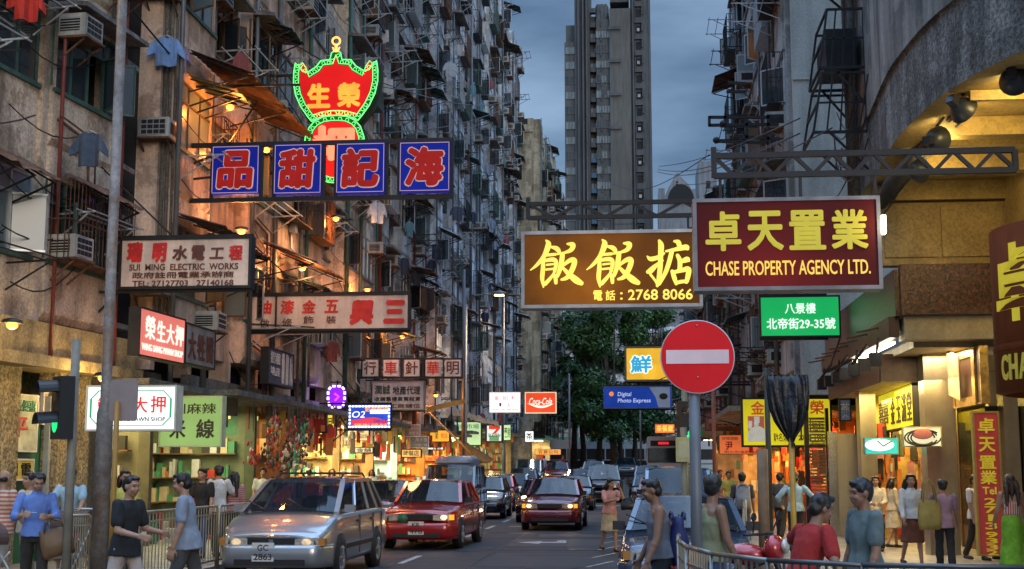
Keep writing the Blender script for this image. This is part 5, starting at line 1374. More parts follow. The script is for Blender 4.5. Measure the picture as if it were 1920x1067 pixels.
# posters on the stone wall at the left corner
for lb, P0, P1, fc_, tx in (('white and green poster with black brush marks at the far left', (2, 735, 850), (68, 742, 845), M('poster_pale', (.42, .46, .36), .6, 0, .5, 3.), [('新張優惠', .1, .1, .9, .3, M('poster_green', (.05, .25, .15), .6), .02), ('平', .2, .4, .7, .75, M('poster_red', (.5, .06, .05), .6), .03)]),
                            ('yellow notice under the white and green poster', (0, 862, 905), (62, 858, 898), M('notice_yellow', (.5, .42, .08), .6, 0, .3, 3.), [('招租', .1, .15, .5, .8, blkp, .02), ('電', .6, .2, .9, .8, blkp, .02)]),
                            ('cream board with black strokes beside the traffic light', (78, 735, 800), (140, 740, 796), M('board_cream2', (.45, .40, .24), .6, 0, .2, 3.), [('川', .1, .2, .45, .85, blkp, .03), ('小', .55, .2, .9, .85, blkp, .03)])):
    Y0 = 21.4 + P0[0] * .017; Y1 = 21.4 + P1[0] * .017
    wallsign('wall_poster', lb, P0, Y0, P1, Y1, fc_, tx, greyw_face, .04)

# more small lit signs receding along both pavements
for lb, r_, Y, nm, col, st, txt, mt in (('small pale lime lit sign left of the white box by the cola sign', (944, 796, 958, 826), 78, 'lime_small', (.7, 1., .45), .8, '藥房', None), ('small white lit box under the cola sign', (984, 808, 1001, 829), 84, 'white_small', (.95, 1., .95), 1.2, '茶', None),
        ('orange lit fascia far along the left pavement', (1003, 842, 1052, 853), 100, 'orange_fascia', (1., .40, .08), 1.0, '百貨公司', None), ('yellow lit sign above the grey van', (752, 842, 790, 858), 47, 'amber_fascia', (1., .62, .18), .9, '時裝店', None),
        ('warm white sign over the pale green shop', (664, 838, 700, 850), 44, 'cream_fascia', (1., .85, .5), .9, '金舖', None), ('red lit strip sign over the yellow dress shop', (556, 822, 600, 832), 38, 'red_strip', (.9, .05, .03), .7, '大減價', None),
        ('small green lit sign right of the awning arm', (893, 842, 912, 856), 76, 'green_small', (.2, .9, .35), .7, '茶莊', None), ('white strip light sign over the orange timber shop', (800, 838, 832, 844), 54, 'white_strip', (1., .9, .8), 1.5, '凍', None),
        ('tiny amber sign right of the white bus', (1322, 735, 1342, 760), 70, 'amber_tiny', (1., .45, .08), .7, '押', None), ('orange lit box behind the wrapped sign', (1500, 704, 1545, 738), 40, 'orange_hang', (1., .25, .05), .6, '燒鵝', None), ('dark box with white characters beside the yellow front sign', (1574, 748, 1596, 790), 34, 'ink_box', (.12, .14, .2), .3, '藥', greyw_face)):
    a, b_, c2, d = r_
    sign('lightbox_sign', lb, r_, Y, lit('face_' + nm, col, st, .2), iron, .2, [(txt, a + (c2 - a) * .12, b_ + (d - b_) * .18, c2 - (c2 - a) * .12, d - (d - b_) * .18, mt or blkp, .01)], fr=.03)
# ------------------------------------------------------------------ vehicles: built nose towards -y, origin on the ground under the middle of the nose
tyre_m = M('tyre_rubber', (.014, .014, .015), .7, 0, .2, 8.); rim_m = M('alloy_rim', (.45, .45, .45), .3, .9, .1, 6.)
chrome = M('chrome_trim', (.6, .6, .6), .15, 1., .05); trimb = M('black_trim', (.015, .015, .016), .45, 0, .2)
seat_m = M('seat_cloth', (.06, .06, .065), .9, 0, .3, 8.)
scr = glass('windscreen', (.02, .03, .04), .58, .03, 1.)
sidegl = glass('side_glass', (.015, .02, .022), .25, .03, 1.)
skin_face = M('car_driver_skin', (.42, .24, .15), .6)
lampglass = M('lamp_glass', (.55, .5, .42), .12, .3, .4, 14.)
lamp_on = lit('headlight_on', (1., .62, .22), 5., .1); lamp_half = lit('headlight_dim', (1., .70, .40), .55, .5, 12.); indic = lit('indicator_on', (1., .42, .03), 1.1, .3, 10.)
plate_m = M('number_plate', (.60, .58, .52), .5, 0, .1, 5.)

def m_wheel(r, wd):
    def f():
        a = MB(); a.lathe([(r * .60, -wd / 2), (r * .94, -wd / 2), (r, -wd / 2 + .03), (r, wd / 2 - .03), (r * .94, wd / 2), (r * .60, wd / 2)], (0, 0, 0), 'x', 28)
        b_ = MB(); b_.lathe([(r * .62, -wd / 2 + .01), (r * .60, -wd / 2 + .04), (0, -wd / 2 + .045)], (0, 0, 0), 'x', 24, 1); b_.lathe([(r * .62, wd / 2 - .01), (r * .60, wd / 2 - .04), (0, wd / 2 - .045)], (0, 0, 0), 'x', 24, 1)
        for s in (-1, 1):
            b_.lathe([(r * .63, s * (wd / 2 + .003)), (r * .55, s * (wd / 2 + .004)), (r * .55, s * (wd / 2 - .03))], (0, 0, 0), 'x', 24)
            for k in range(6):
                t = 2 * PI * k / 6
                b_.bar((s * (wd / 2 - .012), .05 * math.cos(t), .05 * math.sin(t)), (s * (wd / 2 - .012), r * .57 * math.cos(t), r * .57 * math.sin(t)), .05, .03)
            b_.lathe([(.0, s * (wd / 2 + .004)), (.05, s * (wd / 2 + .002)), (.06, s * (wd / 2 - .03))], (0, 0, 0), 'x', 12)
        return a.mesh('tyre', tyre_m), b_.mesh('rim', [rim_m, trimb])
    return lib(('wheel', r, wd), f)

def car(name, label, loc, rz, body, L_=4.7, wd=1.70, H=1.48, hood=.95, belt=.92, nose=.72, wsb=1.15, wst=1.85, rft=3.6, rfb=4.35, wb=(.85, 3.55), wr=.31, glassm=None, plate='', plate2='',
        lights=('off', 'off'), group='cars in the street', driver=None, rack=None, cat='car', van=False, emblem=False, low=False, sill=.24, hs=.035):
    t = thing(name, label, cat, loc, rz, group)
    gm_ = glassm or scr; hw = wd / 2
    # lower body: lofted cross sections
    st = [(0.0, .34, nose - .07, .80), (.06, .26, nose, .90), (.35, .22, nose + hs, .985), (wsb - .25, sill - .02, belt - .045 if not van else belt - .02, 1.), (wsb + .15, sill - .03, belt, 1.), (wst + .5, sill - .03, belt + .01, 1.), (rft, sill - .03, belt + .02, 1.), (rfb + .02, sill, belt + .015, .985), (L_ - .10, .28, belt - .03, .95), (L_, .36, belt - .10, .88)]
    ys = [i * L_ / 30 for i in range(31)]
    def ip(y):
        for a, b_ in zip(st, st[1:]):
            if a[0] <= y <= b_[0] + 1e-6:
                u = (y - a[0]) / (b_[0] - a[0]); u2 = u * u * (3 - 2 * u)
                return [p + (q - p) * u2 for p, q in zip(a[1:], b_[1:])]
        return st[-1][1:]
    ys = sorted(set([0, .03, .06, .12, .2] + [round(v, 3) for v in ys[1:-1]] + [L_ - .1, L_ - .04, L_]))
    rings = []
    for y in ys:
        zl, zt, ws = ip(y); h = hw * ws
        half = [(0, zl), (h * .80, zl), (h * .95, zl + .04), (h * .985, zl + .12), (h, zl + (zt - zl) * .45), (h * .985, zl + (zt - zl) * .62), (h * .975, zt - .10), (h * .955, zt - .045), (h * .90, zt - .012), (h * .78, zt), (h * .5, zt + .022), (0, zt + .032)]
        rings.append([(x, y, z) for x, z in half] + [(-x, y, z) for x, z in reversed(half[1:-1])])
    n = len(rings[0]); vs = [p for r_ in rings for p in r_]; fs = []
    for i in range(len(rings) - 1):
        for j in range(n):
            k = (j + 1) % n; fs.append((i * n + j, i * n + k, (i + 1) * n + k, (i + 1) * n + j))
    hn = len(half)
    def cap(o, flip):
        for j in range(hn - 1):
            a, b_ = j, j + 1; c_, d = (n - j) % n, (n - j - 1) % n
            q = [o + a, o + b_, o + d, o + c_]; q = list(dict.fromkeys(q))
            fs.append(tuple(q if flip else reversed(q)))
    cap(0, True); cap((len(rings) - 1) * n, False)
    m = MB(); m.add(vs, fs, 0, True); bo = m.build('body', body, t)
    # greenhouse
    rh = hw * (.74 if not van else .86); bh = hw * .90
    A0, A1 = Vector((bh - .02, wsb, belt)), Vector((rh - .02, wst, H - .07))
    D1, D0 = Vector((rh - .03, rft, H - .07)), Vector((bh - .03, rfb, belt + .01))
    def mir(v): return Vector((-v.x, v.y, v.z))
    pl = MB()
    nb = 2 if rft - wst < 1.9 else 3
    posts = [(A0, A1)] + [(A0.lerp(D0, u), A1.lerp(D1, u)) for u in ([.47, .78] if nb == 2 else [.36, .66, .86])] + [(D0, D1)]
    for s in (0, 1):
        f_ = mir if s else (lambda v: v)
        for k, (a, b_) in enumerate(posts): pl.bar(f_(a), f_(b_), .075 if k in (0, len(posts) - 1) else .06, .06)
        pl.bar(f_(A1), f_(D1), .07, .06)
    pl.bar(A1, mir(A1), .06); pl.bar(D1, mir(D1), .07)
    # roof skin
    RN = 8; rv = []; rf_ = []
    for i in range(RN + 1):
        u = i / RN; y = wst - .06 + (rft + .06 - wst + .06) * u
        cr_ = .055 * math.sin(PI * min(max(u, .06), .94)) ** .5
        for j in range(9):
            v = -1 + j / 4; rv.append((v * (rh + .015), y, H - .065 + (.012 + cr_) * (1 - abs(v) ** 2.6)))
    for i in range(RN):
        for j in range(8):
            a = i * 9 + j; rf_.append((a, a + 1, a + 10, a + 9))
    pl.add(rv, rf_, 0, True); pl.add([(x, y, z - .03) for x, y, z in rv], [tuple(reversed(q)) for q in rf_], 0, True)
    pl.build('roof', body, t)
    def patch(P00, P10, P11, P01, bow, nm, mt, nx=6, ny=3):
        q = MB(); vv = []; ff = []
        nn = (P10 - P00).cross(P01 - P00).normalized()
        for j in range(ny + 1):
            for i in range(nx + 1):
                u, v = i / nx, j / ny
                p = P00.lerp(P10, u).lerp(P01.lerp(P11, u), v) + nn * bow * 4 * u * (1 - u)
                vv.append(p)
        for j in range(ny):
            for i in range(nx):
                a = j * (nx + 1) + i; ff.append((a, a + 1, a + nx + 2, a + nx + 1))
        q.add(vv, ff, 0, True); return q.build(nm, mt, t)
    d = Vector((0, -.02, .015))
    patch(mir(A0) + d, A0 + d, A1 + d, mir(A1) + d, .05, 'windscreen', gm_)
    patch(D0, mir(D0), mir(D1), D1, .04, 'rear_window', sidegl)
    for s in (0, 1):
        f_ = mir if s else (lambda v: v)
        for (a, b_), (c_, e) in zip(posts, posts[1:]):
            o = f_(Vector((.012, 0, 0)))
            P = [f_(a) + o, f_(c_) + o, f_(e) + o, f_(b_) + o]
            if s: P = [P[1], P[0], P[3], P[2]]
            patch(*P, .0, 'side_window', sidegl, 1, 1)
    q = MB()
    for x in (-.36, .36):
        for y in ((wst + wsb) / 2 + .75, rft - .45):
            if y > rft: continue
            q.box(x - .22, x + .22, y, y + .14, belt, belt + .22); q.box(x - .13, x + .13, y + .02, y + .12, belt + .22, belt + .42)
    q.box(-bh + .1, bh - .1, wsb + .28, wsb + .6, belt + .02, belt + .07)
    q.tube([(-.36 + .17 * math.cos(k * PI / 6), wsb + .72, belt + .02 + .17 * math.sin(k * PI / 6)) for k in range(13)], .015, 5)
    q.build('seat', seat_m, t)
    for x in (-hw * .80, hw * .80):
        q = MB(); q.bar((x * 1.05, wsb + .42, belt + .02), (x * 1.28, wsb + .38, belt + .06), .05); q.box(-.085 + x * 1.3, .085 + x * 1.3, wsb + .32, wsb + .40, belt + .01, belt + .13); q.build('mirror', body if label.startswith('silver') else trimb, t)
    # face: grille, lamps, bumper, plate
    q = MB(); q.box(-hw * .42, hw * .42, -.035, .03, nose - .185, nose - .065)
    for k in range(4): q.box(-hw * .41, hw * .41, -.042, -.035, nose - .178 + k * .028, nose - .165 + k * .028, 1)
    q.box(-hw * .43, hw * .43, -.045, .0, nose - .065, nose - .048, 2)
    if emblem: q.box(-.035, .035, -.05, -.03, nose - .155, nose - .085, 2)
    q.build('grille', [trimb, M('grille_bars', (.05, .05, .05), .3, .5), chrome], t)
    for s, stt in zip((-1, 1), lights):
        x0, x1 = sorted((s * hw * .42, s * hw * .82))
        q = MB(); q.prism([(s * hw * .42, -.035, nose - .075), (s * hw * .42, -.035, nose - .185), (s * hw * .83, .01, nose - .205), (s * hw * .83, .01, nose - .055)], (0, .12, 0)); q.prism([(s * hw * .44, -.040, nose - .09), (s * hw * .44, -.040, nose - .10), (s * hw * .80, -.002, nose - .09), (s * hw * .80, -.002, nose - .075)], (0, .01, 0)); 
        hl = q.build('headlight', lampglass, t)
        if stt in ('on', 'dim'):
            z = MB(); z.ball((s * hw * (.70 if stt == 'on' else .62), -.032, nose - .125), .055 if stt == 'on' else .06, 12, 8, 0, (1.25, .25, .85)); z.build('lamp', lamp_on if stt == 'on' else lamp_half, hl)
            if stt == 'on':
                ld = bpy.data.lights.new('beam', 'SPOT'); ld.energy = 5; ld.color = (1., .66, .32); ld.spot_size = R(70); ld.spot_blend = .8; ld.shadow_soft_size = .06
                lo = bpy.data.objects.new('beam', ld); COL.objects.link(lo); lo.parent = t; lo.location = (s * hw * .7, -.10, nose - .12); lo.rotation_euler = (R(78), 0, PI)
        q = MB(); q.box(*sorted((s * hw * .825, s * hw * .93)), .0, .16, nose - .18, nose - .07); q.build('indicator', indic if stt == 'on' else M('indicator_glass', (.45, .18, .04), .2), t)
        q = MB(); q.lathe([(0, -.02), (.06, -.02), (.065, 0)], (s * hw * .66, 0, .40), 'y', 12); q.build('fog_lamp', indic if stt == 'on' else lampglass, t)
    q = MB(); bs = []; NB = 24                          # bumper: one curved wrap-round section
    for i in range(NB + 1):
        u = -1 + 2 * i / NB; x = u * hw * 1.005; yb = -.13 + .05 * abs(u) ** 2 + .62 * max(0, abs(u) - .80) ** 1.3 * 5
        bs.append([(x * .985, yb + .10, .58), (x, yb + .02, .565), (x, yb, .52), (x, yb, .42), (x, yb + .015, .33), (x * .99, yb + .05, .24), (x * .97, yb + .14, .22)])
    q.add([p for r_ in bs for p in r_], [(i * 7 + j, i * 7 + j + 1, i * 7 + j + 8, i * 7 + j + 7) for i in range(NB) for j in range(6)], 0, True)
    q.box(-hw * .62, hw * .62, -.122, -.10, .275, .36, 1); q.build('bumper', [body, trimb], t)
    q = MB(); q.box(-hw * .93, hw * .93, L_ - .02, L_ + .09, .38, .55); q.build('bumper', [body, trimb], t)
    if plate:
        px = -.10 if name == 'car' else 0; q = MB(); two = bool(plate2); w2, h2 = (.17, .14) if two else (.25, .06)
        q.box(px - w2, px + w2, -.125, -.105, .47 - h2, .47 + h2); po = q.build('number_plate', plate_m, t)
        q = MB()
        if two: letter(q, plate, px, .535, .17, .095, -.126, .004, 0, .012); letter(q, plate2, px, .40, .28, .095, -.126, .004, 0, .012)
        else: letter(q, plate, px, .47, .42, .08, -.126, .004, 0, .012)
        q.build('lettering', blkp, po)
    tm, rm_ = m_wheel(wr, .19)
    for y in wb:
        for s in (-1, 1):
            q = MB(); q.lathe([(0, s * (hw + .004)), (wr + .055, s * (hw + .004)), (wr + .06, s * (hw - .05))], (0, y, wr), 'x', 28); q.build('wheel_arch', trimb, t)
            w_ = put('wheel', tm, t, (s * (hw - .075), y, wr)); w_.data = tm; put('rim', rm_, w_)
    q = MB()
    for s in (-1, 1):
        q.box(*sorted((s * (hw - .01), s * (hw + .012))), wb[0] + wr + .08, wb[1] - wr - .08, .46, .53)
        for a, _ in posts[1:-1]: q.box(*sorted((s * (hw - .04), s * (hw + .001))), a.y - .006, a.y + .006, .34, belt - .06)
        for y in (posts[1][0].y - .16, posts[2][0].y - .14): q.box(*sorted((s * (hw - .03), s * (hw + .022))), y - .09, y + .05, belt - .17, belt - .13)
    q.build('side_moulding', trimb, t)
    for s in (-1, 1):
        q = MB(); q.bar((s * .35, wsb - .03, belt + .03), (s * .35 - .45, wsb + .28, belt + .22), .014); q.build('wiper', black, t)
    if rack == 'rails':
        q = MB()
        for s in (-1, 1): q.tube([(s * rh * .85, wst + .2, H - .03), (s * rh * .85, wst + .35, H + .05), (s * rh * .85, rft - .3, H + .05), (s * rh * .85, rft - .1, H - .02)], .02, 6)
        for y in (wst + .5, rft - .5): q.bar((-rh * .85, y, H + .05), (rh * .85, y, H + .05), .035)
        q.build('roof_rack', trimb, t)
    if rack == 'pod':
        q = MB(); P = []
        for (y, w_, h) in ((wst + .5, .50, .03), (wst + .62, .62, .17), (wst + 1.0, .68, .26), (rft - .3, .68, .27), (rft + .25, .60, .16), (rft + .5, .5, .04)):
            P.append([(-w_, y, H - .03), (-w_ * .96, y, H + h * .6), (-w_ * .75, y, H + h), (w_ * .75, y, H + h), (w_ * .96, y, H + h * .6), (w_, y, H - .03)])
        vv = [p for r_ in P for p in r_]; ff = []
        for i in range(len(P) - 1):
            for j in range(5): a = i * 6 + j; ff.append((a, a + 1, a + 7, a + 6))
        ff += [tuple(reversed(range(6))), tuple(range((len(P) - 1) * 6, len(P) * 6))]
        q.add(vv, ff, 0, True); q.build('roof_pod', M('pod_grey', (.16, .19, .23), .35), t)
        q = MB(); q.box(-.65, .65, wst - .02, wst + .45, H + .0, H + .03); q.build('sunroof', trimb, t)
    if rack == 'taxi':
        q = MB(); q.box(-.16, .16, wst + .35, wst + .5, H + .0, H + .12); so = q.build('roof_sign', M('taxi_sign', (.6, .58, .5), .4), t)
        q = MB(); letter(q, 'TAXI', 0, H + .06, .24, .07, wst + .348, .004, 0, .012); q.build('lettering', redp, so)
    if rack == 'badge':
        q = MB(); q.lathe([(0, -.06), (.11, -.06), (.11, -.045)], (-hw * .36, 0, nose - .15), 'y', 18); q.build('badge', M('badge_green', (.02, .12, .07), .4), t)
    return t

silver = paint('silver_paint', (.36, .37, .38), .28, .6); red_p = paint('taxi_red', (.34, .012, .012)); maroon = paint('taxi_maroon', (.16, .010, .025)); navy = paint('navy_black', (.02, .025, .04)); bluegrey = paint('blue_grey_paint', (.14, .19, .25)); teal_c = paint('steel_blue_paint', (.09, .15, .21)); blackp = paint('black_car_paint', (.012, .012, .014)); paleb = paint('pale_blue_paint', (.22, .32, .45)); rust_r = paint('brick_red_paint', (.28, .05, .03)); whitep = paint('bus_white', (.50, .52, .55), .35)

mpv = car('car', 'silver people carrier with roof rails, front left of the road', (-5.58, 20.3, 0), R(-.5), silver, L_=4.75, wd=1.77, H=1.60, belt=1.02, nose=.74, wsb=.95, wst=2.0, rft=4.15, rfb=4.62, wb=(.86, 3.69), wr=.33, hs=.12, plate='GC', plate2='2863', lights=('dim', 'dim'), rack='rails', emblem=True)
# the bright patch reflected in the bonnet comes from the neon sign itself
tx = car('taxi', 'bright red taxi with lit headlamp just behind the silver people carrier', (-4.75, 28.9, 0), R(-1.8), red_p, L_=4.7, wd=1.695, H=1.50, belt=.97, nose=.82, wsb=1.25, wst=1.95, rft=3.45, rfb=4.0, wb=(.84, 3.52), wr=.315, plate='KR', plate2='478', lights=('off', 'on'), rack='badge')
tx2 = car('taxi', 'dark maroon taxi alone in the middle lane with lit lamps', (-2.50, 38.4, 0), R(-1), maroon, L_=4.7, wd=1.695, H=1.50, belt=.97, nose=.82, wsb=1.25, wst=1.95, rft=3.45, rfb=4.0, wb=(.84, 3.52), wr=.315, plate='EL 1022', lights=('on', 'on'))
car('car', 'blue grey saloon half hidden between the silver car and the red taxi', (-6.75, 34.6, 0), R(1), teal_c, H=1.45)
car('van', 'grey van with a roof pod behind the red taxi', (-6.05, 42.5, 0), R(1), bluegrey, L_=4.7, wd=1.80, H=1.92, belt=1.12, nose=.95, wsb=.75, wst=1.35, rft=4.3, rfb=4.6, rack='pod', cat='van', van=True)
car('car', 'dark blue hatchback behind the right rear of the red taxi', (-5.55, 47.2, 0), R(1), navy, H=1.5, belt=.98)
car('taxi', 'red and dark taxi with one bright lamp far in the left lane', (-5.95, 55.5, 0), R(1.5), red_p, L_=4.7, H=1.55, belt=1.0, nose=.84, lights=('off', 'on'), wsb=1.25, wst=1.95, rft=3.45, rfb=4.0)
car('car', 'violet blue car tucked behind the far red taxi', (-5.95, 63, zg(63)), R(1), paleb, H=1.5)
car('car', 'dark car at the tail of the left hand queue', (-6.2, 72, zg(72)), R(1), navy, H=1.6, belt=1.0)
car('van', 'dark green van at the end of the left hand queue', (-6.6, 81, zg(81)), R(1), teal_c, H=1.9, belt=1.1, nose=.9, wsb=.8, wst=1.4, rft=4.2, rfb=4.6, cat='van', van=True)
car('car', 'brown black saloon peeping out left of the maroon taxi', (-3.15, 44.2, 0), R(2), blackp, H=1.42, lights=('dim', 'off'))
car('car', 'dark blue hatchback right behind the maroon taxi', (-2.75, 57, zg(57)), R(0), navy, H=1.48, belt=.98)
car('van', 'black people carrier coming towards us behind the woman in pink', (-1.7, 66.5, zg(66.5)), R(0), blackp, L_=4.7, wd=1.85, H=1.90, belt=1.1, nose=.92, wsb=.95, wst=1.75, rft=4.3, rfb=4.6, lights=('dim', 'dim'), emblem=True, cat='van')
car('car', 'dark blue saloon nearest on the right behind the railing', (.62, 17.2, 0), R(-1), paint('deep_blue_paint', (.05, .08, .14)), L_=4.6, wd=1.75, H=1.36, belt=.88, nose=.76, wsb=1.15, wst=1.95, plate='ML 3', lights=('off', 'off'), wr=.32)
car('van', 'steel blue van with a tall windscreen right of the road', (.95, 31.5, 0), R(-.5), paleb, L_=4.8, wd=1.72, H=1.80, belt=1.12, nose=1.0, wsb=.55, wst=1.05, rft=4.3, rfb=4.65, cat='van', van=True)
car('car', 'brick red car roof seen behind the steel blue van', (.75, 40.5, 0), R(-.5), rust_r, H=1.52)
car('car', 'dark blue car further up the right lane', (.55, 62, zg(62)), R(0), teal_c, H=1.55)
car('car', 'blue grey car at the head of the right lane by the bus', (.6, 78, zg(78)), R(0), bluegrey, H=1.6, belt=1.0)

def bus(label, x, Y, rz, body, band):
    t = thing('bus', label, 'bus', (x, Y, zg(Y)), rz, 'buses at the junction')
    m = MB(); m.box(-1.25, 1.25, 0, 9, .35, 1.25); m.box(-1.25, 1.25, .05, 9, 2.25, 3.0); m.box(-1.18, 1.18, .06, 8.94, 1.25, 2.25, 1)
    for y in (.05, 1.6, 3.4, 5.2, 7, 8.9): m.box(-1.255, -1.2, y - .06, y + .06, 1.25, 2.25); m.box(1.2, 1.255, y - .06, y + .06, 1.25, 2.25)
    m.box(-1.22, 1.22, .0, 8.9, 3.0, 3.08)
    m.build('body', [body, M('bus_dark', (.02, .022, .025), .3)], t)
    m = MB(); m.quad((-1.15, -.01, 1.2), (1.15, -.01, 1.2), (1.1, .03, 2.3), (-1.1, .03, 2.3)); m.build('windscreen', scr, t)
    m = MB(); m.box(-1.0, 1.0, -.02, .03, 2.42, 2.8); m.build('blind', black, t)
    m = MB(); m.box(-.45, .3, -.03, -.02, 2.52, 2.7); m.build('route_board', lit('bus_red_led', (1., .03, .05), .8), t)
    for s in (-1, 1):
        m = MB(); m.ball((s * .95, -.02, .75), .12, 10, 6, 0, (1, .3, 1)); m.build('headlight', lampglass, t)
    m = MB(); m.box(-1.256, 1.256, -.005, 8.9, .8, .95); m.build('stripe', band, t)
    tm, rm_ = m_wheel(.48, .25)
    for y in (1.9, 6.6):
        for s in (-1, 1): w_ = put('wheel', tm, t, (s * 1.14, y, .48)); put('rim', rm_, w_)
    return t
bus('white single decker bus with a red light board behind the right lane', 1.95, 96, R(0), whitep, M('bus_band', (.3, .05, .05), .4))
bus('pale blue minibus crossing the junction left of the palm trunk', -8.2, 127, R(-88), paint('minibus_cream', (.45, .50, .52), .35), M('minibus_band', (.08, .2, .3), .4))
bus('second white bus at the junction behind the palm trunks', -1.5, 131, R(-90), whitep, M('bus_band_green', (.05, .25, .15), .4))

for i, (lb, x, Y, p_, bx) in enumerate((('pale saloon with bright lamps far up the middle of the road', -3.2, 74, whitep, 'car'), ('dark taxi with lit lamps queued far up the left lane', -5.4, 90, maroon, 'taxi'), ('silver saloon with lit lamps just before the junction', -3.0, 92, silver, 'car'), ('small blue car waiting at the right side of the junction', -.9, 104, teal_c, 'car'))):
    car(bx, lb, (x, Y, zg(Y)), 0, p_, H=1.5, lights=('on', 'on') if i < 3 else ('off', 'dim'))
# ------------------------------------------------------------------ people
from mathutils import noise as mnoise
TMP = bpy.data.scenes.new('sculpt')
def remesh(mb, voxel, smooth=4):
    me = mb.mesh('raw', [skin_m])
    o = bpy.data.objects.new('raw', me); TMP.collection.objects.link(o)
    r = o.modifiers.new('r', 'REMESH'); r.mode = 'VOXEL'; r.voxel_size = voxel; r.use_smooth_shade = True
    s = o.modifiers.new('s', 'SMOOTH'); s.factor = .5; s.iterations = smooth
    vl = TMP.view_layers[0]; vl.update()
    dg = vl.depsgraph
    res = bpy.data.meshes.new_from_object(o.evaluated_get(dg))
    bpy.data.objects.remove(o); bpy.data.meshes.remove(me)
    return res
skin_m = M('skin', (.38, .21, .13), .5, 0, .12, 12.)
skin_d = M('skin_tanned', (.24, .12, .07), .5, 0, .12, 12.)
eye_m = M('eye_dark', (.045, .026, .018), .35); lip_m = M('lips', (.30, .10, .08), .4); brow_m = M('brow', (.11, .06, .04), .7)
hair_m = M('hair_black', (.012, .010, .009), .38, 0, .4, 30., .3); hair_b = M('hair_brown', (.045, .022, .012), .4, 0, .4, 30., .3)
shoe_m = M('shoe_leather', (.03, .025, .022), .5)
def fold(me, amp, seed):
    me.update()
    ns = [v.normal.copy() for v in me.vertices]
    off = Vector((seed * 3.7, seed * 1.3, seed * 2.1))
    for v, n_ in zip(me.vertices, ns):
        p = Vector((v.co.x * 9, v.co.y * 9, v.co.z * 5.5 + v.co.x * 4)) + off
        q = Vector((v.co.x * 22, v.co.y * 22, v.co.z * 12 - v.co.x * 14)) + off
        v.co += n_ * amp * (mnoise.noise(p) + .6 * mnoise.noise(q))
def fold_mesh(me, mats):
    me.materials.clear()
    for m_ in mats: me.materials.append(m_)
NP = 0
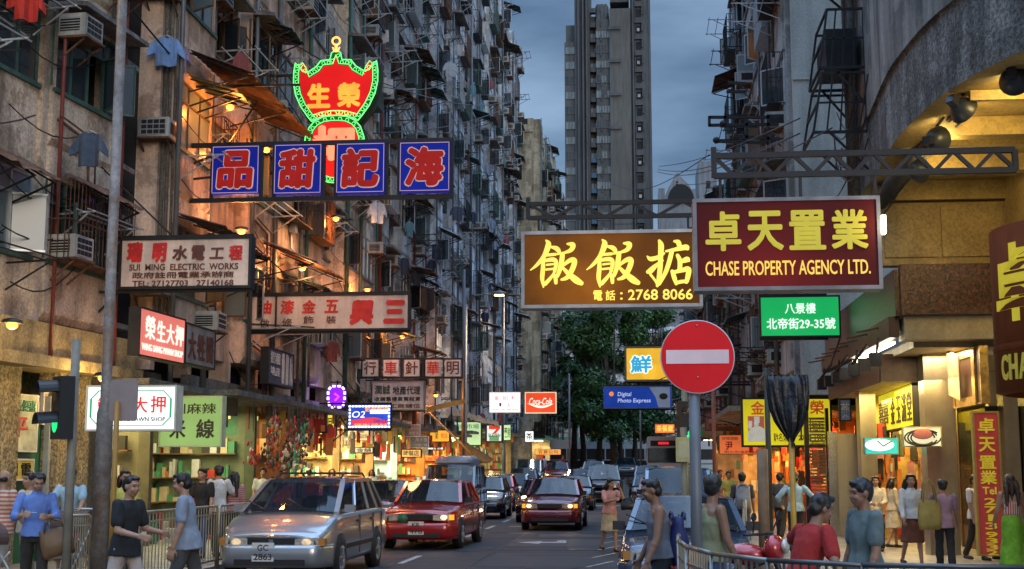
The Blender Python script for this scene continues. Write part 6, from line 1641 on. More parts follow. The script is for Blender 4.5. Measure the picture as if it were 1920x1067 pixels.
def person(label, px, Y, h, yaw=0., z=0., lean=0., head=(0., 0.), arms=((5, 8, 15), (5, 8, 15)), legs=((8, 4), (-8, 12)), top=None, topm=None, bot='pants', botm=None, hair='short', hairm=None, skin=None, x=None, group='people on foot', hip=.93, sit=False):
    """arms: (forward, outward, elbow[, inward]) degrees for the left (+x) and right (-x) arm; legs: (forward, knee)"""
    global NP; NP += 1; seed = NP
    far = Y > 30; vx = .015 if far else .0095
    skin = skin or skin_m
    X = at(px, 882, Y).x if x is None else x
    t = thing('person', label, 'person', (X, Y, z), yaw, group); k = h / 1.70
    P = Vector((0, 0, hip)); td = Vector((0, -math.sin(R(lean)), math.cos(R(lean)))); fw = Vector((0, -td.z, td.y))
    neck = P + td * .52
    hm = Matrix.Rotation(R(head[1]), 3, 'Z') @ Matrix.Rotation(R(head[0]), 3, 'X')
    hc = neck + td * .028 + hm @ Vector((0, -.018, .112))
    def HP(v): return hc + hm @ Vector(v)
    B = MB(); T = MB(); Q = MB(); H_ = MB(); SH = MB()
    def ringtube(mb, secs, n=14):
        vs = []; fs = []
        for i, (c, rx, ry) in enumerate(secs):
            for j in range(n):
                a = 2 * PI * j / n; vs.append(c + Vector((rx * math.cos(a), 0, 0)) - fw * 0 + (Vector((0, td.z, -td.y)) * 0) + Vector((0, ry * math.sin(a) * td.z, -ry * math.sin(a) * td.y)))
            if i:
                for j in range(n):
                    q = (j + 1) % n; fs.append(((i - 1) * n + j, (i - 1) * n + q, i * n + q, i * n + j))
        fs.append(tuple(reversed(range(n)))); fs.append(tuple(range((len(secs) - 1) * n, len(secs) * n)))
        mb.add(vs, fs)
    def limb(mb, a, b_, ra, rb):
        mb.tube([a, b_], [ra, rb], 10); mb.ball(a, ra, 10, 7); mb.ball(b_, rb, 10, 7)
    fem = top in ('blouse', 'halter', 'pinktop', 'jacket')
    sw = .162 if fem else .182
    ringtube(B, [(P - td * .07, .12, .10), (P, .150, .105), (P + td * .16, .128, .092), (P + td * .34, .155, .105), (P + td * .44, sw - .02, .085), (P + td * .50, .075, .06)])
    limb(B, neck - td * .03, HP((0, .01, -.06)), .056, .052)
    # head
    B.ball(hc, 1, 18, 14, 0, (.001, .001, .001))
    def hball(mb, c, sc, n=14, m_=10):
        vs = []; o = MB().ball((0, 0, 0), 1, n, m_, 0, sc)
        mb.add([HP(Vector(v) + Vector(c)) for v in o.v], o.f)
    hball(B, (0, .005, .02), (.074, .092, .098)); hball(B, (0, -.022, -.045), (.060, .066, .068)); hball(B, (0, -.045, -.085), (.034, .034, .028))
    hball(B, (0, -.095, -.018), (.013, .016, .02)); hball(B, (0, -.088, .004), (.010, .012, .025)); hball(B, (0, -.078, .034), (.055, .02, .014))
    for s in (-1, 1): hball(B, (s * .075, .005, -.005), (.012, .02, .032)); hball(B, (s * .035, -.068, -.03), (.025, .022, .025))
    hball(B, (0, -.086, -.060), (.024, .012, .012))
    # arms
    joints = []
    for s, a in ((1, arms[0]), (-1, arms[1])):
        f_, o_, e_ = (R(v) for v in a[:3]); inn = R(a[3]) if len(a) > 3 else 0.
        sh_ = neck - td * .062 + Vector((s * sw, 0, 0))
        d = Vector((s * math.sin(o_), -math.sin(f_) * math.cos(o_), -math.cos(f_) * math.cos(o_)))
        el = sh_ + d * .285
        g_ = f_ + e_
        d2 = Vector((s * (math.sin(o_) * .6) - s * math.sin(inn), -math.sin(g_), -math.cos(g_))).normalized()
        wr_ = el + d2 * .25
        limb(B, sh_, el, .052, .041); limb(B, el, wr_, .041, .028)
        B.ball(el.lerp(wr_, .25), .043, 8, 6)
        sd = d2.cross(Vector((s * 1., 0, .15))).normalized(); nn = sd.cross(d2).normalized() * (1 if s > 0 else 1)
        if nn.x * s > 0: nn = -nn
        pm = wr_ + d2 * .05
        for u in (-.026, -.009, .009, .026): limb(B, wr_ + d2 * .01 + sd * u * .6, wr_ + d2 * .088 + sd * u, .0135, .0115)
        for u, ln in ((-.031, .066), (-.0105, .080), (.0105, .076), (.031, .060)):
            b0 = wr_ + d2 * .088 + sd * u * 1.05; dd = (d2 + nn * .35 + sd * u * 3).normalized(); b1 = b0 + dd * ln * .5; dd2 = (d2 + nn * 1.0 + sd * u * 3).normalized()
            limb(B, b0, b1, .0105, .0100); limb(B, b1, b1 + dd2 * ln * .5, .0100, .0090)
        th = wr_ + d2 * .03 - sd * .028; t1 = th + (d2 * .7 - sd * .8 + nn * .3).normalized() * .038
        limb(B, th, t1, .0135, .0115); limb(B, t1, t1 + (d2 + nn * .4 - sd * .15).normalized() * .032, .0115, .0095)
        joints.append((sh_, el, wr_, d2))
    # legs
    lj = []
    for s, (f_, kn) in ((1, legs[0]), (-1, legs[1])):
        f_, kn = R(f_), R(kn); hp = P + Vector((s * .088, 0, -.02)); d = Vector((s * .02, -math.sin(f_), -math.cos(f_)))
        ke = hp + d * .42; d2 = Vector((0, -math.sin(f_ - kn), -math.cos(f_ - kn))); an = ke + d2 * .41
        limb(B, hp, ke, .078, .052); limb(B, ke, an, .050, .034); B.ball(ke.lerp(an, .28) + Vector((0, .012, 0)), .054, 8, 6)
        limb(B, an + Vector((0, .02, -.03)), an + Vector((0, -.13, -.055)), .035, .028)
        limb(SH, an + Vector((0, .03, -.045)), an + Vector((0, -.13, -.06)), .045, .036); SH.ball(an + Vector((0, .01, -.03)), .045, 8, 6)
        lj.append((hp, ke, an))
    me = remesh(B, vx, 3)
    fold_mesh(me, [skin, eye_m, lip_m, brow_m])
    inv = hm.inverted(); mi = []
    for p in me.polygons:
        q = inv @ (p.center - hc); i = 0
        if q.y < -.045 and abs(q.z) < .12:
            ax_ = abs(q.x)
            if ((ax_ - .031) / .010) ** 2 + ((q.z - .010) / .0052) ** 2 < 1: i = 1
            elif .014 < ax_ < .05 and abs(q.z - .034) < .0042: i = 3
            elif ax_ < .026 and abs(q.z + .060) < .009: i = 2
        mi.append(i)
    me.polygons.foreach_set('material_index', mi); me.update()
    bo = put('body', me, t, (0, 0, 0), scale=(k, k, k))
    def wear(nm, mb, mt, vox, amp, sm=3):
        q = remesh(mb, vox * (1.5 if far else 1), sm); fold_mesh(q, [mt]); fold(q, amp, seed + len(nm)); 
        for p in q.polygons: p.use_smooth = True
        return put(nm, q, t, (0, 0, 0), scale=(k, k, k))
    # top
    if top:
        e = .022; lo = -.10 if top in ('tee', 'stripe', 'jacket') else -.03
        secs = [(P + td * lo, .192, .172), (P + td * .06, .176, .150), (P + td * .16, .148 if not fem else .138, .116), (P + td * .34, .172, .126), (P + td * .43, sw + .005, .105), (P + td * .485, .105, .078), (P + td * .51, .075, .066)]
        if top == 'halter': secs = [(P + td * .13, .135, .10), (P + td * .18, .138, .105), (P + td * .30, .150, .118), (P + td * .34, .140, .110)]
        if top == 'tank': secs = secs[:4] + [(P + td * .40, .135, .108), (P + td * .47, .10, .08)]
        ringtube(T, secs)
        if top == 'tank':
            for s in (-1, 1): T.ball(P + td * .40 + Vector((s * .12, 0, 0)), .055, 8, 6)
        for (sh_, el, wr_, d2) in joints:
            if top in ('tee', 'stripe', 'pinktop'):
                limb(T, sh_, sh_.lerp(el, .70), .066, .067)
            elif top in ('shirt', 'blouse', 'jacket'):
                limb(T, sh_, el, .063, .054); limb(T, el, el.lerp(wr_, .45 if top == 'shirt' else .88), .054, .046)
        if top in ('shirt', 'jacket', 'blouse'):
            T.tube([neck - td * .04, neck + td * .02 - fw * -.01], [.075, .068], 12)
        wear('shirt' if not fem else 'blouse', T, topm, .0135, .010)
    if bot in ('pants', 'shorts'):
        ringtube(Q, [(P - td * .10, .150, .118), (P, .163, .118), (P + td * .07, .152, .112)])
        for hp, ke, an in lj:
            limb(Q, hp, ke, .090, .074)
            if bot == 'pants': limb(Q, ke, an + Vector((0, .005, .03)), .074, .066)
            else: Q.ball(ke + (ke - hp) * .05, .082, 10, 7)
        wear('trousers', Q, botm, .0135, .011)
    elif bot in ('skirt', 'dress'):
        zl = .48 if bot == 'skirt' else .06; w2 = .215 if bot == 'skirt' else .25
        mid = (lj[0][1] + lj[1][1]) / 2
        c2 = Vector((0, mid.y * .6, zl)); c1 = P.lerp(c2, .4) 
        vs = [(P + td * .12, .135, .105), (P, .172, .135), (Vector((0, c1.y, c1.z)), .185, .165), (c2, w2, w2 * .9)]
        sv = td; td = Vector((0, 0, 1)); ringtube(Q, vs, 18); td = sv
        wear('skirt', Q, botm, .014, .016)
    if not far and not (bot == 'pants' and False):
        wear('shoe', SH, shoe_m, .013, .0)
    # hair
    hm_ = hairm or hair_m
    if hair != 'bald':
        hball(H_, (0, .022, .040), (.083, .094, .092)); hball(H_, (0, .045, .0), (.079, .070, .085))
        for s in (-1, 1): hball(H_, (s * .05, .02, .05), (.04, .07, .065))
        hball(H_, (0, -.045, .095), (.055, .05, .026))
        if hair in ('long', 'bob'):
            ln = .40 if hair == 'long' else .17
            for s in (-1, 0, 1):
                for f_ in ((0.,) if s == 0 else (-.0, .05)):
                    a = HP((s * .072, .03 + f_ * .3 + (.03 if s == 0 else 0), .03)); b_ = HP((s * .085, .055 + f_, -.08)); c_ = a + Vector((s * .02, .035 + f_, -ln)) + td * 0
                    if s == 0: c_ = a + Vector((0, .05, -ln))
                    H_.tube([a, b_, c_], [.045, .046, .025], 8); H_.ball(c_, .025, 8, 6)
    else:
        for s in (-1, 1): hball(H_, (s * .055, .04, .0), (.03, .06, .04))
        hball(H_, (0, .07, -.005), (.06, .035, .042))
    wear('hair', H_, hm_, .0095, .017, 1)
    t['hand'] = 0
    del t['hand']
    def J(v): return Matrix.Translation(t.location) @ Matrix.Rotation(yaw, 4, 'Z') @ (Vector(v) * k)
    t_j = [(J(a), J(b_), J(c_ + d2 * .07)) for a, b_, c_, d2 in joints]
    return t, t_j, J(neck), J(P), J(hc)

def stripes(name, c1, c2, sc, axis='Z'):
    m = M(name, c1, .85); nd = m.node_tree.nodes; ln = m.node_tree.links.new
    wv = nd.new('ShaderNodeTexWave'); wv.inputs['Scale'].default_value = sc; wv.bands_direction = axis; wv.inputs['Distortion'].default_value = .6
    tcn = nd.new('ShaderNodeTexCoord'); ln(tcn.outputs['Object'], wv.inputs['Vector'])
    rr = nd.new('ShaderNodeValToRGB'); rr.color_ramp.elements[0].color = (*c1, 1); rr.color_ramp.elements[1].color = (*c2, 1); rr.color_ramp.elements[0].position = .4; rr.color_ramp.elements[1].position = .6
    ln(wv.outputs['Fac'], rr.inputs[0]); ln(rr.outputs[0], nd['Principled BSDF'].inputs['Base Color']); return m
def cloth(name, c): return M('cloth_' + name, c, .9, 0, .18, 9., .25)
c_blue = cloth('blue_shirt', (.13, .22, .52)); c_black = cloth('black', (.016, .016, .018)); c_grey = cloth('grey_tee', (.24, .28, .34)); c_lb = cloth('pale_blue', (.36, .50, .55)); c_white = cloth('white', (.55, .56, .55))
c_kh = cloth('khaki', (.38, .30, .22)); c_dark = cloth('dark_trousers', (.03, .026, .022)); c_jean = cloth('jeans', (.04, .07, .14)); c_red = cloth('red', (.30, .016, .012)); c_olive = cloth('olive_tank', (.20, .20, .11)); c_gt = cloth('grey_green_tee', (.10, .13, .125)); c_pink = cloth('pink', (.52, .25, .21)); c_yel = cloth('yellow', (.55, .48, .10)); c_green = cloth('lime_skirt', (.16, .36, .02)); c_brown = cloth('brown_skirt', (.14, .05, .03)); c_cream = cloth('cream_jacket', (.58, .50, .36)); c_tan = cloth('tan_skirt', (.42, .33, .20)); c_dgrey = cloth('charcoal', (.06, .06, .06)); c_purp = cloth('mauve_print', (.30, .18, .22))
W_ = R(90)
# left: on the crossing and the corner
p1 = person('balding man in a cream and red striped shirt seen from behind', 8, 17.5, 1.64, R(160), .05, arms=((8, 8, 10), (12, 10, 25)), top='stripe', topm=stripes('striped_jersey', (.58, .46, .34), (.50, .13, .08), 5.5), bot='shorts', botm=c_kh, hair='bald')
p2 = person('man in a blue shirt looking down at a phone, brown bag on his arm', 72, 16.2, 1.66, R(24), .02, lean=4, head=(24, 8), arms=((22, 14, 72, 38), (24, 16, 74, 38)), top='shirt', topm=c_blue, botm=c_dark, legs=((10, 6), (-10, 14)))
person('person in pale clothes mostly hidden behind the blue shirted man', 58, 18.2, 1.62, R(-30), .05, top='tee', topm=c_cream, botm=c_tan)
p4 = person('man in a pale blue tee pushing a stroller towards us', 137, 19.2, 1.60, R(6), .13, lean=8, arms=((42, 12, 22), (42, 12, 22)), top='tee', topm=c_lb, botm=c_dark, head=(6, 0))
person('heavy man in a black tee walking right past the grey lamp post', 240, 14.0, 1.64, R(72), 0, arms=((12, 10, 70, 10), (10, 8, 68, 12)), top='tee', topm=c_black, botm=cloth('pale_trousers', (.45, .38, .34)), legs=((20, 8), (-14, 20)), head=(8, -8), lean=3)
person('man in a grey tee striding left in front of the railings', 356, 14.9, 1.67, R(-78), 0, arms=((4, 5, 12), (8, 6, 14)), top='tee', topm=c_grey, botm=c_dgrey, legs=((20, 8), (-16, 22)), head=(10, 0), lean=5)
person('woman in a yellow top behind the yellow pole', 236, 19.5, 1.56, R(30), .13, top='pinktop', topm=c_yel, botm=c_dark, hair='bob')
person('youth in a black printed tee by the green grocery', 380, 24, 1.60, R(-8), .13, top='tee', topm=c_black, botm=c_jean)
person('man in a white tee seen from behind at the grocery', 411, 24.4, 1.66, R(165), .13, top='tee', topm=c_white, botm=c_dgrey, arms=((10, 10, 15), (30, 12, 50)), hair='short', head=(0, 30))
person('long haired woman in a pink plaid top seen from behind', 440, 24.6, 1.54, R(178), .13, top='blouse', topm=stripes('pink_plaid', (.50, .26, .24), (.30, .12, .12), 7.), botm=c_dark, hair='long')
person('youth with a pale shirt and dark straps by the brick pier', 494, 32, 1.62, R(10), .13, top='tee', topm=c_white, botm=c_dark)
person('person in a brown top under the dark red board', 531, 36, 1.60, R(60), .13, top='tee', topm=cloth('rust', (.3, .15, .08)), botm=c_dark)
person('dark haired person with their back to the yellow dress shop', 580, 39, 1.60, R(170), .13, top='tee', topm=c_dgrey, botm=c_dark)
person('woman with long brown hair under the flashing screen', 623, 42, 1.62, R(20), .13, top='blouse', topm=c_purp, botm=c_dark, hair='long', hairm=hair_b)
person('man in a white cap and shirt beside the red shop door', 643, 43, 1.58, R(-20), .13, top='tee', topm=c_white, botm=c_jean, hairm=c_white)
person('round faced woman in white and black by the pale green shop', 697, 45, 1.60, R(12), .13, top='blouse', topm=c_white, botm=c_dark, hair='bob')
# in the road
pk = person('woman in a pink top and tan skirt raising a hand to her face', 1142, 28.6, 1.52, R(24), 0, lean=6, head=(4, 20), arms=((62, 12, 118, 26), (38, 8, 66, 40)), top='pinktop', topm=c_pink, bot='skirt', botm=c_tan, hair='bob', legs=((14, 10), (-10, 20)))
bk = person('man in a black and grey tank top with a dark blue backpack', 1238, 13.2, 1.62, R(-82), 0, lean=5, arms=((8, 8, 16), (6, 8, 20)), top='tank', topm=cloth('grey_vest', (.13, .13, .15)), botm=c_black, skin=skin_d, head=(12, -5), legs=((16, 6), (-14, 20)))
person('long haired driver behind the silver people carrier\'s windscreen', 0, 22.75, 1.62, R(4), -.27, x=-5.97, arms=((42, 10, 40, 10), (42, 10, 40, 10)), legs=((82, 70), (82, 70)), top='blouse', topm=c_purp, botm=c_dark, hair='long', hairm=hair_b, group='drivers')
person('driver in a white shirt behind the red taxi\'s windscreen', 0, 31.7, 1.62, R(4), -.33, x=-5.10, arms=((42, 10, 40, 10), (42, 10, 40, 10)), legs=((82, 70), (82, 70)), top='shirt', topm=c_white, botm=c_dark, group='drivers')
# right
person('man in an olive tank top just right of the no entry pole', 1334, 12.2, 1.60, R(112), .05, arms=((8, 6, 10), (10, 6, 15)), top='tank', topm=c_olive, botm=c_jean, skin=skin_d, head=(4, 40))
bp2 = person('youth walking away with a grey backpack beyond the railings', 1391, 27, 1.52, R(176), .13, top='tee', topm=c_dgrey, botm=c_jean, legs=((16, 6), (-14, 22)))
person('person in a yellow top facing us near the orange shops', 1366, 38, 1.54, R(0), .13, top='tee', topm=c_yel, botm=c_dark)
person('small figure in amber clothes at the far right pavement', 1350, 44, 1.58, R(20), .13, top='tee', topm=cloth('amber', (.5, .35, .1)), botm=c_dark)
person('dark haired person in blue just beyond the no entry pole', 1328, 33, 1.54, R(170), .13, top='tee', topm=c_jean, botm=c_dark)
person('person in a red shirt rushing past with one arm flung out', 1494, 10.2, 1.50, R(120), .05, lean=20, head=(16, -10), arms=((40, 62, 25), (-10, 30, 30)), top='tee', topm=c_red, botm=c_dark, skin=skin_d, legs=((26, 10), (-18, 40)))
person('man in a grey green tee looking left at the shutter panel', 1618, 11.2, 1.60, R(-70), .02, arms=((6, 8, 14), (4, 8, 16)), top='tee', topm=c_gt, botm=c_dark, skin=skin_d, head=(6, 0), legs=((8, 4), (-8, 10)))
person('man in a pale blue shirt with hands on hips at the roast shop', 1490, 26, 1.52, R(172), .13, arms=((-18, 42, 70, 40), (-18, 42, 70, 40)), top='shirt', topm=c_lb, botm=c_dark, head=(18, 0))
person('diner with black hair inside the orange lit roast shop', 1462, 31, 1.50, R(150), .13, top='tee', topm=c_dgrey, botm=c_dark)
person('woman in a cream jacket standing at the grey shutter panel', 1641, 27.2, 1.45, R(-10), .13, top='jacket', topm=c_cream, botm=c_dark, hair='bob', arms=((20, 8, 60, 30), (20, 8, 60, 30)))
pw = person('woman with long black hair in a white shirt and brown skirt walking to us', 1706, 22.4, 1.50, R(6), .13, arms=((4, 10, 14), (14, 8, 22)), top='blouse', topm=c_white, bot='skirt', botm=c_brown, hair='long', legs=((14, 4), (-12, 24)))
pb = person('shopper in a dark printed top with an olive tote seen from behind', 1766, 21.4, 1.42, R(172), .13, arms=((14, 12, 20), (8, 8, 10)), top='tee', topm=c_purp, botm=c_black, hair='short')
person('woman in a halter top and long lime skirt seen from behind', 1893, 20.2, 1.50, R(178), .13, arms=((14, 10, 30), (20, 14, 40)), top='halter', topm=stripes('halter_print', (.42, .05, .04), (.6, .5, .4), 9., 'X'), bot='dress', botm=c_green, hair='long', hairm=hair_b)
person('shopper in pale clothes inside the golden lit boutique', 1672, 28.4, 1.42, R(100), .13, top='blouse', topm=c_cream, bot='skirt', botm=c_cream, hair='bob')
person('man behind the tall red banner in a white top', 1826, 24.6, 1.48, R(40), .13, top='tee', topm=c_white, botm=c_dark)
for i, (px_, Y_, tm_, lb) in enumerate(((842, 84, c_white, 'small pale figure by the awning arm far down the left pavement'), (1055, 100, c_red, 'small figure in red near the green junction fence'), (1020, 98, c_blue, 'small figure in blue left of the green junction fence'), (1315, 52, c_dgrey, 'small dark figure behind the no entry pole'))):
    person(lb, px_, Y_, 1.66, R(i * 70), zg(Y_) + .02, top='tee', topm=tm_, botm=c_dark)

# ------------------------------------------------------------------ things people carry
def bag(name, label, loc, w, h, d, mt, rz=0., strap=None, tilt=0.):
    t = thing(name, label, 'bag', loc, rz); m = MB(); n = 7; vs = []; fs = []
    for j in range(n):
        v = j / (n - 1); b_ = math.sin(PI * min(v * 1.15, 1.) * .9 + .25)
        for i in range(16):
            a = 2 * PI * i / 16; c_, s_ = math.cos(a), math.sin(a)
            sx = abs(c_) ** .5 * (1 if c_ > 0 else -1); sy = abs(s_) ** .8 * (1 if s_ > 0 else -1)
            vs.append((sx * w / 2 * (.9 + .1 * b_), sy * d / 2 * (.45 + .6 * b_), -h / 2 + h * v + .012 * math.sin(i * 2.3 + j)))
        if j:
            for i in range(16): k = (i + 1) % 16; fs.append(((j - 1) * 16 + i, (j - 1) * 16 + k, j * 16 + k, j * 16 + i))
    fs += [tuple(reversed(range(16))), tuple(range((n - 1) * 16, n * 16))]
    m.add(vs, fs, 0, True); m.build('body', mt, t, rot=(0, R(tilt), 0))
    if strap:
        m = MB(); L_ = strap
        for dy in (-d * .3, d * .3): m.tube([(-w * .3, dy, h * .45), (-w * .22, dy, h / 2 + L_ * .7), (0, dy, h / 2 + L_), (w * .22, dy, h / 2 + L_ * .7), (w * .3, dy, h * .45)], .012, 6)
        m.build('strap', mt, t, rot=(0, R(tilt), 0))
    return t
leather = M('brown_leather', (.14, .075, .03), .45, 0, .2, 6., .1)
hl = p2[1][0][2]; hr = p2[1][1][2]
bag('satchel', 'brown leather bag hanging from the blue shirted man\'s forearm', (p2[1][0][1].x + .04, p2[1][0][1].y - .06, p2[1][0][1].z - .30), .40, .34, .12, leather, R(24), .12, -14)
t = thing('phone', 'small dark phone held by the man in the blue shirt', 'phone', (hl + hr) / 2 + Vector((0, -.03, .02)), R(24)); m = MB(); m.box(-.035, .035, -.05, .05, 0, .012); m.build('casing', trimb, t); m = MB(); m.box(-.031, .031, -.045, .045, .0121, .0135); m.build('screen', lit('phone_screen', (.6, .75, 1.), .5), t)
nk = bk[2]; bag('backpack', 'dark blue backpack on the tank top man\'s back', (nk.x + .20, nk.y + .03, nk.z - .36), .32, .46, .20, M('navy_nylon', (.010, .018, .09), .55, 0, .2, 8., .2), R(-82), .05)
nk = bp2[2]; bag('backpack', 'grey backpack with pale top on the youth walking away', (nk.x, nk.y - .15, nk.z - .26), .30, .44, .18, M('grey_nylon', (.22, .24, .28), .6, 0, .25, 8., .2), 0, .05)
sh_ = pb[1][0][0]; bag('tote_bag', 'slouchy olive tote on the shopper\'s shoulder', (pb[3].x - .24, pb[3].y - .12, pb[3].z + .12), .36, .44, .14, M('olive_canvas', (.26, .20, .05), .7, 0, .25, 6., .3), R(8), .32)
hh = pk[1][1][2]; bag('handbag', 'black handbag held by the woman in pink', (hh.x + .25, hh.y, hh.z - .12), .30, .18, .10, M('black_leather', (.015, .012, .012), .35), 0, .06)
def stroller(label, loc, rz):
    t = thing('stroller', label, 'stroller', loc, rz)
    m = MB()
    for s in (-.22, .22): m.tube([(s, .45, 1.02), (s, .2, .70), (s, -.35, .18)], .014, 6); m.tube([(s, .30, .12), (s, .05, .50), (s, -.12, .62)], .014, 6)
    m.tube([(-.22, .45, 1.02), (.22, .45, 1.02)], .016, 6); m.bar((-.22, -.3, .22), (.22, -.3, .22), .02); m.build('frame', alu, t)
    m = MB(); m.slab((-.20, .12, .38), (-.20, -.22, .36), (.20, -.22, .36), (.20, .12, .38), .05); m.slab((-.2, .12, .38), (.2, .12, .38), (.2, .28, .82), (-.2, .28, .82), .04); m.build('seat', M('stroller_plaid', (.30, .22, .16), .85), t)
    m = MB(); n = 8
    for i in range(n):
        a, b_ = PI * .05 + PI * .55 * i / n, PI * .05 + PI * .55 * (i + 1) / n
        f_ = lambda q: (.28 - .36 * math.sin(q), .78 + .28 * math.cos(q) * .8)
        m.quad((-.23, *f_(a)), (.23, *f_(a)), (.23, *f_(b_)), (-.23, *f_(b_)))
    m.build('canopy', M('stroller_canopy', (.10, .06, .05), .8), t)
    for s in (-.22, .22):
        for y in (-.36, .30): m = MB(); m.lathe([(.05, -.02), (.085, -.02), (.09, 0), (.085, .02), (.05, .02)], (s, y, .09), 'x', 16); m.build('wheel', tyre_m, t)
    return t
sx = at(140, 882, 18.5).x
stroller('stroller with a dark canopy pushed behind the railings', (sx, 18.35, .13), 0)
person('small child in a red print sitting in the stroller', 140, 18.45, .92, 0, .13, x=sx, hip=.86, top='tee', topm=stripes('child_print', (.5, .3, .2), (.4, .06, .05), 12.), bot='shorts', botm=c_kh, legs=((78, 70), (78, 70)), arms=((30, 8, 50), (30, 8, 50)), group='children')
stroller('second stroller frame at the left edge beside the striped man', (at(-6, 882, 16.6).x, 16.5, .05), R(60))
bpy.data.scenes.remove(TMP)
# ------------------------------------------------------------------ pavement railings
def railing(label, a, b_, z, mt, post=True, bars=12, hgt=1.0, square=False):
    a = Vector((a[0], a[1], z)); b_ = Vector((b_[0], b_[1], z)); d = b_ - a; L_ = d.length; rz = math.atan2(d.y, d.x)
    t = thing('pedestrian_railing', label, 'railing', a, rz, 'pedestrian railings')
    m = MB(); r_ = .045
    if square:
        m.tube([(0, 0, hgt), (L_, 0, hgt)], .017, 8); m.tube([(0, 0, 0), (0, 0, hgt)], .015, 8)
    else: m.tube([(0.06, 0, .0), (0.06, 0, hgt - r_), (0.06 + r_, 0, hgt), (L_ - .06 - r_, 0, hgt), (L_ - .06, 0, hgt - r_), (L_ - .06, 0, 0)], .019, 8)
    m.bar((.06, 0, .14), (L_ - .06, 0, .14), .03); m.bar((.06, 0, hgt - .13), (L_ - .06, 0, hgt - .13), .018); m.build('frame', mt, t)
    m = MB()
    for i in range(1, bars): x = .06 + (L_ - .12) * i / bars; m.bar((x, 0, .14), (x, 0, hgt - .02 if mt is steel else hgt), .013)
    m.build('infill_bar', mt, t); return t
lab = ['railing panel at the left corner nearest the stroller', 'railing panel behind the heavy man in black', 'railing panel just right of the yellow pole', 'railing panel behind the striding man in grey', 'railing panel below the black tee youth', 'railing panel beside the silver car\'s nose', 'last left railing panel hidden by the silver car']
yel_steel = M('worn_yellowish_rail', (.40, .35, .24), .42, .5, .25, 6.)
P = [(at(112, 975, 16.6).x, 16.6), (at(182, 970, 16.9).x, 16.9), (at(245, 965, 17.2).x, 17.2), (-6.78, 18.0), (-6.78, 19.7), (-6.78, 21.4), (-6.78, 23.1), (-6.78, 25.0)]
for i in range(7): railing(lab[i], P[i], P[i + 1], .13, yel_steel)
cv = [(.36, 12.2), (.33, 11.3), (.36, 10.4), (.50, 9.5), (.82, 8.8), (1.35, 8.42), (2.3, 8.28), (3.4, 8.22), (4.6, 8.2)]
lab = ['curved corner railing end by the tank top man', 'corner railing panel left of the no entry pole', 'corner railing panel at the foot of the no entry pole', 'bent corner railing panel right of the no entry pole', 'corner railing panel in front of the red motorcycle', 'dark railing panel in front of the red shirted person', 'dark railing panel in front of the walking woman', 'dark railing panel in front of the lime skirt']
drail = M('dark_rail', (.10, .10, .10), .35, .7, .2, 5.)
for i in range(8): railing(lab[i], cv[i], cv[i + 1], .13, drail if i > 3 else M('mid_rail', (.24, .23, .20), .35, .7, .2, 5.), bars=9 if i < 6 else 8, square=True)
for i, (a, b_) in enumerate((((2.05, 26), (2.05, 28)), ((2.05, 28), (2.05, 30)))):
    railing(('upright steel barrier by the grey backpack youth', 'second steel barrier beyond the grey backpack youth')[i], a, b_, .13, steel)
t = thing('junction_fence', 'long dark green railing closing the far end of the road', 'fence', (-9, 120.4, zg(120)))
m = MB(); m.bar((0, 0, 1.1), (11.5, 0, 1.1), .06); m.bar((0, 0, .15), (11.5, 0, .15), .06); m.box(0, 11.5, .02, .03, .15, 1.1, 1)
for i in range(9): m.bar((i * 11.5 / 8, 0, 0), (i * 11.5 / 8, 0, 1.15), .07)
for i in range(64): m.bar((i * .18, -.01, .15), (i * .18, -.01, 1.1), .02)
m.build('panel', [teal, M('mesh_green', (.02, .06, .055), .6)], t)

# ------------------------------------------------------------------ posts, signals, road signs
def lamp_post(label, loc, hgt, r0, r1, mt, arm=0., head_z=None, power=0., col=(1., .55, .2), az=0.):
    t = thing('street_lamp', label, 'street lamp', loc, az)
    m = MB(); m.tube([(0, 0, 0), (0, 0, 2.3), (0, 0, 2.45), (0, 0, hgt)], [r0 * 1.55, r0 * 1.5, r0, r1], 12); m.box(-.05, .05, -r0 * 1.55, -r0 * 1.45, .6, 1.2); m.build('post', mt, t)
    m = MB(); m.tube([(0, 0, hgt - .1), (arm * .3, 0, hgt + .35), (arm, 0, hgt + .45)], .04, 8); m.build('arm', mt, t)
    m = MB(); m.ball((arm + .25, 0, hgt + .45), .34, 12, 8, 0, (1.1, .5, .32)); m.build('lamp_head', M('lamp_head_grey', (.2, .2, .2), .4, .3), t)
    if power:
        m = MB(); m.box(arm + .05, arm + .5, -.12, .12, hgt + .33, hgt + .345); m.build('lens', lit('sodium_lens', col, 14, .03), t)
        ld = bpy.data.lights.new('sodium', 'SPOT'); ld.energy = power; ld.color = col; ld.spot_size = R(160); ld.spot_blend = .7; ld.shadow_soft_size = .5; ld.specular_factor = .25
        lo = bpy.data.objects.new('sodium', ld); COL.objects.link(lo); lo.parent = t; lo.location = (arm + .27, 0, hgt + .30)
    return t
pl = at(192, 900, 16.8)
lamp_post('thick weathered grey lamp post at the left corner, its head above the view', (pl.x, 16.8, .13), 10.6, .070, .062, M('weathered_post', (.26, .22, .19), .6, .1, .35, 2., .1, .4, .2, rustcol=(.22, .15, .1)), 2.2, power=260, col=(1., .68, .36), az=R(150))
for lb, px, Y, s in (('slim grey lamp post before the white tenement', 884, 62, 520), ('grey lamp post with a flat head beyond the white tenement', 921, 80, 520)):
    pp_ = at(px, 880, Y); lamp_post(lb, (-7.95, Y, zg(Y)), at(900, 552, Y).z - .45, .08, .06, grey_pole, 1.3, power=s * 2.4, col=(1., .70, .42))  # the lit lenses and their warm light are added to these posts
t = thing('street_lamp', 'added sodium lamp bracketed to the tenement wall above the hardware sign', 'street lamp', (-9.2, 34.8, 8.6))  # wall lamp added to throw warm light on the fronts
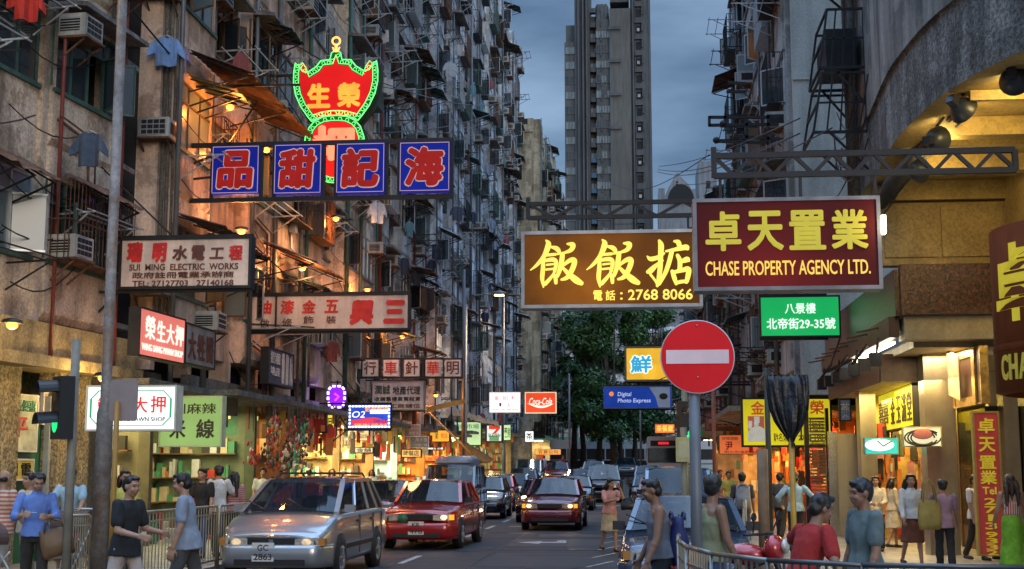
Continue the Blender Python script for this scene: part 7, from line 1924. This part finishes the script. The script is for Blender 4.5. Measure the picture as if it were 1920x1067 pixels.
m = MB(); m.tube([(0, 0, 0), (.6, 0, .35), (1.5, 0, .45)], .04, 8); m.build('arm', grey_pole, t)
m = MB(); m.ball((1.7, 0, .45), .3, 12, 8, 0, (1.1, .5, .32)); m.build('lamp_head', M('lamp_head_grey', (.2, .2, .2)), t)
m = MB(); m.box(1.5, 1.9, -.1, .1, .34, .35); m.build('lens', lit('sodium_lens', (1., .55, .2), 14, .03), t)
ld = bpy.data.lights.new('sodium', 'SPOT'); ld.energy = 420; ld.color = (1., .50, .2); ld.spot_size = R(170); ld.spot_blend = .6; ld.shadow_soft_size = .5; ld.specular_factor = .25
lo = bpy.data.objects.new('sodium', ld); COL.objects.link(lo); lo.parent = t; lo.location = (1.7, 0, .30)
# amber lamps added to give the tenement fronts their warm glow
def added_lamp(label, loc, col, p):
    t = thing('added_wall_lamp', label, 'lamp', loc, 0, 'lamps added on the tenement walls for warm light'); m = MB(); m.ball((0, 0, 0), .09, 10, 7, 0, (1, 1, .7)); m.build('bulb', lit('added_bulb_amber', col, 5, .03), t); m = MB(); m.lathe([(.0, .12), (.14, .09), (.16, .03)], (0, 0, 0), 'z', 14); m.build('lamp_shade', trimb, t)
    o = point(t, 'bulb', (0, 0, -.10), p, col, .12); return t
A_ = (1., .30, .045)
added_lamp('amber lamp under the first orange tenement\'s long awning', (-8.75, 27.6, 9.55), A_, 140)
added_lamp('added amber lamp low on the orange tenement above the salmon box', (-8.6, 28.2, 6.9), (1., .42, .16), 150)
added_lamp('added amber lamp above the hardware sign', (-8.6, 33.6, 6.9), (1., .40, .14), 160)
added_lamp('added amber lamp over the grey agency board', (-8.6, 48.6, 6.6), A_, 180)
added_lamp('added amber lamp beneath the fourth blue panel', (-8.6, 40.4, 7.0), A_, 150)
added_lamp('amber lamp beside the orange tenement\'s second window', (-8.75, 30.5, 9.3), A_, 110)
added_lamp('added amber lamp under a rusty awning below the blue panels', (-8.7, 37.8, 9.0), A_, 130)
added_lamp('added amber lamp above the small five board sign', (-8.8, 43.0, 7.6), A_, 130)
added_lamp('added amber lamp at the foot of the diagonal awning arm', (-8.6, 57.0, 4.9), A_, 300)
added_lamp('amber lamp below the corner tenement\'s ledge', (-9.5, 19.5, 3.9), (1., .62, .22), 70)
added_lamp('added amber lamp under the cornice beside the traffic light', (-9.3, 22.6, 3.3), (1., .66, .24), 110)

sign_red = M('sign_red', (.82, .018, .024), .45, 0, .12, 1.1); sign_red.node_tree.nodes['Principled BSDF'].inputs['Specular IOR Level'].default_value = .12
t = thing('no_entry_sign', 'round red no entry sign with a white bar on a grey pole', 'road sign', (at(1305, 900, 10.9).x, 10.9, .13))
zc = at(1312, 669, 10.9).z - .13; rr = 69 * 10.9 / F; dx = .03
m = MB(); m.tube([(0, .05, 0), (0, .05, zc + rr * .6)], .046, 14); m.build('pole', grey_pole, t)
m = MB(); m.lathe([(0, .0), (rr - .008, 0)], (dx, -.004, zc), 'y', 56, 1); m.lathe([(rr - .008, -.004), (rr, -.004), (rr, .02), (0, .022)], (dx, 0, zc), 'y', 56, 0)
m.build('disc', [M('sign_rim', (.5, .48, .48), .4), sign_red], t)
m = MB(); w2, h2 = rr * .84, rr * .185; m.prism([(dx - w2, -.008, zc - h2), (dx + w2, -.008, zc - h2), (dx + w2, -.008, zc + h2), (dx - w2, -.008, zc + h2)], (0, .003, 0)); m.build('bar', M('sign_bar_white', (.85, .62, .62), .3, 0, .2, 1.5), t)
m = MB()
for z in (zc - rr * .55, zc + rr * .85): m.ball((dx, -.01, z), .007, 8, 6)
m.build('rivet', steel, t)

t = thing('road_sign', 'back of a grey square road sign on a yellow pole at the left corner', 'road sign', (at(214, 900, 15.6).x, 15.6, 0))
m = MB(); m.tube([(0, 0, 0), (0, 0, at(214, 752, 15.6).z)], [.036, .033], 10); m.build('pole', M('yellow_pole', (.48, .24, .03), .5, 0, .3, 3., 0, .4), t)
m = MB(); w2 = 28 * 15.6 / F; zz = at(214, 750, 15.6).z; hh2 = 40 * 15.6 / F; c2 = .03; x0 = 9 * 15.6 / F
m.prism([(x0 - w2, .05, zz - hh2 + c2), (x0 - w2 + c2, .05, zz - hh2), (x0 + w2 - c2, .05, zz - hh2), (x0 + w2, .05, zz - hh2 + c2), (x0 + w2, .05, zz + hh2 - c2), (x0 + w2 - c2, .05, zz + hh2), (x0 - w2 + c2, .05, zz + hh2), (x0 - w2, .05, zz + hh2 - c2)], (0, .012, 0)); m.build('plate', M('plate_back', (.30, .23, .21), .5, .2, .15, 4.), t)

def signal(label, loc, zc, s=1., pole_m=grey_pole, zpole=None, rz=0., lens=(0.02, .9, .25)):
    t = thing('traffic_light', label, 'traffic light', loc, rz, 'traffic lights')
    m = MB(); m.tube([(0, .1, 0), (0, .1, zpole or zc + .7)], .055, 10); m.build('pole', pole_m, t)
    m = MB(); m.box(-.19 * s, .19 * s, -.12, .06, zc - .42 * s, zc + .42 * s); m.build('housing', black, t)
    for i, z in enumerate((zc + .22 * s, zc - .2 * s)):
        m = MB(); n = 10
        for k in range(n):
            a, b_ = PI * k / n, PI * (k + 1) / n
            ra = .155 * s
            m.quad((ra * math.cos(a), -.12, z + ra * math.sin(a)), (ra * math.cos(b_), -.12, z + ra * math.sin(b_)), (ra * math.cos(b_), -.36, z - .02 + ra * math.sin(b_)), (ra * math.cos(a), -.36, z - .02 + ra * math.sin(a)))
        m.build('visor', M('visor_black', (.02, .018, .016), .4), t)
        m = MB(); m.lathe([(0, -.135), (.08 * s, -.132), (.13 * s, -.122)], (0, 0, z), 'y', 20)
        m.build('lens', lit('signal_green', lens, 1.2, .5, 9.) if i else M('signal_dark', (.05, .03, .015), .2), t)
    return t
sx_ = at(117, 880, 16.0).x
sg = signal('green traffic light in a black housing at the left corner', (sx_, 16.0, .13), at(120, 765, 16).z - .13, .92, M('pale_pole', (.24, .22, .17), .6, .1, .3, 3., 0, .3), at(110, 655, 16).z, R(-50))
signal('small traffic light showing green behind the no entry sign', (at(1290, 880, 23).x, 23, .13), at(1283, 795, 23).z - .13, .9, M('olive_pole', (.20, .19, .12), .5), None, R(20))
t = thing('control_box', 'yellowish box on a post left of the no entry pole', 'box', (at(1283, 880, 20).x, 20, .13))
m = MB(); m.tube([(0, 0, 0), (0, 0, 2.2)], .05, 8); m.build('post', M('olive_pole', (.20, .19, .12)), t); m = MB(); z_ = at(1283, 843, 20).z - .13; m.box(-.12, .12, -.1, 0, z_ - .18, z_ + .18); m.box(-.08, .08, -.105, -.1, z_ - .12, z_ + .12, 1); m.build('casing', [M('box_yellow', (.45, .40, .16), .5), M('box_label', (.5, .46, .25), .5)], t)

# pole sign wrapped in a black refuse sack
t = thing('wrapped_sign', 'road sign on a yellow pole wrapped in a black plastic sack', 'road sign', (at(1486, 900, 15).x, 15, .13))
m = MB(); m.tube([(0, 0, 0), (0, 0, at(1486, 800, 15).z - .13)], .032, 10); m.build('pole', M('yellow_pole2', (.50, .27, .03), .45, 0, .25, 4., 0, .3), t)
m = MB(); k = 15 / F; prof = [(704, 36, .010), (706, 39, .045), (722, 39.5, .06), (745, 38.5, .065), (768, 35.5, .07), (788, 29, .075), (804, 20, .07), (818, 10, .05), (829, 4.5, .035), (838, 7, .04)]
vs = []; fs = []; n = 72; r_ = random.Random(5); cre = [r_.uniform(-1, 1) for _ in range(n)]
for j, (py, w_, d_) in enumerate(prof):
    z = at(1486, py, 15).z - .13
    for i in range(n):
        a = 2 * PI * i / n; cr_ = 1 + .06 * cre[i // 3] * (.12 + j / 7) + .02 * cre[i] * j / 7
        vs.append((w_ * k * math.cos(a) * cr_ - 6 * k * (1 - j / 8), d_ * math.sin(a) * (1 + .8 * cre[(i // 3 + j // 4) % n] + .15 * cre[i]), z + .012 * math.sin(i * 1.7)))
    if j:
        for i in range(n): q = (i + 1) % n; fs.append(((j - 1) * n + i, (j - 1) * n + q, j * n + q, j * n + i))
fs.append(tuple(range(n)))
m.add(vs, fs, 0, True); m.build('sack', M('black_plastic', (.009, .008, .008), .25, 0, .3, 9., .6), t)

# slim posts on the right pavement
for lb, px, Y, top, r_, mt in (('dark green post in front of the cook sign', 1442, 24, 690, .05, M('green_black_post', (.03, .04, .03), .5)), ('rust brown post left of the dusty pink board', 1340, 30, 700, .045, M('rust_post', (.20, .06, .03), .6, 0, .3, 4.)), ('short stout timber post beside the cook sign', 1430, 22, 842, .09, M('timber_post', (.22, .15, .09), .7, 0, .3, 3.))):
    t = thing('post', lb, 'post', (at(px, 880, Y).x, Y, .13)); m = MB(); m.tube([(0, 0, 0), (0, 0, at(px, top, Y).z - .13)], r_, 10); m.build('shaft', mt, t); m = MB(); m.lathe([(r_ * 1.5, 0), (r_ * 1.5, .06), (r_, .10)], (0, 0, 0), 'z', 12); m.build('base', mt, t)
for lb, px, Y, top in (('dark slim pole rising beside the five small boards', 868, 58, 505), ('thin pole between the junction and the palms', 1068, 95, 700), ('pole by the white bus', 1202, 90, 735)):
    t = thing('post', lb, 'post', (at(px, 880, Y).x, Y, zg(Y))); m = MB(); m.tube([(0, 0, 0), (0, 0, at(px, top, Y).z - zg(Y))], .075, 8); m.build('shaft', grey_pole, t)
# diagonal awning arm
t = thing('awning_frame', 'long yellow diagonal awning arm with a grey sheet at its foot', 'awning', at(790, 775, 56))
o = t.location.copy(); q = lambda x, y, Y=56: at(x, y, Y) - o
m = MB(); m.bar(q(800, 770), q(885, 852), .30, .06); m.bar(q(800, 768), q(872, 752), .1, .2); m.bar(q(880, 845), q(880, 882), .10); m.build('arm', M('awning_timber', (.55, .34, .08), .6, 0, .3, 3.), t)
m = MB(); m.slab(q(872, 830), q(925, 862), q(912, 868, 59), q(870, 850, 59), .04); m.build('sheet', M('grey_tarpaulin', (.12, .13, .15), .5, 0, .3, 3.), t)
t = thing('shop_awning', 'ragged tarpaulin awning over the lime lit board', 'awning', at(880, 775, 68)); o = t.location.copy(); m = MB(); r_ = random.Random(3)
for i in range(9):
    x0 = 850 + i * 9; m.slab(at(x0, 764 + i * 3 + r_.uniform(-3, 3), 66) - o, at(x0 + 12, 768 + i * 3 + r_.uniform(-3, 3), 66) - o, at(x0 + 14, 781 + i * 2 + r_.uniform(-4, 4), 63) - o, at(x0, 781 + i * 2, 63) - o, .03)
m.build('sheet', M('ragged_canvas', (.13, .10, .06), .8, 0, .5, 3.), t)

# ------------------------------------------------------------------ washing on the racks
def washing(label, px, py, Y, kind, w, h, mt, rz=0.):
    t = thing('hanging_' + kind, label, 'laundry', at(px, py, Y), rz, 'washing hung outside the windows'); m = MB()
    def sheet(cols, z0, z1, th=.05):
        n = len(cols)
        for i in range(n - 1):
            (xa, ta, ba), (xb, tb, bb) = cols[i], cols[i + 1]
            ya, yb = .035 * math.sin(xa * 23), .035 * math.sin(xb * 23)
            a = [(xa, ya, ta), (xb, yb, tb), (xb, yb * 1.8, bb), (xa, ya * 1.8, ba)]
            m.add(a + [(x, y + th, z) for x, y, z in a], [(0, 1, 2, 3), (7, 6, 5, 4), (0, 4, 5, 1), (3, 2, 6, 7), (0, 3, 7, 4), (1, 5, 6, 2)], 0, False)
    if kind == 'shirt':
        N_ = 12; cols = []
        for i in range(N_ + 1):
            u = -1 + 2 * i / N_; x = u * w / 2
            pass
        T_ = ((0, .43, -.5), (.10, .46, -.5), (.14, .5, -.5), (.35, .46, -.5), (.56, .42, -.5), (.585, .41, -.05), (.75, .28, -.12), (1., .02, -.22), (1.02, -.0, -.2))
        cols = [(-a * w / 2, b_ * h, c_ * h) for a, b_, c_ in reversed(T_[1:])] + [(a * w / 2, b_ * h, c_ * h) for a, b_, c_ in T_]
        sheet(cols, 0, 0)
    else:
        for s in (-1, 1): sheet([(s * (w * .04 + w * .42 * i / 4), h / 2, -h / 2 + .03 * i) for i in (range(5) if s > 0 else range(4, -1, -1))], 0, 0)
    m.build('cloth', mt, t)
    m = MB(); m.tube([(-w * .25, .02, h * .42), (0, .02, h * .56), (w * .25, .02, h * .42)], .008, 5); m.tube([(0, .02, h * .56), (0, .02, h * .68), (.03, .02, h * .71)], .006, 5); m.build('hanger', alu, t); return t
r9 = random.Random(77)
WM = [cloth('wash_a', (.30, .33, .42)), cloth('wash_b', (.5, .48, .45)), cloth('wash_c', (.28, .08, .07)), cloth('wash_d', (.05, .06, .09)), cloth('wash_e', (.14, .26, .30))]
washing('pale blue hooded top hung below the green window', 312, 96, 25.6, 'shirt', .75, .62, cloth('wash_blue', (.20, .34, .60)), .3)
washing('mauve shirt hung beside the pale blue hooded top', 335, 108, 26.2, 'shirt', .55, .60, cloth('wash_mauve', (.34, .27, .42)), .5)
washing('dark blue shirt hung on the corner tenement', 166, 279, 21.5, 'shirt', .62, .60, cloth('wash_navy', (.06, .09, .14)), .15)
washing('black trousers hung right of the hardware sign', 803, 562, 42, 'trousers', .42, .80, c_black, .4)
washing('white shirt hung below the third blue panel', 708, 398, 36, 'shirt', .55, .62, cloth('wash_white', (.45, .45, .50)), .5)
washing('dark blue shirt hung left of the red drainpipe', 858, 400, 48, 'shirt', .6, .55, cloth('wash_navy', (.06, .09, .14)), .5)
washing('red cloth hung at the top left window', 50, 10, 19.5, 'shirt', .6, .5, c_red, .6)
washing('white towel shirt hung far up by the skyline', 845, 130, 60, 'shirt', .8, .7, c_white, .6)

for i in range(44):
    Y_ = r9.uniform(27, 92); zz_ = 4.25 + 3.05 * r9.randrange(0, 8) + r9.choice((.3, .9, 2.2)); px_ = 1195 - 8.6 * F / Y_
    t = washing('small garment hung on a pole along the tenement fronts', 900, 400, Y_, 'shirt' if i % 4 else 'trousers', r9.uniform(.4, .65), r9.uniform(.5, .75), WM[i % 5], r9.uniform(.2, 1.3))
    t.location = (-8.75 + r9.uniform(-.3, .2), Y_, zz_); t['group'] = 'garments hung along the tenement fronts'
# ------------------------------------------------------------------ hanging goods of the green grocery
t = thing('hanging_goods', 'bunches of brown and red goods hung at the grocery front', 'goods', (-8.35, 29.8, 0)); t['kind'] = 'stuff'
m = MB(); r_ = random.Random(9)
for c_ in range(26):
    cx_, cy_, cz_ = r_.uniform(-.5, .6), r_.uniform(-.5, 2.6), r_.uniform(2.3, 3.05); mi_ = r_.choice((0, 1, 3, 3, 4, 6, 6, 2))
    for i in range(22):
        p = Vector((cx_ + r_.gauss(0, .07), cy_ + r_.gauss(0, .10), cz_ - r_.random() ** .7 * .75)); s = r_.uniform(.012, .04)
        m.ball(p, s, 5, 4, mi_ if r_.random() < .8 else r_.randrange(7), (1, 1, r_.uniform(1., 3.2)))
    m.bar((cx_, cy_, cz_), (cx_, cy_, 3.28), .012, mi=6)
m.build('bunch', GOODS, t)

# ------------------------------------------------------------------ two motorcycles
def motorbike(label, loc, rz, col, box=True):
    t = thing('motorcycle', label, 'motorcycle', loc, rz, 'motorcycles')
    for y in (-.62, .62):
        m = MB(); m.lathe([(.20, -.05), (.28, -.05), (.30, 0), (.28, .05), (.20, .05)], (0, y, .30), 'x', 22)
        w_ = m.build('wheel', tyre_m, t); m = MB()
        for k in range(5): a = 2 * PI * k / 5; m.bar((0, y, .3), (0, y + .2 * math.cos(a), .3 + .2 * math.sin(a)), .03)
        m.build('rim', rim_m, w_)
    m = MB(); m.tube([(0, -.62, .30), (0, -.48, .70), (0, -.38, .98)], .035, 8); m.tube([(0, -.40, .75), (0, .1, .55), (0, .62, .30)], .04, 8); m.box(-.13, .13, -.15, .25, .28, .55); m.tube([(.12, .1, .32), (.14, .75, .38)], .04, 8); m.build('frame', trimb, t)
    m = MB(); m.ball((0, -.12, .78), .2, 12, 8, 0, (.75, 1.3, .6)); m.ball((0, -.46, .85), .16, 10, 7, 0, (.9, .7, .9)); m.box(-.11, .11, .25, .72, .62, .72); m.build('fairing', col, t)
    m = MB(); m.ball((0, .3, .80), .2, 12, 8, 0, (.7, 1.8, .35)); m.build('seat', black, t)
    m = MB(); m.tube([(-.36, -.28, 1.0), (-.15, -.38, 1.0), (.15, -.38, 1.0), (.36, -.28, 1.0)], .016, 6)
    for s in (-1, 1): m.bar((s * .25, -.33, 1.0), (s * .32, -.38, 1.16), .014); m.ball((s * .33, -.38, 1.18), .06, 8, 6, 0, (1.2, .25, .8))
    m.build('handlebar', trimb, t)
    m = MB(); m.ball((0, -.58, .88), .08, 10, 7, 0, (1, .5, 1)); m.build('headlight', lampglass, t)
    if box: m = MB(); m.box(-.2, .2, .55, .92, .78, 1.08); m.build('top_box', col, t)
    return t
redbike = paint('bike_red', (.40, .015, .015))
motorbike('red motorcycle parked behind the corner railing', (at(1372, 900, 14.4).x, 14.4, .05), R(62), redbike, False)
motorbike('motorcycle riding between the black people carrier and the right lane', (at(1186, 880, 70).x, 70, zg(70)), R(10), M('bike_grey', (.1, .1, .11), .4))

# ------------------------------------------------------------------ trees at the end of the street
leafs = [M('leaf_dark', (.022, .062, .02), .5, 0, .35, 2.), M('leaf_mid', (.045, .12, .028), .5, 0, .35, 2.), M('leaf_light', (.09, .20, .05), .5, 0, .35, 2.)]
bark = M('bark', (.10, .075, .055), .9, 0, .4, 5., .5)
def tree(label, x, Y, hgt, cw, ch, n, seed, trunk_r=.3):
    t = thing('tree', label, 'tree', (x, Y, zg(Y)), 0, 'trees at the junction'); r_ = random.Random(seed)
    m = MB(); base = hgt - ch
    m.tube([(0, 0, 0), (.1, 0, base * .5), (-.1, .1, base), (.1, 0, base + ch * .45)], [trunk_r, trunk_r * .8, trunk_r * .65, trunk_r * .3], 10)
    cl = []
    for i in range(40):
        a = r_.uniform(0, 2 * PI); u = r_.uniform(0, 1); z = base + ch * u; rr_ = cw / 2 * math.sqrt(max(.35, 1 - (2 * u - .7) ** 2)) * r_.uniform(.35, 1.)
        p = Vector((rr_ * math.cos(a), rr_ * math.sin(a), z)); cl.append((p, r_.uniform(.7, 1.5)))
        if i % 2 == 0: m.tube([(0, 0, base + ch * .1 * r_.random()), p * .5 + Vector((0, 0, base * .5)), p], [trunk_r * .4, trunk_r * .2, .03], 6)
    m.build('trunk', bark, t)
    m = MB()
    for i in range(n):
        c, cr_ = cl[r_.randrange(len(cl))]
        d = Vector((r_.gauss(0, 1), r_.gauss(0, 1), r_.gauss(0, .8))); d.normalize(); p = c + d * cr_ * (r_.random() ** .4)
        s = r_.uniform(.10, .24); u = Vector((r_.gauss(0, 1), r_.gauss(0, 1), r_.gauss(-.4, .6))).normalized(); v = u.cross(d + Vector((.01, .2, .1))).normalized()
        mi = 0 if r_.random() < .35 else (1 if r_.random() < .6 else 2)
        m.add([p - u * s, p + v * s * .45, p + u * s, p - v * s * .45], [(0, 1, 2, 3)], mi)
    m.build('crown', leafs, t); return t
def palm(label, x, Y, hgt, seed, fl=2.6):
    t = thing('palm_tree', label, 'palm tree', (x, Y, zg(Y)), 0, 'palms at the junction'); r_ = random.Random(seed)
    m = MB(); m.tube([(0, 0, 0), (.12, 0, hgt * .5), (.05, 0, hgt)], [.30, .20, .15], 10); m.build('trunk', bark, t)
    m = MB()
    for i in range(22):
        a = 2 * PI * i / 22 + r_.uniform(-.2, .2); el = r_.uniform(-.2, 1.2); L_ = fl * r_.uniform(.8, 1.1); d = Vector((math.cos(a), math.sin(a), 0)); pts = []
        for k in range(9):
            u = k / 8; pts.append(Vector((.05, 0, hgt)) + d * L_ * u * math.cos(el * (1 - u * .5)) + Vector((0, 0, L_ * (math.sin(el) * u - 1.0 * u * u))))
        m.tube(pts, [.03] * 8 + [.01], 4, 0)
        sd = d.cross(Vector((0, 0, 1)))
        for k in range(1, 9):
            for j in range(3):
                q = pts[k - 1].lerp(pts[k], j / 3); w_ = .62 * math.sin(PI * min((k + j / 3) / 9, .96)) + .1
                for s in (-1, 1): m.add([q, q + sd * s * w_ * .5 + d * .14 + Vector((0, 0, -.05)), q + sd * s * w_ + d * .3 + Vector((0, 0, -.32)), q + d * .09], [(0, 1, 2, 3)], 1 if (i + j) % 3 else 2)
    m.build('crown', leafs, t); return t
tree('big dark green tree filling the end of the street below the gold sign', at(1150, 800, 108).x, 108, 14.6, 9.0, 11.4, 32000, 3, .4)
tree('leafy tree left of the big dark one beside the cream block', at(1092, 800, 116).x, 116, 13.6, 6.5, 9.5, 12000, 4)
tree('leafy tree right of the big dark one behind the yellow box', at(1218, 800, 112).x, 112, 13.8, 6.5, 10, 12000, 5)
palm('palm with a leaning trunk at the left of the green fence', at(1122, 800, 112).x, 112, 6.6, 1)
palm('palm with low drooping fronds left of the white bus', at(1160, 800, 114).x, 114, 5.2, 2, 2.9)
palm('tall palm in front of the cream block', at(1075, 800, 116).x, 116, 9.0, 3)
palm('short palm beside the white bus', at(1188, 800, 118).x, 118, 5.4, 6)
